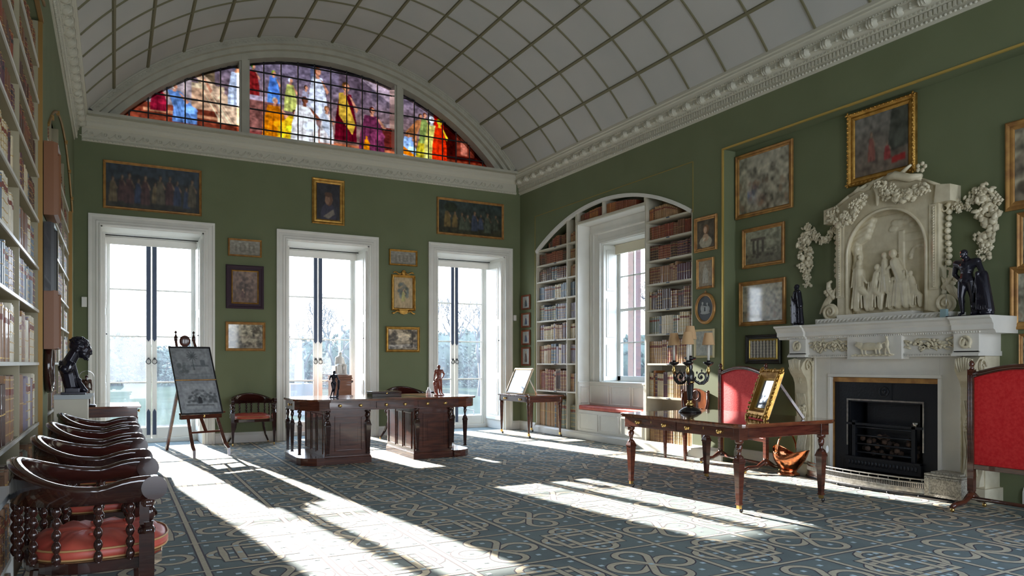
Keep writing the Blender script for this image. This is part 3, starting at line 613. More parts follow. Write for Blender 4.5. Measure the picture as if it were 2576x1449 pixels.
CB0 = mat('carpet_blue_green', (.15, .185, .185), .92, col2=(.21, .255, .245), scale=1.6, bump=.35, bscale=260); CB1 = mat('carpet_cream', (.64, .56, .41), .92, col2=(.54, .47, .34), scale=30, bump=.3, bscale=260)
CB2 = mat('carpet_plum', (.09, .075, .09), .95); CB3 = mat('carpet_pale_blue', (.55, .66, .70), .92)
tag(cb.build('carpet', [CB0, CB1, CB2, CB3]), 'blue-green fitted carpet woven with cream knots and quatrefoils', 'carpet')
# ================================================================ BOOKCASES AND BOOKS
LEA = {'tan': (.34, .20, .10), 'cream': (.52, .44, .30), 'pale brown': (.26, .14, .075), 'brown': (.15, .062, .030), 'dark brown': (.065, .028, .018), 'red-brown': (.21, .050, .026), 'orange-brown': (.33, .12, .035),
       'blue-grey': (.13, .17, .22), 'slate': (.085, .11, .14), 'lilac-grey': (.22, .19, .25), 'grey-green': (.17, .19, .15), 'dark green': (.045, .07, .05), 'black': (.028, .026, .030), 'vellum': (.60, .55, .44), 'plum': (.09, .035, .05)}
LM = {k: mat('leather_' + k.replace(' ', '_').replace('-', '_'), v, .38, col2=tuple(min(1, c * 1.35) for c in v), scale=12, coat=.25) for k, v in LEA.items()}
GILT = mat('gilt_tooling', (.55, .36, .13), .35, .5); LABR = mat('title_label', (.20, .05, .03), .4); PAGES = mat('page_edges', (.55, .48, .36), .8)
def book_mesh(kind, key):
    m = MB(); cs = [(.06, -.5), (.02, -.38), (0, -.15), (0, .15), (.02, .38), (.06, .5), (1, .5), (1, -.5)]
    m.prism([(x, y) for x, y in cs], 'z', 0, .985, 0)
    m.box(.10, -.40, .985, .99, .40, .99, 2)
    zs = {0: (.16, .33, .5, .67, .84), 1: (.06, .94), 2: (.12, .3, .46, .64, .8, .93), 3: (.5,)}[kind]
    for z in zs: m.prism([(x - .012, y * 1.02) for x, y in cs[:6]] + [(.08, .4), (.08, -.4)], 'z', z - .009, z + .009, 1)
    if kind in (0, 2, 1): m.prism([(x - .006, y) for x, y in cs[:6]] + [(.08, .4), (.08, -.4)], 'z', .70, .80, 3)
    me = m.build('book', [LM[key], GILT, PAGES, LABR if key not in ('red-brown', 'plum') else LM['black']]); d = me.data; bpy.data.objects.remove(me); return (d, m)
BM = {(k, q): book_mesh(k, q) for k in (0, 1, 2, 3) for q in LEA}
ORD = 'first second third fourth fifth sixth seventh eighth ninth tenth eleventh twelfth thirteenth fourteenth fifteenth sixteenth seventeenth eighteenth nineteenth twentieth'.split() + ['twenty-' + o for o in 'first second third fourth fifth sixth seventh eighth ninth'.split()] + ['thirtieth'] + ['thirty-' + o for o in 'first second third fourth fifth sixth seventh eighth ninth'.split()]
SHN = ['lowest', 'second', 'third', 'fourth', 'fifth', 'sixth', 'seventh', 'eighth', 'ninth', 'tenth']
BOOKS = []   # (side, x_front, y_center, z, depth, thick, height, kind, key, label, group)
rb = random.Random(11)
def fill(side, xf, y0, y1, z, zmax_f, pal, hfrac, case, shelf, avg=.045, gap=0.0, tall=None):
    # ordered left to right as seen from the room
    L = []; y = y1 - .012 if side > 0 else y0 + .012; sgn = -1 if side > 0 else 1; run = None; left = 0
    while True:
        if left <= 0: run = (rb.choice(pal), rb.choice([0, 0, 1, 2, 3]), rb.uniform(.9, 1.08), rb.uniform(.82, 1.2)); left = rb.choice([1, 2, 3, 4, 6])
        left -= 1; t = avg * run[3] * rb.uniform(.9, 1.12); yc = y + sgn * t / 2
        if (side > 0 and yc - t / 2 < y0 + gap + .01) or (side < 0 and yc + t / 2 > y1 - gap - .01): break
        zm = zmax_f(yc) - z - .03; h = min(hfrac * run[2] * rb.uniform(.985, 1.015), zm)
        if h > .10: L.append((yc, t * .96, h, run[1], run[0]))
        y += sgn * t
    for i, (yc, t, h, k, key) in enumerate(L):
        lab = '%s book, %s from left, %s, %s' % (key, ORD[min(i, len(ORD) - 1)], 'lowest shelf' if shelf == 0 else SHN[shelf] + ' shelf up', case)
        BOOKS.append((side, xf + rb.uniform(0, .012) * side, yc, z, rb.uniform(.17, .21), t, h, k, key, lab, 'books on the shelves'))
ZS = [.13, .80, 1.30, 1.74, 2.10, 2.49, 2.84, 3.15, 3.44]
P_ = [['grey-green', 'pale brown', 'slate', 'tan'], ['tan', 'pale brown', 'dark brown', 'red-brown', 'blue-grey', 'cream'], ['tan', 'pale brown', 'lilac-grey', 'cream', 'blue-grey'], ['tan', 'cream', 'vellum', 'pale brown', 'lilac-grey', 'plum'],
      ['blue-grey', 'slate', 'blue-grey', 'grey-green', 'lilac-grey'], ['lilac-grey', 'blue-grey', 'slate', 'cream'], ['slate', 'dark green', 'dark brown', 'grey-green', 'plum'], ['dark brown', 'brown', 'red-brown', 'pale brown'], ['red-brown', 'brown', 'dark brown']]
PR_ = [['brown', 'tan', 'pale brown', 'cream'], ['tan', 'orange-brown', 'cream', 'dark brown', 'plum'], ['tan', 'pale brown', 'cream', 'red-brown', 'grey-green'], ['grey-green', 'cream', 'slate', 'pale brown', 'lilac-grey'],
       ['pale brown', 'dark brown', 'cream', 'brown'], ['brown', 'pale brown', 'tan', 'plum'], ['plum', 'dark brown', 'red-brown'], ['red-brown', 'red-brown', 'brown', 'tan'], ['orange-brown', 'tan', 'brown']]
HF = [.53, .38, .34, .28, .29, .27, .23, .21, .20]
XB = 7.135
az = lambda y: arch_z(y)
# --- bookcases of the right wall
def case_right(name, label, y0, y1, zs, arch=True, div=()):
    root = tag(empty(name, (7.10, (y0 + y1) / 2, .1)), label, 'bookcase'); oy, oz = (y0 + y1) / 2, .1
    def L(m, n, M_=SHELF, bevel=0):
        m.M = None; m.v = [(a - 7.10, b - oy, c - oz) for a, b, c in m.v]; return m.build(n, M_, root, bevel)
    for y in [y0] + list(div) + [y1]:
        yy = min(max(y, y0 + .0125), y1 - .0125); top = min(az(yy) - .015, 4.0)
        L(MB().box(7.085, yy - .0125, .1, 7.40, yy + .0125, top if zs[0] < 3 else top), 'upright')
    for z in zs:
        ya, yb = y0, y1
        L(MB().box(7.088, ya + .001, z - .028, 7.395, yb - .001, z), 'shelf'); L(MB().box(7.075, (y0 + y1) / 2 - .03, z - .02, 7.089, (y0 + y1) / 2 + .03, z - .008), 'number_plate', BLUEGREY)
    m = MB(); m.prism([(y0, .1)] + [(y1, .1)] + [(y1 - (y1 - y0) * i / 10, az(y1 - (y1 - y0) * i / 10) - .02) for i in range(11)], 'x', 7.395, 7.41); L(m, 'back_panel')
    return root
rootL = case_right('bookcase', 'tall cream bookcase column under the arch, left of the window seat', 10.70, 12.08, ZS, div=(11.0,))
rootR = case_right('bookcase', 'tall cream bookcase column under the arch, right of the window seat', 7.768, 8.81, ZS)
# bridging case above the bay
rt = tag(empty('bookcase', (7.10, 9.755, 3.74)), 'low curved-top bookcase bridging the arch above the sash window', 'bookcase')
m = MB().box(-.015, -.945, -.028, .295, .945, .012); m.build('shelf', SHELF, rt)
for y in (8.83, 9.92, 10.68): MB().box(-.012, y - .012 - 9.755, .01, .29, y + .012 - 9.755, az(y) - 3.755).build('upright', SHELF, rt)
m = MB(); m.prism([(8.815 - 9.755, 0)] + [(10.695 - 9.755, 0)] + [(10.69 - 9.755 - 1.87 * i / 10, az(10.69 - 1.87 * i / 10) - 3.76) for i in range(11)], 'x', .28, .293); m.build('back_panel', SHELF, rt)
# arch moulding
m = MB(); b0 = arch_pts(off=-.05); b1 = arch_pts(off=.004)
for i in range(len(b0)):
    for (p, x) in ((b0[i], 7.062), (b1[i], 7.062), (b1[i], 7.12), (b0[i], 7.12)): m.v.append((x, min(max(p[0], 7.768), 12.08), p[1]))
for i in range(len(b0) - 1):
    for q in range(4): m.f.append((i * 4 + q, i * 4 + (q + 1) % 4, i * 4 + 4 + (q + 1) % 4, i * 4 + 4 + q)); m.m.append(0); m.s.append(False)
structure(m.build('trim_9', WHITE))
for s, z in enumerate(ZS):
    nz = ZS[s + 1] - .028 if s < 8 else 4.1
    zf = (lambda y, nz=nz: min(nz, az(y) - .06))
    fill(1, XB, 11.015, 12.06, z, zf, P_[s], HF[s], 'left end of the arch', s, .046)
    zf2 = (lambda y: 3.70) if s == 8 else zf
    fill(1, XB, 10.715, 10.985, z, zf2, (P_[s] if s not in (6, 7, 8) else ['orange-brown', 'tan']), HF[s] * .92, 'narrow column beside window', s, .045)
    fill(1, XB, 7.785, 8.79, z, zf, PR_[s], HF[s] * (.55 if s == 0 else 1), 'column right of window', s, .046, gap=.14 if s == 8 else 0)
zf = lambda y: az(y) - .06
fill(1, XB, 9.94, 10.66, 3.752, zf, ['brown', 'red-brown', 'orange-brown'], .19, 'left half of bridge over window', 0, .055); fill(1, XB, 8.845, 9.90, 3.752, zf, ['red-brown', 'brown', 'dark brown', 'orange-brown'], .20, 'right half of bridge over window', 0, .045)
# big folios lying and leaning in the lowest right compartment
for k, (dx, yc, z, w_, t, h, key, lb) in enumerate([(0, 8.60, .44, .26, .34, .05, 'red-brown', 'large red-brown folio lying flat on the row beside the window seat'), (0, 8.52, .49, .26, .42, .05, 'red-brown', 'thick red-brown folio lying on top of another folio beside the window seat'), (0.0, 8.28, .44, .25, .40, .045, 'tan', 'long tan folio lying flat behind the brass-knobbed table'), (0, 8.22, .485, .24, .34, .04, 'cream', 'thin cream folio lying on the long tan folio')]):
    m = MB(); m.box(0, -t / 2, 0, w_, t / 2, .006, 0); m.box(0, -t / 2, h - .006, w_, t / 2, h, 0); m.box(.008, -t / 2 + .006, .006, w_ - .006, t / 2 - .006, h - .006, 1); m.box(0, -t / 2, 0, .006, t / 2, h, 0)
    o = tag(m.build('folio', [LM[key], PAGES], None, .002), lb, 'book'); o.location = (7.12, yc, z)
# --- bookcases of the left wall
def case_left(label, ys, zs, xf, archd=False):
    y0, y1 = ys[0], ys[-1]; oy = (y0 + y1) / 2; root = tag(empty('bookcase', (xf, oy, .1)), label, 'bookcase'); xb = -.93
    tz = (lambda y: az(y) - .015) if archd else (lambda y: 4.12)
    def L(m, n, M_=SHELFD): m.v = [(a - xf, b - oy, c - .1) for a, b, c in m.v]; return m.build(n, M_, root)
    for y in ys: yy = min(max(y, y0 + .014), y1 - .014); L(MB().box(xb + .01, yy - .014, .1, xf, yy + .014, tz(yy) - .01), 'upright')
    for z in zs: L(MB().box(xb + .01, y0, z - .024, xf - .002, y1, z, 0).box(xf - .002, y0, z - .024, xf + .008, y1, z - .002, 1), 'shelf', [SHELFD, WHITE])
    m = MB(); m.prism([(y0, .1), (y1, .1)] + [(y1 - (y1 - y0) * i / 12, tz(y1 - (y1 - y0) * i / 12)) for i in range(13)], 'x', xb, xb + .012); L(m, 'back_panel')
    return root
ZL = [.13, .82, 1.31, 1.74, 2.09, 2.48, 2.85, 3.16, 3.46, 3.76]
Y1 = [2.72, 3.70, 4.78, 5.80, 7.165]; Y2 = [7.785, 8.83, 9.92, 11.0, 12.05]
case_left('tall built-in bookcase on the left wall nearest the camera', Y1, ZL, XL - .025); case_left('arched built-in bookcase on the left wall near the garden doors', Y2, ZL[:9], XL - .04, True)
PLo = [['dark brown', 'brown', 'pale brown', 'grey-green'], ['pale brown', 'dark brown', 'lilac-grey', 'brown', 'vellum'], ['lilac-grey', 'vellum', 'slate', 'pale brown'], ['lilac-grey', 'vellum', 'blue-grey', 'plum'], ['blue-grey', 'plum', 'brown', 'vellum'], ['plum', 'dark brown', 'slate', 'cream'], ['brown', 'dark brown', 'plum'], ['red-brown', 'brown', 'dark brown'], ['dark brown', 'brown'], ['dark brown', 'brown']]
HL = [.52, .38, .34, .28, .30, .27, .23, .22, .21, .21]
for s, z in enumerate(ZL):
    nz = ZL[s + 1] - .03 if s < 9 else 4.1
    for c in (1, 2, 3): fill(-1, XL - .034, Y1[c] + .016, Y1[c + 1] - .016, z, (lambda y: nz), PLo[s], HL[s], 'near left bookcase bay %s' % ['zero', 'one', 'two', 'three'][c], s, .05, gap=.05)
    if s < 9:
        for c in range(4): fill(-1, XL - .050, Y2[c] + .016, Y2[c + 1] - .016, z, (lambda y: min(nz, az(y) - .06)), PLo[s], HL[s], 'far left arched case bay %s' % ['one', 'two', 'three', 'four'][c], s, .05, gap=.04)
def prj(x, y, z):
    f = x * S_ + y * C_; r = x * C_ - y * S_; return (CX + F * r / f, HY - F * (z - H) / f)
def score(b):
    side, xf, yc, z, d, t, h = b[:7]; p0 = prj(xf, yc - t / 2, z + h / 2); p1 = prj(xf, yc + t / 2, z + h / 2); q0 = prj(xf, yc, z); q1 = prj(xf, yc, z + h)
    if not (0 < p0[0] < 2576 and 0 < p1[0] < 2576 and -20 < q1[1] and q0[1] < 1449): return 0
    return abs(p0[0] - p1[0]) * abs(q0[1] - q1[1])
BOOKS.sort(key=score, reverse=True)
stuffv = MB(); keys = list(LEA)
for n_, (side, xf, yc, z, d, t, h, k, key, lab, grp) in enumerate(BOOKS):
    me, mb_ = BM[(k, key)]
    if n_ < 296:
        o = bpy.data.objects.new('book', me); COL.objects.link(o); o.location = (xf, yc, z); o.scale = (d * side, t, h); tag(o, lab, 'book', grp)
    else:
        b = len(stuffv.v); stuffv.v += [(xf + p[0] * d * side, yc + p[1] * t, z + p[2] * h) for p in mb_.v]
        for f, mi in zip(mb_.f, mb_.m): stuffv.f.append(tuple(b + i for i in f)); stuffv.m.append(keys.index(key) if mi == 0 else len(keys) + mi - 1); stuffv.s.append(False)
tag(stuffv.build('shelved_books', [LM[k] for k in keys] + [GILT, PAGES, LABR]), 'rows of old leather-bound books filling the rest of the built-in shelves', 'books', kind='stuff')
# ================================================================ PICTURES
def frame_mesh(m, w, h, fw, prof, mi=0):
    n = len(prof); b = len(m.v)
    for (x, z, sx, sz) in [(-w / 2, -h / 2, -1, -1), (w / 2, -h / 2, 1, -1), (w / 2, h / 2, 1, 1), (-w / 2, h / 2, -1, 1)]:
        for a, d in prof:
            p_ = (x - sx * fw * a, -d, z - sz * fw * a); m.v.append(p_ if m.M is None else tuple(m.M @ Vector(p_)))     # a: 0 outer edge .. 1 sight edge
    for i in range(4):
        j = (i + 1) % 4
        for q in range(n): m.f.append((b + i * n + q, b + j * n + q, b + j * n + (q + 1) % n, b + i * n + (q + 1) % n)); m.m.append(mi); m.s.append(False)
def art(kind, seed, W=64, Hh=48):
    rg = random.Random(seed); 
    if kind == 'frieze':
        p = Paint(150, 44); p.grad((.05, .045, .03), (.035, .045, .06)); p.noise(.4, 12, seed, 5); p.poly([(0, .55), (.3, .8), (1, .6), (1, 1), (0, 1)], (.06, .09, .12), .5)
        for i in range(11): p.figure(.08 + .085 * i + rg.uniform(-.02, .02), .08 + rg.uniform(0, .08), rg.uniform(.5, .72), rg.choice([(.16, .07, .05), (.05, .07, .13), (.14, .12, .08), (.10, .05, .05), (.20, .15, .08)]), skin=(.30, .19, .12), asp=2.6, hair=(.06, .04, .03))
    elif kind == 'friezeg':
        p = Paint(130, 50); p.grad((.05, .045, .02), (.05, .075, .07)); p.noise(.4, 12, seed, 5)
        for i in range(8): p.figure(.12 + .11 * i + rg.uniform(-.02, .02), .10 + rg.uniform(0, .1), rg.uniform(.45, .65), rg.choice([(.22, .15, .05), (.10, .12, .08), (.25, .12, .06), (.08, .10, .16)]), skin=(.34, .20, .11), asp=2.2)
        p.ell(.18, .8, .1, .16, (.03, .04, .02), asp=1)
    elif kind == 'portrait':
        p = Paint(56, 72, (.03, .028, .035)); p.noise(.5, 5, seed); p.ell(.5, .12, .34, .34, (.05, .045, .07)); p.poly([(.28, .08), (.72, .30), (.78, .16), (.5, .02)], (.30, .25, .20), .8); p.ell(.52, .56, .17, .17, (.16, .08, .045)); p.ell(.46, .55, .11, .13, (.30, .17, .11)); p.ell(.50, .70, .17, .07, (.10, .05, .03))
    elif kind == 'lady':
        p = Paint(52, 72, (.10, .08, .055)); p.noise(.5, 5, seed); p.ell(.5, .20, .36, .22, (.42, .38, .28)); p.ell(.5, .36, .18, .14, (.55, .38, .25)); p.ell(.52, .66, .17, .17, (.22, .11, .05)); p.ell(.48, .64, .10, .12, (.58, .38, .26)); p.ell(.4, .3, .10, .03, (.6, .56, .45), rot=30)
    elif kind == 'land':      # sepia landscape
        p = Paint(84, 58); p.grad((.24, .20, .13), (.42, .38, .28)); p.poly([(0, .6), (.12, .72), (.3, .55), (.5, .5), (1, .56), (1, 0), (0, 0)], (.24, .20, .15)); p.poly([(0, .35), (.4, .45), (1, .38), (1, .25), (0, .2)], (.34, .30, .22)); p.noise(.9, 14, seed, 10)
        for i in range(14): x = rg.random(); p.ell(x, rg.uniform(.05, .3), rg.uniform(.03, .09), rg.uniform(.03, .07), (.07, .055, .04), k=.8)
        for i in range(10): p.ell(rg.uniform(.72, 1.0), rg.uniform(.6, .95), .07, .05, (.07, .055, .035), k=.7)
    elif kind == 'lake':
        p = Paint(76, 60); p.grad((.30, .25, .18), (.40, .32, .22)); p.ell(.5, .62, .25, .2, (.62, .52, .38)); p.poly([(0, .2), (1, .3), (1, .12), (0, .05)], (.42, .38, .33)); p.noise(.9, 12, seed, 10)
        for i in range(26): a = rg.random(); p.ell(a * .28 if i % 2 else 1 - a * .28, rg.uniform(.25, 1), .08, .08, (.07, .06, .05), k=.7)
        p.poly([(.8, .1), (.84, .1), (.86, .9), (.83, .9)], (.05, .04, .03))
    elif kind == 'ruin':
        p = Paint(76, 60); p.grad((.19, .18, .13), (.34, .34, .25)); p.noise(.5, 10, seed)
        for x in (.2, .32, .46): p.poly([(x, .3), (x + .06, .3), (x + .06, .72), (x, .72)], (.10, .09, .07))
        p.poly([(.15, .7), (.56, .7), (.56, .78), (.15, .78)], (.12, .10, .08)); p.poly([(0, .3), (.6, .34), (1, .22), (1, 0), (0, 0)], (.15, .14, .10), .7)
        for i in range(16): p.ell(rg.random(), rg.uniform(.15, .4), .05, .04, (.07, .06, .045), k=.7)
    elif kind == 'scene':
        p = Paint(84, 60); p.grad((.30, .27, .20), (.40, .38, .30)); p.noise(.8, 14, seed, 11)
        for i in range(30): p.ell(rg.random(), rg.uniform(.08, .55), rg.uniform(.015, .05), rg.uniform(.03, .08), rg.choice([(.18, .12, .08), (.30, .20, .13), (.42, .36, .27)]), k=.7)
        p.ell(.5, .9, .4, .12, (.48, .45, .36), k=.5)
    elif kind == 'pastoral':
        p = Paint(84, 60); p.grad((.17, .13, .10), (.20, .19, .17)); p.poly([(.62, .3), (1, .35), (1, 1), (.7, 1)], (.08, .085, .07)); p.noise(.5, 9, seed); p.figure(.32, .22, .50, (.26, .10, .08), skin=(.30, .2, .14), asp=1.35); p.figure(.62, .18, .30, (.28, .05, .05), skin=(.35, .24, .18), asp=1.35, seated=True); p.poly([(.7, .2), (.95, .24), (.95, .12), (.7, .1)], (.34, .03, .03))
    elif kind == 'small':
        p = Paint(60, 26); p.grad((.24, .22, .18), (.34, .32, .27)); p.noise(.4, 8, seed)
        for i in range(5): p.figure(.2 + .15 * i, .2, .5, (.20, .18, .15), skin=(.22, .19, .15), asp=2.4)
    elif kind == 'tree':
        p = Paint(50, 66); p.grad((.16, .09, .06), (.22, .15, .12)); p.noise(.7, 9, seed)
        for i in range(18): p.ell(rg.uniform(.3, .75), rg.uniform(.4, .8), .06, .05, (.07, .045, .035), k=.7)
        p.poly([(.44, .15), (.52, .15), (.54, .6), (.48, .6)], (.05, .03, .02)); p.figure(.4, .15, .3, (.12, .06, .05), asp=.75)
    elif kind == 'bouquet':
        p = Paint(50, 74, (.50, .38, .22)); p.noise(.15, 5, seed)
        for i in range(30): p.ell(rg.uniform(.25, .75), rg.uniform(.35, .8), .08, .06, rg.choice([(.10, .13, .13), (.16, .22, .22), (.08, .09, .06)]), k=.7)
        p.figure(.5, .22, .4, (.45, .42, .18), asp=.7)
    elif kind == 'statue':
        p = Paint(44, 70, (.36, .30, .22)); p.noise(.2, 5, seed); p.figure(.5, .12, .75, (.46, .44, .38), skin=(.5, .46, .38), hair=(.42, .38, .3), asp=.62); 
    elif kind == 'costume':
        p = Paint(30, 44, (.40, .42, .40)); p.noise(.1, 4, seed); p.figure(.5, .12, .72, rg.choice([(.06, .08, .14), (.12, .08, .07), (.08, .10, .12)]), asp=.7)
    elif kind == 'pale':
        p = Paint(44, 70, (.40, .42, .38)); p.noise(.12, 6, seed); 
        for i in range(12): p.ell(rg.uniform(.25, .75), rg.uniform(.15, .85), .05, .07, (.30, .31, .30), k=.5)
    elif kind == 'engr1':     # palm and domed pavilion, grey wash
        p = Paint(110, 84, (.155, .165, .175)); p.mask((p.u > .12) & (p.u < .9) & (p.v > .12) & (p.v < .9), (.185, .195, .205)); p.noise(.12, 12, seed)
        for i in range(22): p.ell(rg.uniform(.12, .36), rg.uniform(.18, .5), .05, .06, (.09, .10, .105), k=.6)
        p.poly([(.70, .4), (.82, .4), (.82, .62), (.70, .62)], (.09, .10, .11)); p.poly([(.45, .4), (.9, .4), (.9, .46), (.45, .46)], (.10, .11, .12))
        p.poly([(.50, .3), (.525, .3), (.52, .72), (.50, .72)], (.06, .07, .075))
        for a in range(0, 360, 30): p.ell(.51 + .075 * math.cos(R(a)), .74 + .085 * math.sin(R(a)), .08, .012, (.06, .07, .075), rot=a)
        p.poly([(.3, .3), (.45, .3), (.45, .42), (.38, .5), (.3, .42)], (.14, .15, .16)); p.poly([(.15, .17), (.9, .20), (.9, .14), (.15, .12)], (.11, .12, .13), .6)
    elif kind == 'engr2':     # rustic grotto with door
        p = Paint(110, 84, (.19, .20, .215)); p.mask((p.u > .10) & (p.u < .92) & (p.v > .12) & (p.v < .9), (.235, .245, .26)); p.noise(.08, 12, seed)
        for i in range(90):
            a = rg.uniform(0, PI); r = rg.uniform(.0, 1); p.ell(.5 + .30 * math.cos(a) * r, .30 + .42 * math.sin(a) * r, .04, .035, rg.choice([(.06, .065, .07), (.10, .11, .12), (.15, .16, .17)]), k=.8)
        for i in range(20): p.ell(rg.uniform(.72, .92), rg.uniform(.3, .6), .035, .04, (.07, .075, .08), k=.8)
        p.poly([(.46, .28), (.56, .28), (.56, .45), (.51, .52), (.46, .45)], (.03, .03, .035)); p.poly([(.15, .22), (.85, .20), (.85, .25), (.15, .28)], (.08, .085, .09), .8)
    else:
        p = Paint(20, 20, (.3, .3, .3))
    if kind in ('frieze', 'friezeg'): p.a *= .72; p.noise(.55, 30, seed + 5, 10)
    elif kind not in ('x',): p.noise(.25, 18, seed + 7, 14)
    p.soften(1)
    if kind in ('engr1', 'engr2'): p.a *= 1.5
    return p
PROF = [(0, 0), (0, .024), (.16, .034), (.30, .030), (.5, .020), (.70, .022), (.85, .018), (1, .010), (1, 0)]
def picture(label, wall, px, kind, fm=GOLD, fw=.045, seed=1, mount=None, deep=1.0, ornate=False, glazed=False, X=None, tilt=0, cat='picture', name='framed_picture', pos=None, grp=None):
    """px = (left, top, right, bottom) read off the photo on that wall; pos overrides with metres (centre a, z, w, h)"""
    if pos is None:
        l, t, r, b = px; cy = (t + b) / 2
        if wall == 'B': a0, zc0 = BW(l, cy); a1, _ = BW(r, cy); zt = BW((l + r) / 2, t)[1]; zb = BW((l + r) / 2, b)[1]
        else: a0 = RW(l, cy, X)[0]; a1 = RW(r, cy, X)[0]; zt = RW((l + r) / 2, t, X)[1]; zb = RW((l + r) / 2, b, X)[1]
        a, z, w_, h = (a0 + a1) / 2, (zt + zb) / 2, abs(a1 - a0), zt - zb
    else: a, z, w_, h = pos
    loc, rz = ((a, YB - .006, z), 0) if wall == 'B' else ((X - .006, a, z), -PI / 2) if wall == 'R' else ((X + .006, a, z), PI / 2)
    root = tag(empty(name, loc, rz), label, cat, grp)
    m = MB(); frame_mesh(m, w_, h, fw, [(p, d * deep) for p, d in PROF]); m.box(-w_ / 2 + fw * .3, -.006, -h / 2 + fw * .3, w_ / 2 - fw * .3, -.001, h / 2 - fw * .3)
    if ornate:
        n1 = int(w_ / .05); n2 = int(h / .05)
        for i in range(n1 + 1):
            for s in (-1, 1): m.ell((-w_ / 2 + w_ * i / n1, -.034 * deep, s * (h / 2 - fw * .2)), (.018, .012, .014), 6)
        for i in range(n2 + 1):
            for s in (-1, 1): m.ell((s * (w_ / 2 - fw * .2), -.034 * deep, -h / 2 + h * i / n2), (.014, .012, .018), 6)
    m.build('frame', fm, root)
    iw, ih = w_ - 2 * fw, h - 2 * fw; d = .012 * deep
    if mount:
        mc, mw, inner = mount; MB().box(-iw / 2, -d, -ih / 2, iw / 2, -d + .003, ih / 2).build('mount', mc, root); iw -= 2 * mw; ih -= 2 * mw; d += .002
        if inner: m = MB(); frame_mesh(m, iw + .05, ih + .05, .028, [(0, d), (.5, d + .014), (1, d)]); m.build('slip', inner, root)
    art(kind, seed).obj('picture_surface', (-iw / 2, -d, -ih / 2), (iw, 0, 0), (0, 0, ih), ARTG if glazed else ART, root)
    return root, w_, h
P = picture
P('wide dark frieze painting of robed figures above the left garden door', 'B', (259, 416, 507, 534), 'frieze', GOLDW, .04, 3)
P('dark bearded profile portrait in a broad gilt frame above the middle door', 'B', (784, 451, 866, 565), 'portrait', GOLD, .085, 4)
P('wide greenish painting of figures in a landscape above the right door', 'B', (1098, 505, 1266, 596), 'friezeg', GOLDW, .045, 5)
P('small wide gilt-framed frieze print above the purple-bordered picture', 'B', (573, 602, 658, 646), 'small', GOLDW, .03, 6, glazed=True)
P('tree scene in gilt slip with wide dark purple border, left of middle door', 'B', (568, 668, 663, 777), 'tree', mat('plum_velvet', (.035, .015, .028), .7), .10, 7, mount=(GOLDW, .001, GOLD))
P('sepia valley landscape in plain gilt frame above the armchair', 'B', (567, 810, 667, 883), 'land', GOLDW, .045, 8, glazed=True)
P('small wide gilt-framed frieze print above the ornate crested frame', 'B', (978, 629, 1049, 669), 'small', GOLD, .035, 9, glazed=True)
r_, w_, h_ = P('flower piece in gilt frame with scrolled crest and shaped base', 'B', (984, 692, 1043, 782), 'bouquet', GOLD, .05, 10, deep=1.3)
m = MB(); m.tube([(.03 * math.cos(t * .5), -.04, h_ / 2 + .04 + .035 * math.sin(t * .5)) for t in range(13)], .014, 6); m.ell((0, -.04, h_ / 2 + .03), (.05, .02, .045), 8); m.build('crest', GOLD, r_)
for s in (-1, 1):
    m = MB(); m.tube([(s * (.04 + .022 * t), -.035, h_ / 2 + .03 - .018 * math.sin(t * .9)) for t in range(8)], [.016, .014, .012, .012, .013, .015, .014, .01], 6); m.build('upper_scroll', GOLD, r_)
    m = MB(); m.tube([(s * (.08 + .02 * t), -.035, -h_ / 2 - .03 + .02 * math.sin(t * .8)) for t in range(8)], [.012, .013, .014, .014, .015, .017, .018, .014], 6); m.build('lower_scroll', GOLD, r_)
    m = MB(); m.tube([(s * (w_ / 2 - .01), -.035, -h_ / 2 + .02 + k * (h_ - .04) / 12) for k in range(13)], [.018 if k % 3 == 1 else .011 for k in range(13)], 6); m.build('side_carving', GOLD, r_)
m = MB(); m.prism([(-.09, -h_ / 2 + .03), (.09, -h_ / 2 + .03), (.07, -h_ / 2 - .05), (0, -h_ / 2 - .07), (-.07, -h_ / 2 - .05)], 'y', -.04, -.01); m.build('base_cartouche', GOLD, r_)
P('wooded lake view in gilt frame right of the middle door', 'B', (970, 822, 1055, 886), 'lake', GOLD, .05, 11, glazed=True)
for i, (t, b, lb) in enumerate([(742, 779, 'topmost'), (787, 824, 'second from top'), (830, 868, 'third from top'), (873, 920, 'lowest and tallest')]):
    P('%s of four small wood-framed costume prints by the corner' % lb, 'R', (1315, t, 1335, b), 'costume', mat('red_brown_frame', (.20, .055, .02), .35), .035, 20 + i, X=XR, glazed=True, grp='four small prints by the corner')
P('portrait of a fair young woman in a gilt frame, topmost on the pier', 'R', (1750, 544, 1806, 632), 'lady', GOLDW, .05, 12, X=XR, ornate=False)
P('statue study in slim gilt frame above the oval relief', 'R', (1756, 650, 1798, 726), 'statue', GOLDW, .035, 13, X=XR, glazed=True)
P('pale drawing in a cream frame behind the candelabrum', 'R', (1750, 828, 1799, 900), 'pale', mat('cream_frame', (.62, .54, .32), .5), .03, 14, X=XR, glazed=True)
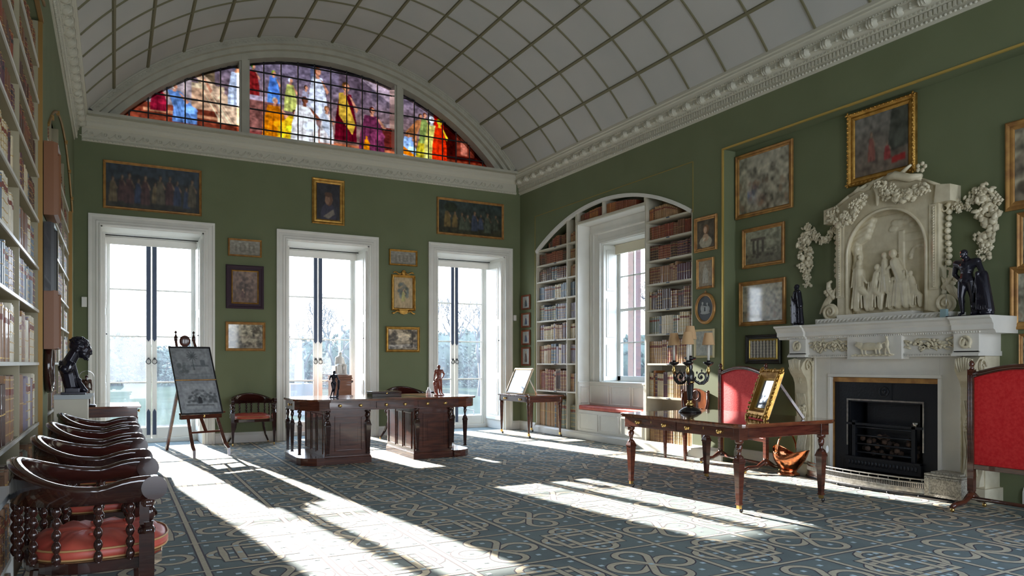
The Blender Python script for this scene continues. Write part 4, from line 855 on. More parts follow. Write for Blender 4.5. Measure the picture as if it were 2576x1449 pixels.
# oval relief
a, z = RW(1776, 776, XR); ro = tag(empty('oval_relief', (XR - .004, a, z), -PI / 2), 'oval classical relief in dull gilt frame, third down on the pier', 'picture')
m = MB()
for i in range(33):
    t = 2 * PI * i / 32
    for rr, d in ((1.0, 0), (1.0, .02), (.9, .035), (.8, .025), (.78, .01)): m.v.append((.19 * rr * math.cos(t), -d, .215 * rr * math.sin(t)))
for i in range(32):
    for q in range(4): m.f.append((i * 5 + q, i * 5 + 5 + q, i * 5 + 6 + q, i * 5 + 1 + q)); m.m.append(0); m.s.append(True)
m.build('frame', GOLDW, ro); m = MB(); m.prism([(.152 * math.cos(t * PI / 16), .172 * math.sin(t * PI / 16)) for t in range(32)], 'y', -.012, -.004); m.build('ground', mat('relief_slate', (.06, .07, .08), .5), ro)
sculpt('figures', [('e', (-.05, -.014, .0), (.04, .012, .06)), ('e', (-.045, -.016, .075), (.02, .012, .022)), ('e', (.05, -.014, -.01), (.045, .012, .05)), ('e', (.045, -.016, .06), (.02, .012, .022)), ('e', (0, -.013, -.06), (.10, .01, .025)), ('c', (-.03, -.016, .03), (.04, -.016, .02), .012, .01)], .006, mat('relief_pale', (.34, .36, .36), .5), ro)
bx('ring', GOLDW, ro, -.01, -.012, .215, .01, 0, .24)
XN = 7.31
P('pale battle scene in gilt frame, topmost left in the fireplace recess', 'R', (1854, 372, 1997, 538), 'scene', GOLDW, .06, 15, X=XN, glazed=True)
P('ruined temple drawing in gilt frame, second down left of the chimneypiece', 'R', (1871, 568, 1976, 670), 'ruin', GOLDW, .05, 16, X=XN, glazed=True)
P('pale rocky scene in gilt frame, beside the draped bronze statuette', 'R', (1863, 704, 1979, 818), 'scene', GOLDW, .055, 17, X=XN, glazed=True)
P('pastoral painting in heavy carved gilt frame above the overmantel', 'R', (2137, 262, 2309, 453), 'pastoral', GOLD, .09, 18, X=XN, deep=1.6, ornate=True)
P('large landscape in gilt frame cut by the right edge of the photo', 'R', None, 'land', GOLDW, .08, 19, X=XN, glazed=True, pos=(3.30, 3.12, 1.00, .82))
P('gilt-framed drawing above another at the right edge, middle of three', 'R', None, 'ruin', GOLDW, .05, 20, X=XN, glazed=True, pos=(3.42, 2.42, .56, .52))
P('gilt-framed drawing above the dark-framed one at the right edge', 'R', None, 'scene', GOLDW, .07, 21, X=XN, glazed=True, pos=(3.45, 1.90, .62, .58))
P('small dark-framed drawing at the right edge above the red screen', 'R', None, 'ruin', GOLDW, .03, 24, X=XN, glazed=True, pos=(3.47, 1.35, .42, .44))
# tray of plaster cameos
rt, w_, h_ = P('black and gilt framed tray of round white cameos beside the chimneypiece', 'R', (1879, 842, 1968, 915), 'x', EBONY, .06, 22, X=XN, mount=(mat('dark_blue_ground', (.02, .022, .05), .6), .02, GOLDL))
m = MB()
for i in range(8):
    for j in range(6): m.lathe([(0, 0), (.020, 0), (.017, .008), (0, .011)], (0, 0, 0), 10) if False else m.ell((-.5 * (w_ - .20) + (w_ - .20) * i / 7, -.022, -.5 * (h_ - .19) + (h_ - .19) * j / 5), (.020, .008, .024), 8)
m.build('cameos', mat('plaster_cameo', (.55, .52, .44), .6), rt)
# frames hung on the left pier
P('deep wooden frame highest on the left-wall pier', 'L', None, 'portrait', mat('warm_wood', (.22, .08, .025), .4), .05, 30, X=XL, deep=3.0, pos=(7.48, 2.86, .42, .62))
P('black-framed picture with white slip on the left-wall pier', 'L', None, 'pale', EBONY, .04, 31, X=XL, deep=2.2, pos=(7.48, 2.20, .44, .58), glazed=True)
P('deep wooden frame above the oval one on the left-wall pier', 'L', None, 'portrait', mat('warm_wood', (.22, .08, .025), .4), .05, 32, X=XL, deep=3.0, pos=(7.48, 1.67, .42, .50))
ro = tag(empty('oval_picture', (XL + .004, 7.48, 1.27), PI / 2), 'dark oval mahogany frame lowest on the left-wall pier', 'picture')
m = MB(); m.tube([(.17 * math.cos(t * PI / 16), -.03, .20 * math.sin(t * PI / 16)) for t in range(32)], .032, 8, closed=True); m.build('frame', DARKW, ro); m = MB(); m.prism([(.15 * math.cos(t * PI / 16), .18 * math.sin(t * PI / 16)) for t in range(32)], 'y', -.02, 0); m.build('ground', mat('dark_oil', (.03, .02, .02), .4), ro)
# wall sensors
x, z = BW(212, 760); s = tag(bx('wall_sensor', WHITE, None, x - .035, YB - .05, z - .075, x + .035, YB - .002, z + .075, bevel=.004), 'small white box on the green wall left of the left door', 'sensor')
x, z = BW(1293.5, 800); tag(bx('wall_sensor', WHITE, None, x - .03, YB - .04, z - .055, x + .03, YB - .002, z + .055, bevel=.004), 'small white box on the green wall right of the right door', 'sensor')
# ================================================================ CHIMNEYPIECE AND OVERMANTEL
YC = 4.92; XW = 7.31
def W(dx, dy=0, z=0): return (XW + dy, YC - dx, z)      # metres right of the fireplace axis, metres out of the wall (negative), height
def mb_profile_x(m, prof, x0, x1): m.prism([(-d, z) for d, z in prof], 'x', x0, x1); return m
cp = tag(empty('chimneypiece', W(0), -PI / 2), 'large white carved marble chimneypiece with scrolled console jambs', 'fireplace')
m = MB()
for x0, x1, dd in ((-1.16, -.84, .03), (-.84, .84, 0), (.84, 1.16, .03)):
    mb_profile_x(m, [(0, 1.575), (.33 + dd, 1.575), (.345 + dd, 1.60), (.37 + dd, 1.61), (.37 + dd, 1.655), (.385 + dd, 1.67), (.40 + dd, 1.70), (.43 + dd, 1.715), (.43 + dd, 1.735), (0, 1.735)], x0 - (.06 if x0 < -.9 else 0), x1 + (.06 if x1 > .9 else 0))
for i in range(92): x = -1.08 + i * .0237; m.box(x, -.352 - (.03 if abs(x) > .84 else 0), 1.582, x + .012, -.33, 1.598)
m.build('mantel_shelf', MARBLE, cp, .003)
m = MB(); m.box(-1.05, -.30, 1.37, 1.05, 0, 1.575)
for s in (-1, 1): a, b = sorted((s * .84, s * 1.07)); m.box(a, -.36, 1.37, b, 0, 1.575); mb_profile_x(m, [(0, 1.37), (.385, 1.37), (.385, 1.385), (.37, 1.40), (.36, 1.405), (.36, 1.415), (0, 1.415)], a - .01, b + .01)
mb_profile_x(m, [(0, 1.365), (.315, 1.365), (.325, 1.385), (.31, 1.405), (0, 1.41)], -.84, .84)
for i in range(64): m.ell((-.83 + i * .0263, -.322, 1.385), (.011, .008, .011), 4)
m.box(-.31, -.345, 1.345, .31, 0, 1.585); m.build('frieze', MARBLE, cp, .003)
ox = [('e', (-.02, -.385, 1.475), (.115, .022, .042)), ('e', (-.15, -.388, 1.495), (.036, .022, .026)), ('e', (-.12, -.388, 1.485), (.04, .02, .035)), ('e', (.09, -.385, 1.478), (.04, .022, .040))]
for x in (-.11, -.07, .05, .09): ox.append(('c', (x, -.385, 1.46), (x + .01, -.385, 1.40), .013, .007))
ox += [('c', (-.14, -.39, 1.52), (-.19, -.39, 1.53), .006, .003), ('c', (.12, -.385, 1.49), (.145, -.385, 1.42), .006, .004), ('e', (.18, -.382, 1.50), (.022, .018, .05)), ('e', (.175, -.385, 1.565), (.015, .015, .018)), ('c', (.17, -.385, 1.45), (.16, -.385, 1.40), .014, .008), ('c', (.19, -.385, 1.45), (.21, -.385, 1.40), .014, .008), ('c', (.17, -.39, 1.52), (.12, -.39, 1.50), .008, .006), ('e', (0, -.355, 1.388), (.26, .018, .010))]
for i in range(14): ox.append(('e', (-.23 + i * .035, -.365, 1.383 + .006 * (i % 2)), (.020, .014, .012)))
sculpt('ox_and_herdsman_relief', ox, .0055, IVORY, cp, 2)
rg = random.Random(5)
for s, nm in ((-1, 'left'), (1, 'right')):
    m = MB()
    for i in range(34):
        x = s * rg.uniform(.34, .80); z = rg.uniform(1.44, 1.545); m.ell((x, -.308, z), (rg.uniform(.03, .06), .014, .012), 6, rot=rotm(y=rg.uniform(-60, 60)))
    for i in range(14): m.ell((s * rg.uniform(.38, .76), -.315, rg.uniform(1.45, 1.53)), (.016, .014, .016), 8)
    m.tube([(s * (.52 + .10 * math.cos(t * .5)), -.318, 1.47 + .07 * math.sin(t * .5)) for t in range(7)], .010, 6)
    m.build('leaf_swag', IVORY, cp)
    m = MB(); m.tube([(s * (.955 + .045 * math.cos(t * .4 + 2.2)), -.372, 1.50 + .05 * math.sin(t * .4 + 2.2)) for t in range(16)], [.010 + .006 * math.sin(t * .2) for t in range(16)], 6)
    m.ell((s * .935, -.37, 1.49), (.022, .016, .045), 8, rot=rotm(y=20 * s)); m.ell((s * .98, -.37, 1.475), (.018, .014, .04), 8, rot=rotm(y=-30 * s)); m.build('shell_ornament', IVORY, cp)
    # console jamb
    m = MB(); a, b = sorted((s * .86, s * 1.06)); m.box(a, -.24, 0, b, 0, 1.37); a2, b2 = sorted((s * .83, s * 1.09)); m.box(a2, -.30, 0, b2, 0, .14)
    pr_ = []
    for t in range(22): a_ = t / 21; zz = 1.36 - 1.2 * a_; dd = .25 + .13 * math.exp(-((a_ - .09) / .09) ** 2) + .04 * math.exp(-((a_ - .3) / .25) ** 2) + .07 * math.exp(-((a_ - 1.0) / .10) ** 2); pr_.append((dd, zz))
    m.prism([(0, 1.36)] + [(-d, z) for d, z in pr_] + [(0, .16)], 'x', a + .01, b - .01)
    jm = m.build('jamb', IVORY, cp)
    m = MB(); xc = s * .96
    for k in range(-3, 4):
        m.tube([(xc + k * (.024 - .0035 * j * .5), -(.395 + .012 * math.sin(j * .7 + 1) - .011 * j * (j > 3)), 1.355 - .036 * j - .005 * abs(k)) for j in range(9 - abs(k))], [.013 - .0009 * j for j in range(9 - abs(k))], 6)
        m.tube([(xc + k * .018, -.285 - .015 * math.cos(j), .95 - .05 * j) for j in range(15)], .008, 5)
    for j in range(12): m.ell((xc + rg.uniform(-.05, .05), -.30, .74 + rg.uniform(-.07, .07)), (.026, .02, .022), 7)
    for k in range(-2, 3): m.tube([(xc + k * .02, -.28 - .012 * j, .34 - .03 * j) for j in range(6)], [.006, .012, .014, .013, .010, .006], 6)
    m.build('acanthus_carving', IVORY, jm)
    m = MB(); a3, b3 = (a - .015, b + .015)
    for xx in (a3, b3): m.tube([(xx, -.30 + .055 * math.cos(t * .45) * (1 - t / 22), 1.27 + .075 * math.sin(t * .45) * (1 - t / 22)) for t in range(20)], .009, 5)
    m.tube([(s * .845, -.235, z / 30) for z in range(4, 41)], [.010 + .004 * (z % 2) for z in range(4, 41)], 6); m.build('scroll', IVORY, jm)
m = MB(); m.box(-.83, -.215, 0, -.621, -.021, 1.365); m.box(.621, -.215, 0, .83, -.021, 1.365); m.box(-.62, -.2145, 1.151, .62, -.0215, 1.364)
for a in ((-.645, 0, -.61, 1.149), (.61, 0, .645, 1.149), (-.6455, 1.15, .6455, 1.185)): m.box(a[0], -.235, a[1], a[2], -.02, a[3])
m.box(-.845, -.23, 0, -.815, -.02, 1.365); m.box(.815, -.23, 0, .845, -.02, 1.365)
m.build('marble_slips', MARBLE, cp, .004)
tag(bx('hearthstone', mat('hearth_slab', (.06, .055, .05), .3), None, XW - .50, YC - .86, 0.0005, XW - .24, YC + .86, .012), 'dark hearth slab in front of the grate behind the fender', 'hearth')
# ---- register grate
gr = tag(empty('fire_grate', W(0), -PI / 2), 'black cast-iron register grate filling the fireplace opening', 'grate')
m = MB(); m.box(-.605, -.17, .013, -.43, -.15, 1.12); m.box(.43, -.17, .013, .605, -.15, 1.12); m.box(-.43, -.17, .90, .43, -.15, 1.12); m.box(-.605, -.19, 1.095, .605, -.15, 1.145, 1); m.box(-.615, -.19, .013, -.60, -.15, 1.12, 1)
m.lathe([(0, 0), (.028, .0), (.05, .0), (.048, .012), (.03, .008), (.02, .018), (0, .022)], (0, 0, 0), 20) if False else None
m.tube([(.05 * math.cos(t * PI / 12), -.175, 1.0 + .05 * math.sin(t * PI / 12)) for t in range(24)], .008, 6, closed=True); m.ell((0, -.175, 1.0), (.025, .015, .025), 10)
m.box(-.09, -.174, .915, .09, -.17, 1.085)
m.build('face_plate', [IRON, GOLDW], gr)
m = MB(); m.box(-.43, -.155, .02, -.41, .12, .90); m.box(.41, -.155, .02, .43, .12, .90); m.box(-.43, .10, .02, .43, .12, .90); m.box(-.43, -.15, .88, .43, .12, .90); m.box(-.30, -.02, .30, .30, .10, .88); m.build('fire_box', IRON, gr)
m = MB()
for a in ((-.44, .40, -.425, .894), (.425, .40, .44, .894), (-.4405, .895, .4405, .912)): m.box(a[0], -.182, a[1], a[2], -.165, a[3])
m.build('bright_edge', STEEL, gr)
m = MB()
for z in (.34, .43, .52, .61): m.tube([(-.33, -.185, z), (.33, -.185, z)], .010, 8)
for x in (-.34, .34): m.box(x - .02, -.20, .27, x + .02, -.165, .68)
m.box(-.43, -.20, .60 + .03, .43, -.15, .655); m.build('fire_bars', IRON, gr)
m = MB(); m.prism([(-.43, .16), (.43, .16), (.43, .285), (-.43, .285)], 'y', -.215, -.175); 
for i in range(20): m.ell((-.38 + i * .04, -.218, .225), (.014, .010, .03), 6)
m.box(-.43, -.23, .27, .43, -.17, .29); m.build('ash_front', IRON, gr)
m = MB(); m.lathe([(0, 0), (.018, 0), (.03, .03), (.03, .045), (0, .045)], (.36, -.19, .655), 10); m.build('cup', STEEL, gr)
rg = random.Random(2); m = MB()
for i in range(40): m.ell((rg.uniform(-.3, .3), rg.uniform(-.15, -.02), rg.uniform(.31, .52)), (.035, .03, .03), 6)
tag(m.build('kindling', mat('burnt_log', (.10, .055, .035), .9, col2=(.03, .02, .018), scale=15), None), 'brown logs and embers piled in the black grate', 'firewood', kind='stuff').matrix_world = gr.matrix_world
o = bpy.data.objects['kindling']; o.location = W(0); o.rotation_euler.z = -PI / 2
# ---- fender
fd = tag(empty('fender', W(0), -PI / 2), 'low bowed pierced steel fender before the grate', 'fender')
def bow(z, d0, n=26): return [(-.86 + 1.72 * i / n, -(.30 + d0 * abs(math.sin(PI * i / n)) ** .6), z) for i in range(n + 1)]
m = MB()
for z, r in ((.03, .012), (.14, .009), (.085, .005), (.175, .008)): m.tube(bow(z, .22), r, 6)
P0 = bow(0, .22, 100)
for i, p in enumerate(P0): m.box(p[0] - .005, p[1] - .002, .14, p[0] + .005, p[1] + .002, .175) if i % 6 == 0 else None; m.box(p[0] - .0045, p[1] - .003, .088, p[0] + .0045, p[1] + .003, .14)
for i in range(100): a, b = P0[i], P0[i + 1]; m.add([(a[0], a[1], .03), (b[0], b[1], .03), (b[0], b[1], .086), (a[0], a[1], .086)], [(0, 1, 2, 3)], smooth=False)
m.build('pierced_band', STEEL, fd)
m = MB(); m.sweep(bow(0.013, .23), [(-.02, 0), (.02, 0), (.02, .012), (-.02, .012)]); 
for p in bow(.0, .24, 6): m.ell((p[0], p[1] - .01, .013), (.014, .014, .012), 8)
m.build('base_rail', IRON, fd)
# ---- overmantel relief
om = tag(empty('overmantel', W(-.02, 0, 1.736), -PI / 2), 'tall white carved overmantel with arched figure relief and scrolled sides', 'overmantel')
m = MB(); m.box(-.77, -.26, 0, .77, 0, .065)
for i in range(31): x = -.74 + i * .049; m.tube([(x - .018, -.262, .018), (x, -.268, .03), (x + .012, -.268, .046), (x + .03, -.262, .05)], [.007, .010, .010, .006], 5)
m.box(-.52, -.22, .065, .36, 0, .10); m.build('plinth', MARBLE, om, .002)
m = MB(); N = 30; arc = [(.455 * math.cos(PI - PI * i / N), .745 + .455 * math.sin(PI - PI * i / N)) for i in range(N + 1)]; inner = [(-.455, .10)] + arc + [(.455, .10)]
outer = [(-.58, .065), (-.58, 1.16), (-.70, 1.16), (-.70, 1.30), (-.60, 1.32), (-.42, 1.42), (-.2, 1.50), (0, 1.53), (.2, 1.50), (.42, 1.42), (.60, 1.32), (.70, 1.30), (.70, 1.16), (.58, 1.16), (.58, .065)]
m.prism(outer + [(p[0], p[1]) for p in inner[::-1]], 'y', -.13, -.03); m.prism(outer, 'y', -.03, 0)
m.build('carved_surround', IVORY, om, .002)
m = MB(); m.tube([(p[0], -.135, p[1]) for p in inner], .016, 6)
for s in (-1, 1):
    m.box(min(s * .49, s * .585), -.145, .30, max(s * .49, s * .585), -.13, 1.15); m.box(min(s * .525, s * .56), -.155, .32, max(s * .525, s * .56), -.14, 1.13)
    for i in range(30): m.ell((s * .54, -.157, .33 + i * .027), (.012, .006, .014), 4)
    m.prism([(s * .56, 1.15), (s * .72, 1.15), (s * .72, 1.31), (s * .58, 1.33)][::s], 'y', -.18, 0)
for k in range(len(outer) - 1):
    if 2 <= k <= 11: m.tube([(outer[k][0], -.14, outer[k][1]), (outer[k + 1][0], -.14, outer[k + 1][1])], .018, 6)
m.build('mouldings', IVORY, om)
for s in (-1, 1):
    m = MB(); m.tube([(s * (.66 + (.085 - .0035 * t) * math.cos(t * .5 + 1.57 * s)), -.155, .15 + (.085 - .0035 * t) * math.sin(t * .5 + 1.57 * s)) for t in range(24)], [.020 - .0004 * t for t in range(24)], 6); m.ell((s * .66, -.13, .15), (.095, .022, .095), 16); m.lathe([(0, 0)] * 2, (0, 0, 0), 3) if False else None
    for k in range(4): m.tube([(s * (.60 + .035 * k + .016 * j), -.12, .42 - .03 * k - .028 * j) for j in range(8)], [.008, .016, .020, .022, .022, .020, .016, .010], 6)
    m.tube([(s * .62, -.12, .30), (s * .70, -.12, .40), (s * .70, -.12, .48), (s * .66, -.12, .50)], [.03, .03, .025, .015], 6)
    for k in range(5): m.ell((s * (.64 + .025 * k), -.12, .35 + .03 * (k % 3)), (.028, .03, .03), 7)
    m.build('volute', IVORY, om)
    m = MB()
    for i in range(10): m.ell((s * (.635 + .008 * math.sin(i)), -.06, .56 + i * .063), (.030, .035, .032), 8)
    m.tube([(s * (.61 + .03 * math.sin(t * .7)), -.08, 1.10 + .03 * math.cos(t * .7)) for t in range(8)], .010, 5); m.build('fruit_drop', IVORY, om)
def garland(name, path, rad, seed, parent=None, m_=IVORY, dens=52, loc=None, rz=0, label=None):
    rg = random.Random(seed); m = MB(); P = [Vector(p) for p in path]; L = [0]
    for i in range(1, len(P)): L.append(L[-1] + (P[i] - P[i - 1]).length)
    n = int(L[-1] * dens)
    for i in range(n):
        s = L[-1] * (i + .5) / n; j = max(k for k in range(len(L)) if L[k] <= s); j = min(j, len(P) - 2); t = (s - L[j]) / (L[j + 1] - L[j]); c = P[j].lerp(P[j + 1], t); r = rad(s / L[-1])
        for q in range(3):
            o = Vector((rg.uniform(-1, 1) * r, -rg.uniform(0, .8) * r - .01, rg.uniform(-1, 1) * r * .6)); kk = rg.random()
            if kk < .42: rr = r * rg.uniform(.34, .5); m.ell(c + o * .8, (rr, rr, rr), 7)
            elif kk < .62:
                for a in range(5): an = a * 1.257; m.ell(c + o + Vector((.35 * r * math.cos(an), -.01, .35 * r * math.sin(an))), (r * .26, r * .14, r * .26), 5)
            else: m.ell(c + o * 1.1, (r * .5, r * .16, r * .24), 6, rot=rotm(x=rg.uniform(-40, 40), y=rg.uniform(0, 360)))
    o = m.build(name, m_, parent)
    if loc: o.location = loc; o.rotation_euler.z = rz
    if label: tag(o, label, 'garland')
    return o
garland('top_garland', [(-.62, -.15, 1.28), (-.5, -.16, 1.12), (-.36, -.16, 1.18), (-.22, -.16, 1.36)], lambda t: .065 + .02 * math.sin(PI * t), 3, om)
garland('top_garland', [(.0, -.16, 1.46), (.12, -.16, 1.32), (.30, -.16, 1.26), (.50, -.16, 1.34)], lambda t: .065 + .02 * math.sin(PI * t), 4, om)
m = MB(); m.tube([(-.36 + .06 * t, -.14, 1.44 + .03 * math.sin(t * 1.9) + .012 * t) for t in range(12)], [.018, .024, .02, .026, .02, .026, .022, .026, .02, .024, .02, .012], 6)
m.tube([(-.08, -.17, 1.45), (-.04, -.18, 1.36), (-.06, -.17, 1.24)], [.035, .03, .012], 6); m.tube([(.0, -.15, 1.5), (.15, -.17, 1.52), (.3, -.15, 1.46), (.42, -.15, 1.46)], [.03, .045, .045, .02], 8)
for a in range(5): m.ell((.40 + .04 * math.cos(a * 1.26), -.13, 1.55 + .035 * math.sin(a * 1.26)), (.025, .015, .025), 6)
m.build('ribbon_carving', IVORY, om)
# the relief scene: draped figures before an arch, tree trunk at left
RP = []
def rel_fig(x, z, h, lean=0, seat=False, arm=None):
    y = -.075; r = h * .075; h = h * 1.12
    RP.append(('e', (x + lean * h, y - .02, z + h * .93), (r, r * .9, r * 1.15)))
    RP.append(('c', (x, y, z + h * (.45 if not seat else .40)), (x + lean * h * .85, y - .01, z + h * .78), h * .10, h * .085))
    RP.append(('c', (x - h * .02, y, z + h * .42), (x - h * .06, y - .01, z + h * .05), h * .10, h * .07)); RP.append(('c', (x + h * .04, y - .01, z + h * .42), (x + h * (.20 if seat else .07), y - .02, z + h * (.30 if seat else .05)), h * .09, h * .06))
    if seat: RP.append(('c', (x + h * .2, y - .02, z + h * .3), (x + h * .18, y - .02, z + h * .03), h * .06, h * .045))
    if arm: RP.append(('c', (x + lean * h * .85, y - .02, z + h * .76), (x + arm[0], y - .03, z + arm[1]), h * .035, h * .022))
    for k in range(5): xx = x + (k - 2) * h * .045; RP.append(('c', (xx, y - .03, z + h * .62), (xx + (k - 2) * h * .03, y - .035, z + h * .06), h * .014, h * .020))
rel_fig(-.33, .14, .50, .0, True, (.1, .3)); rel_fig(-.16, .14, .44, .1, True, (.16, .22)); rel_fig(-.02, .30, .40, -.02, False, (-.1, .2)); rel_fig(.17, .14, .56, -.16, False, (-.16, .42)); rel_fig(.05, .14, .30, .05, True); rel_fig(-.36, .38, .34, .1); rel_fig(.30, .14, .34, -.1, True)
for i in range(9): RP.append(('c', (-.40 + .03 * math.sin(i), -.04, .62 + i * .055), (-.38 + .045 * i * (i > 4) * .5, -.05, .68 + i * .055), .05, .045))
for i in range(16): RP.append(('e', (rg.uniform(-.40, .36), -.04, rg.uniform(.10, .17)), (.05, .03, .03)))
for i in range(10): RP.append(('e', (.05 + rg.uniform(-.02, .30), -.04, rg.uniform(.98, 1.10)), (.05, .02, .03)))
RP.append(('b', (.10, -.055, .12, .16, -.03, .96))); RP.append(('b', (.16, -.05, .84, .44, -.03, .92)))
for i in range(13): a = PI * i / 12; RP.append(('e', (.34 + .11 * math.cos(a), -.04, .66 + .12 * math.sin(a)), (.022, .02, .022)))
RP.append(('b', (-.452, -.038, .10, .452, -.02, .75)))
for i in range(8): z0 = .75 + .05 * i; hw = math.sqrt(max(.001, .45 ** 2 - (z0 + .05 - .745) ** 2)) if i else .45; RP.append(('b', (-hw, -.038, z0 - .01, hw, -.02, z0 + .052)))
sculpt('figure_relief', RP, .0065, IVORY, om, 1)
garland('garland', [(-.66, 0, 2.86), (-.78, 0, 2.72), (-.92, 0, 2.74), (-1.06, 0, 2.93), (-1.10, 0, 2.88), (-1.10, 0, 2.72), (-1.09, 0, 2.55), (-1.08, 0, 2.40), (-1.06, 0, 2.22)], lambda t: .05 + .035 * math.sin(PI * min(1, max(0, (t - .45) / .5))) if t > .45 else .055, 8, loc=W(0, -.025, 0), rz=-PI / 2, label='carved fruit garland hanging on the green wall left of the overmantel')
garland('garland', [(.64, 0, 2.90), (.74, 0, 2.80), (.82, 0, 2.86), (.90, 0, 2.98), (.97, 0, 2.95), (.99, 0, 2.80), (.99, 0, 2.62), (.98, 0, 2.45), (.96, 0, 2.28)], lambda t: .055 + .04 * math.sin(PI * min(1, max(0, (t - .35) / .6))), 9, loc=W(0, -.025, 0), rz=-PI / 2, label='carved fruit garland hanging on the green wall right of the overmantel')
# ---- copper coal scuttle
sc = tag(empty('coal_scuttle', (6.93, 5.98, 0), -PI / 2), 'polished copper helmet coal scuttle with swing handle beside the hearth', 'coal scuttle')
m = MB(); NU, NV = 28, 12
for j in range(NV + 1):
    t = j / NV; rr = .10 + .10 * math.sin(min(1, t * 1.25) * PI / 2) - .02 * max(0, t - .8)
    for i in range(NU):
        a = 2 * PI * i / NU; lip = (.5 + .5 * math.cos(a)); spout = max(0, math.cos(a)) ** 3; back = max(0, -math.cos(a)) ** 2
        x = (rr * (1 + .20 * t * spout) + .055 * t ** 3 * spout) * math.cos(a); y = rr * .82 * math.sin(a) * (1 - .15 * spout * t); z = .055 + t * (.17 + .09 * abs(math.cos(a)) ** 1.5 + .02 * back)
        m.v.append((x, y, z))
for j in range(NV):
    for i in range(NU): m.f.append((j * NU + i, j * NU + (i + 1) % NU, (j + 1) * NU + (i + 1) % NU, (j + 1) * NU + i)); m.m.append(0); m.s.append(True)
m.f.append(tuple(range(NU))[::-1]); m.m.append(0); m.s.append(False)
bo = m.build('bowl', COPPER, sc); so = bo.modifiers.new('s', 'SOLIDIFY'); so.thickness = .004; ss = bo.modifiers.new('u', 'SUBSURF'); ss.levels = 1; ss.render_levels = 1
m = MB(); m.tube([m_v for m_v in [(0, 0, 0)]] * 2, .001, 4) if False else None
m.lathe([(.10, 0), (.125, 0), (.125, .015), (.095, .03), (.085, .045), (.10, .058)], (0, 0, 0), 28); m.build('foot_ring', COPPER, sc)
m = MB(); m.tube([(-.03 + 0 * t, .165 * math.cos(PI * t / 14), .25 + .24 * math.sin(PI * t / 14)) for t in range(15)], .009, 8); 
for s in (-1, 1): m.ell((-.03, s * .168, .25), (.018, .012, .022), 8)
m.build('swing_handle', COPPER, sc)
# ---- pale carved box on the hearth
cb_ = tag(empty('carved_casket', (7.0, 4.13, 0), -PI / 2), 'pale carved lidded box on the floor beside the right fire screen', 'box')
CK = mat('pale_carved_ivory', (.50, .46, .38), .6, col2=(.30, .27, .22), scale=60, contrast=(.45, .55), bump=.6, bscale=90)
m = MB(); m.box(-.17, -.13, .03, .17, .13, .22); 
for a in ((-.175, .03, -.13, .22), (.13, .03, .175, .22), (-.13, .03, .13, .055), (-.13, .195, .13, .22)): m.box(a[0], -.145, a[1], a[2], -.13, a[3])
for i in range(16): m.ell((-.16 + i * .0213, -.147, .205), (.008, .006, .008), 5)
m.build('case', CK, cb_, .002); m = MB(); m.box(-.18, -.14, .225, .18, .14, .245); m.box(-.14, -.10, .245, .14, .10, .262); m.build('lid', CK, cb_, .003)
m = MB()
for x in (-.15, .15):
    for y in (-.11, .11): m.ell((x, y, .016), (.018, .018, .016), 8)
m.build('feet', CK, cb_)
# ---- small grey-blue sensor box on the mantel shelf
s = tag(empty('sensor_box', W(.715, -.30, 1.736), -PI / 2), 'small pale blue box with thin aerial on the mantel, left of the nude bronze', 'sensor')
m = MB(); m.box(-.03, -.02, 0, .03, .02, .085); m.build('case', mat('pale_blue_plastic', (.25, .36, .38), .5), s, .003); m = MB(); m.tube([(.02, 0, .08), (.02, 0, .24)], .0025, 6); m.build('aerial', STEEL, s)
# ---- fire screens
def screen(label, x, yl, yr, top, seed, rot=0):
    wd = (yl - yr); root = tag(empty('fire_screen', (x, (yl + yr) / 2, 0), -PI / 2 + rot), label, 'fire screen'); hw = wd / 2; arch = .075
    m = MB(); n = 16; P1 = [(-hw + .04 + (wd - .08) * i / n, top - .06 + arch * math.sin(PI * i / n)) for i in range(n + 1)]
    m.prism([(-hw + .04, .40)] + [(hw - .04, .40)] + P1[::-1], 'y', -.006, .006); m.build('silk_panel', REDSILK, root)
    for s in (-1, 1):
        m = MB(); xx = s * (hw - .015); m.box(xx - .028, -.022, .16, xx + .028, .022, top)
        for q in (-.014, 0, .014): m.tube([(xx + q, -.024, .42), (xx + q, -.024, top - .05)], .004, 5)
        pt = m.build('post', MAHOG, root, .003)
        m = MB(); m.lathe([(.016, 0), (.024, .008), (.012, .018), (.018, .03), (.024, .048), (.016, .07), (.004, .082), (0, .084)], (xx, 0, top), 14); m.build('finial', MAHOG, pt)
        m = MB(); m.lathe([(.030, .10), (.040, .12), (.026, .14), (.030, .17)], (xx, 0, 0), 14)
        m.tube([(xx, -.30, .045), (xx, -.24, .065), (xx, -.12, .07), (xx, -.05, .11), (xx, 0, .14), (xx, .05, .11), (xx, .12, .07), (xx, .22, .055)], [.022, .024, .022, .028, .034, .028, .022, .018], 8)
        m.build('foot', MAHOG, root)
        for yy in (-.29, .20): m = MB(); m.ell((xx, yy, .02), (.020, .018, .02), 10); m.build('castor', BRASS, root)
    m = MB(); m.tube([(p[0], 0, p[1] + .012) for p in P1], .026, 8)
    for dz in (-.006, .022): m.tube([(p[0], -.024, p[1] + dz) for p in P1], .005, 5)
    m.build('top_rail', MAHOG, root)
    m = MB(); m.box(-hw + .01, -.018, .36, hw - .01, .018, .405); m.build('lower_rail', MAHOG, root, .003); m = MB(); m.tube([(-hw, 0, .10), (hw, 0, .10)], .018, 8); m.build('stretcher', MAHOG, root)
screen('arched red silk fire screen left of the chimneypiece, behind the table', 6.90, 7.16, 6.19, 1.22, 1, -R(11))
screen('large red silk fire screen right of the chimneypiece at the photo edge', 6.72, 3.80, 2.93, 1.245, 2)
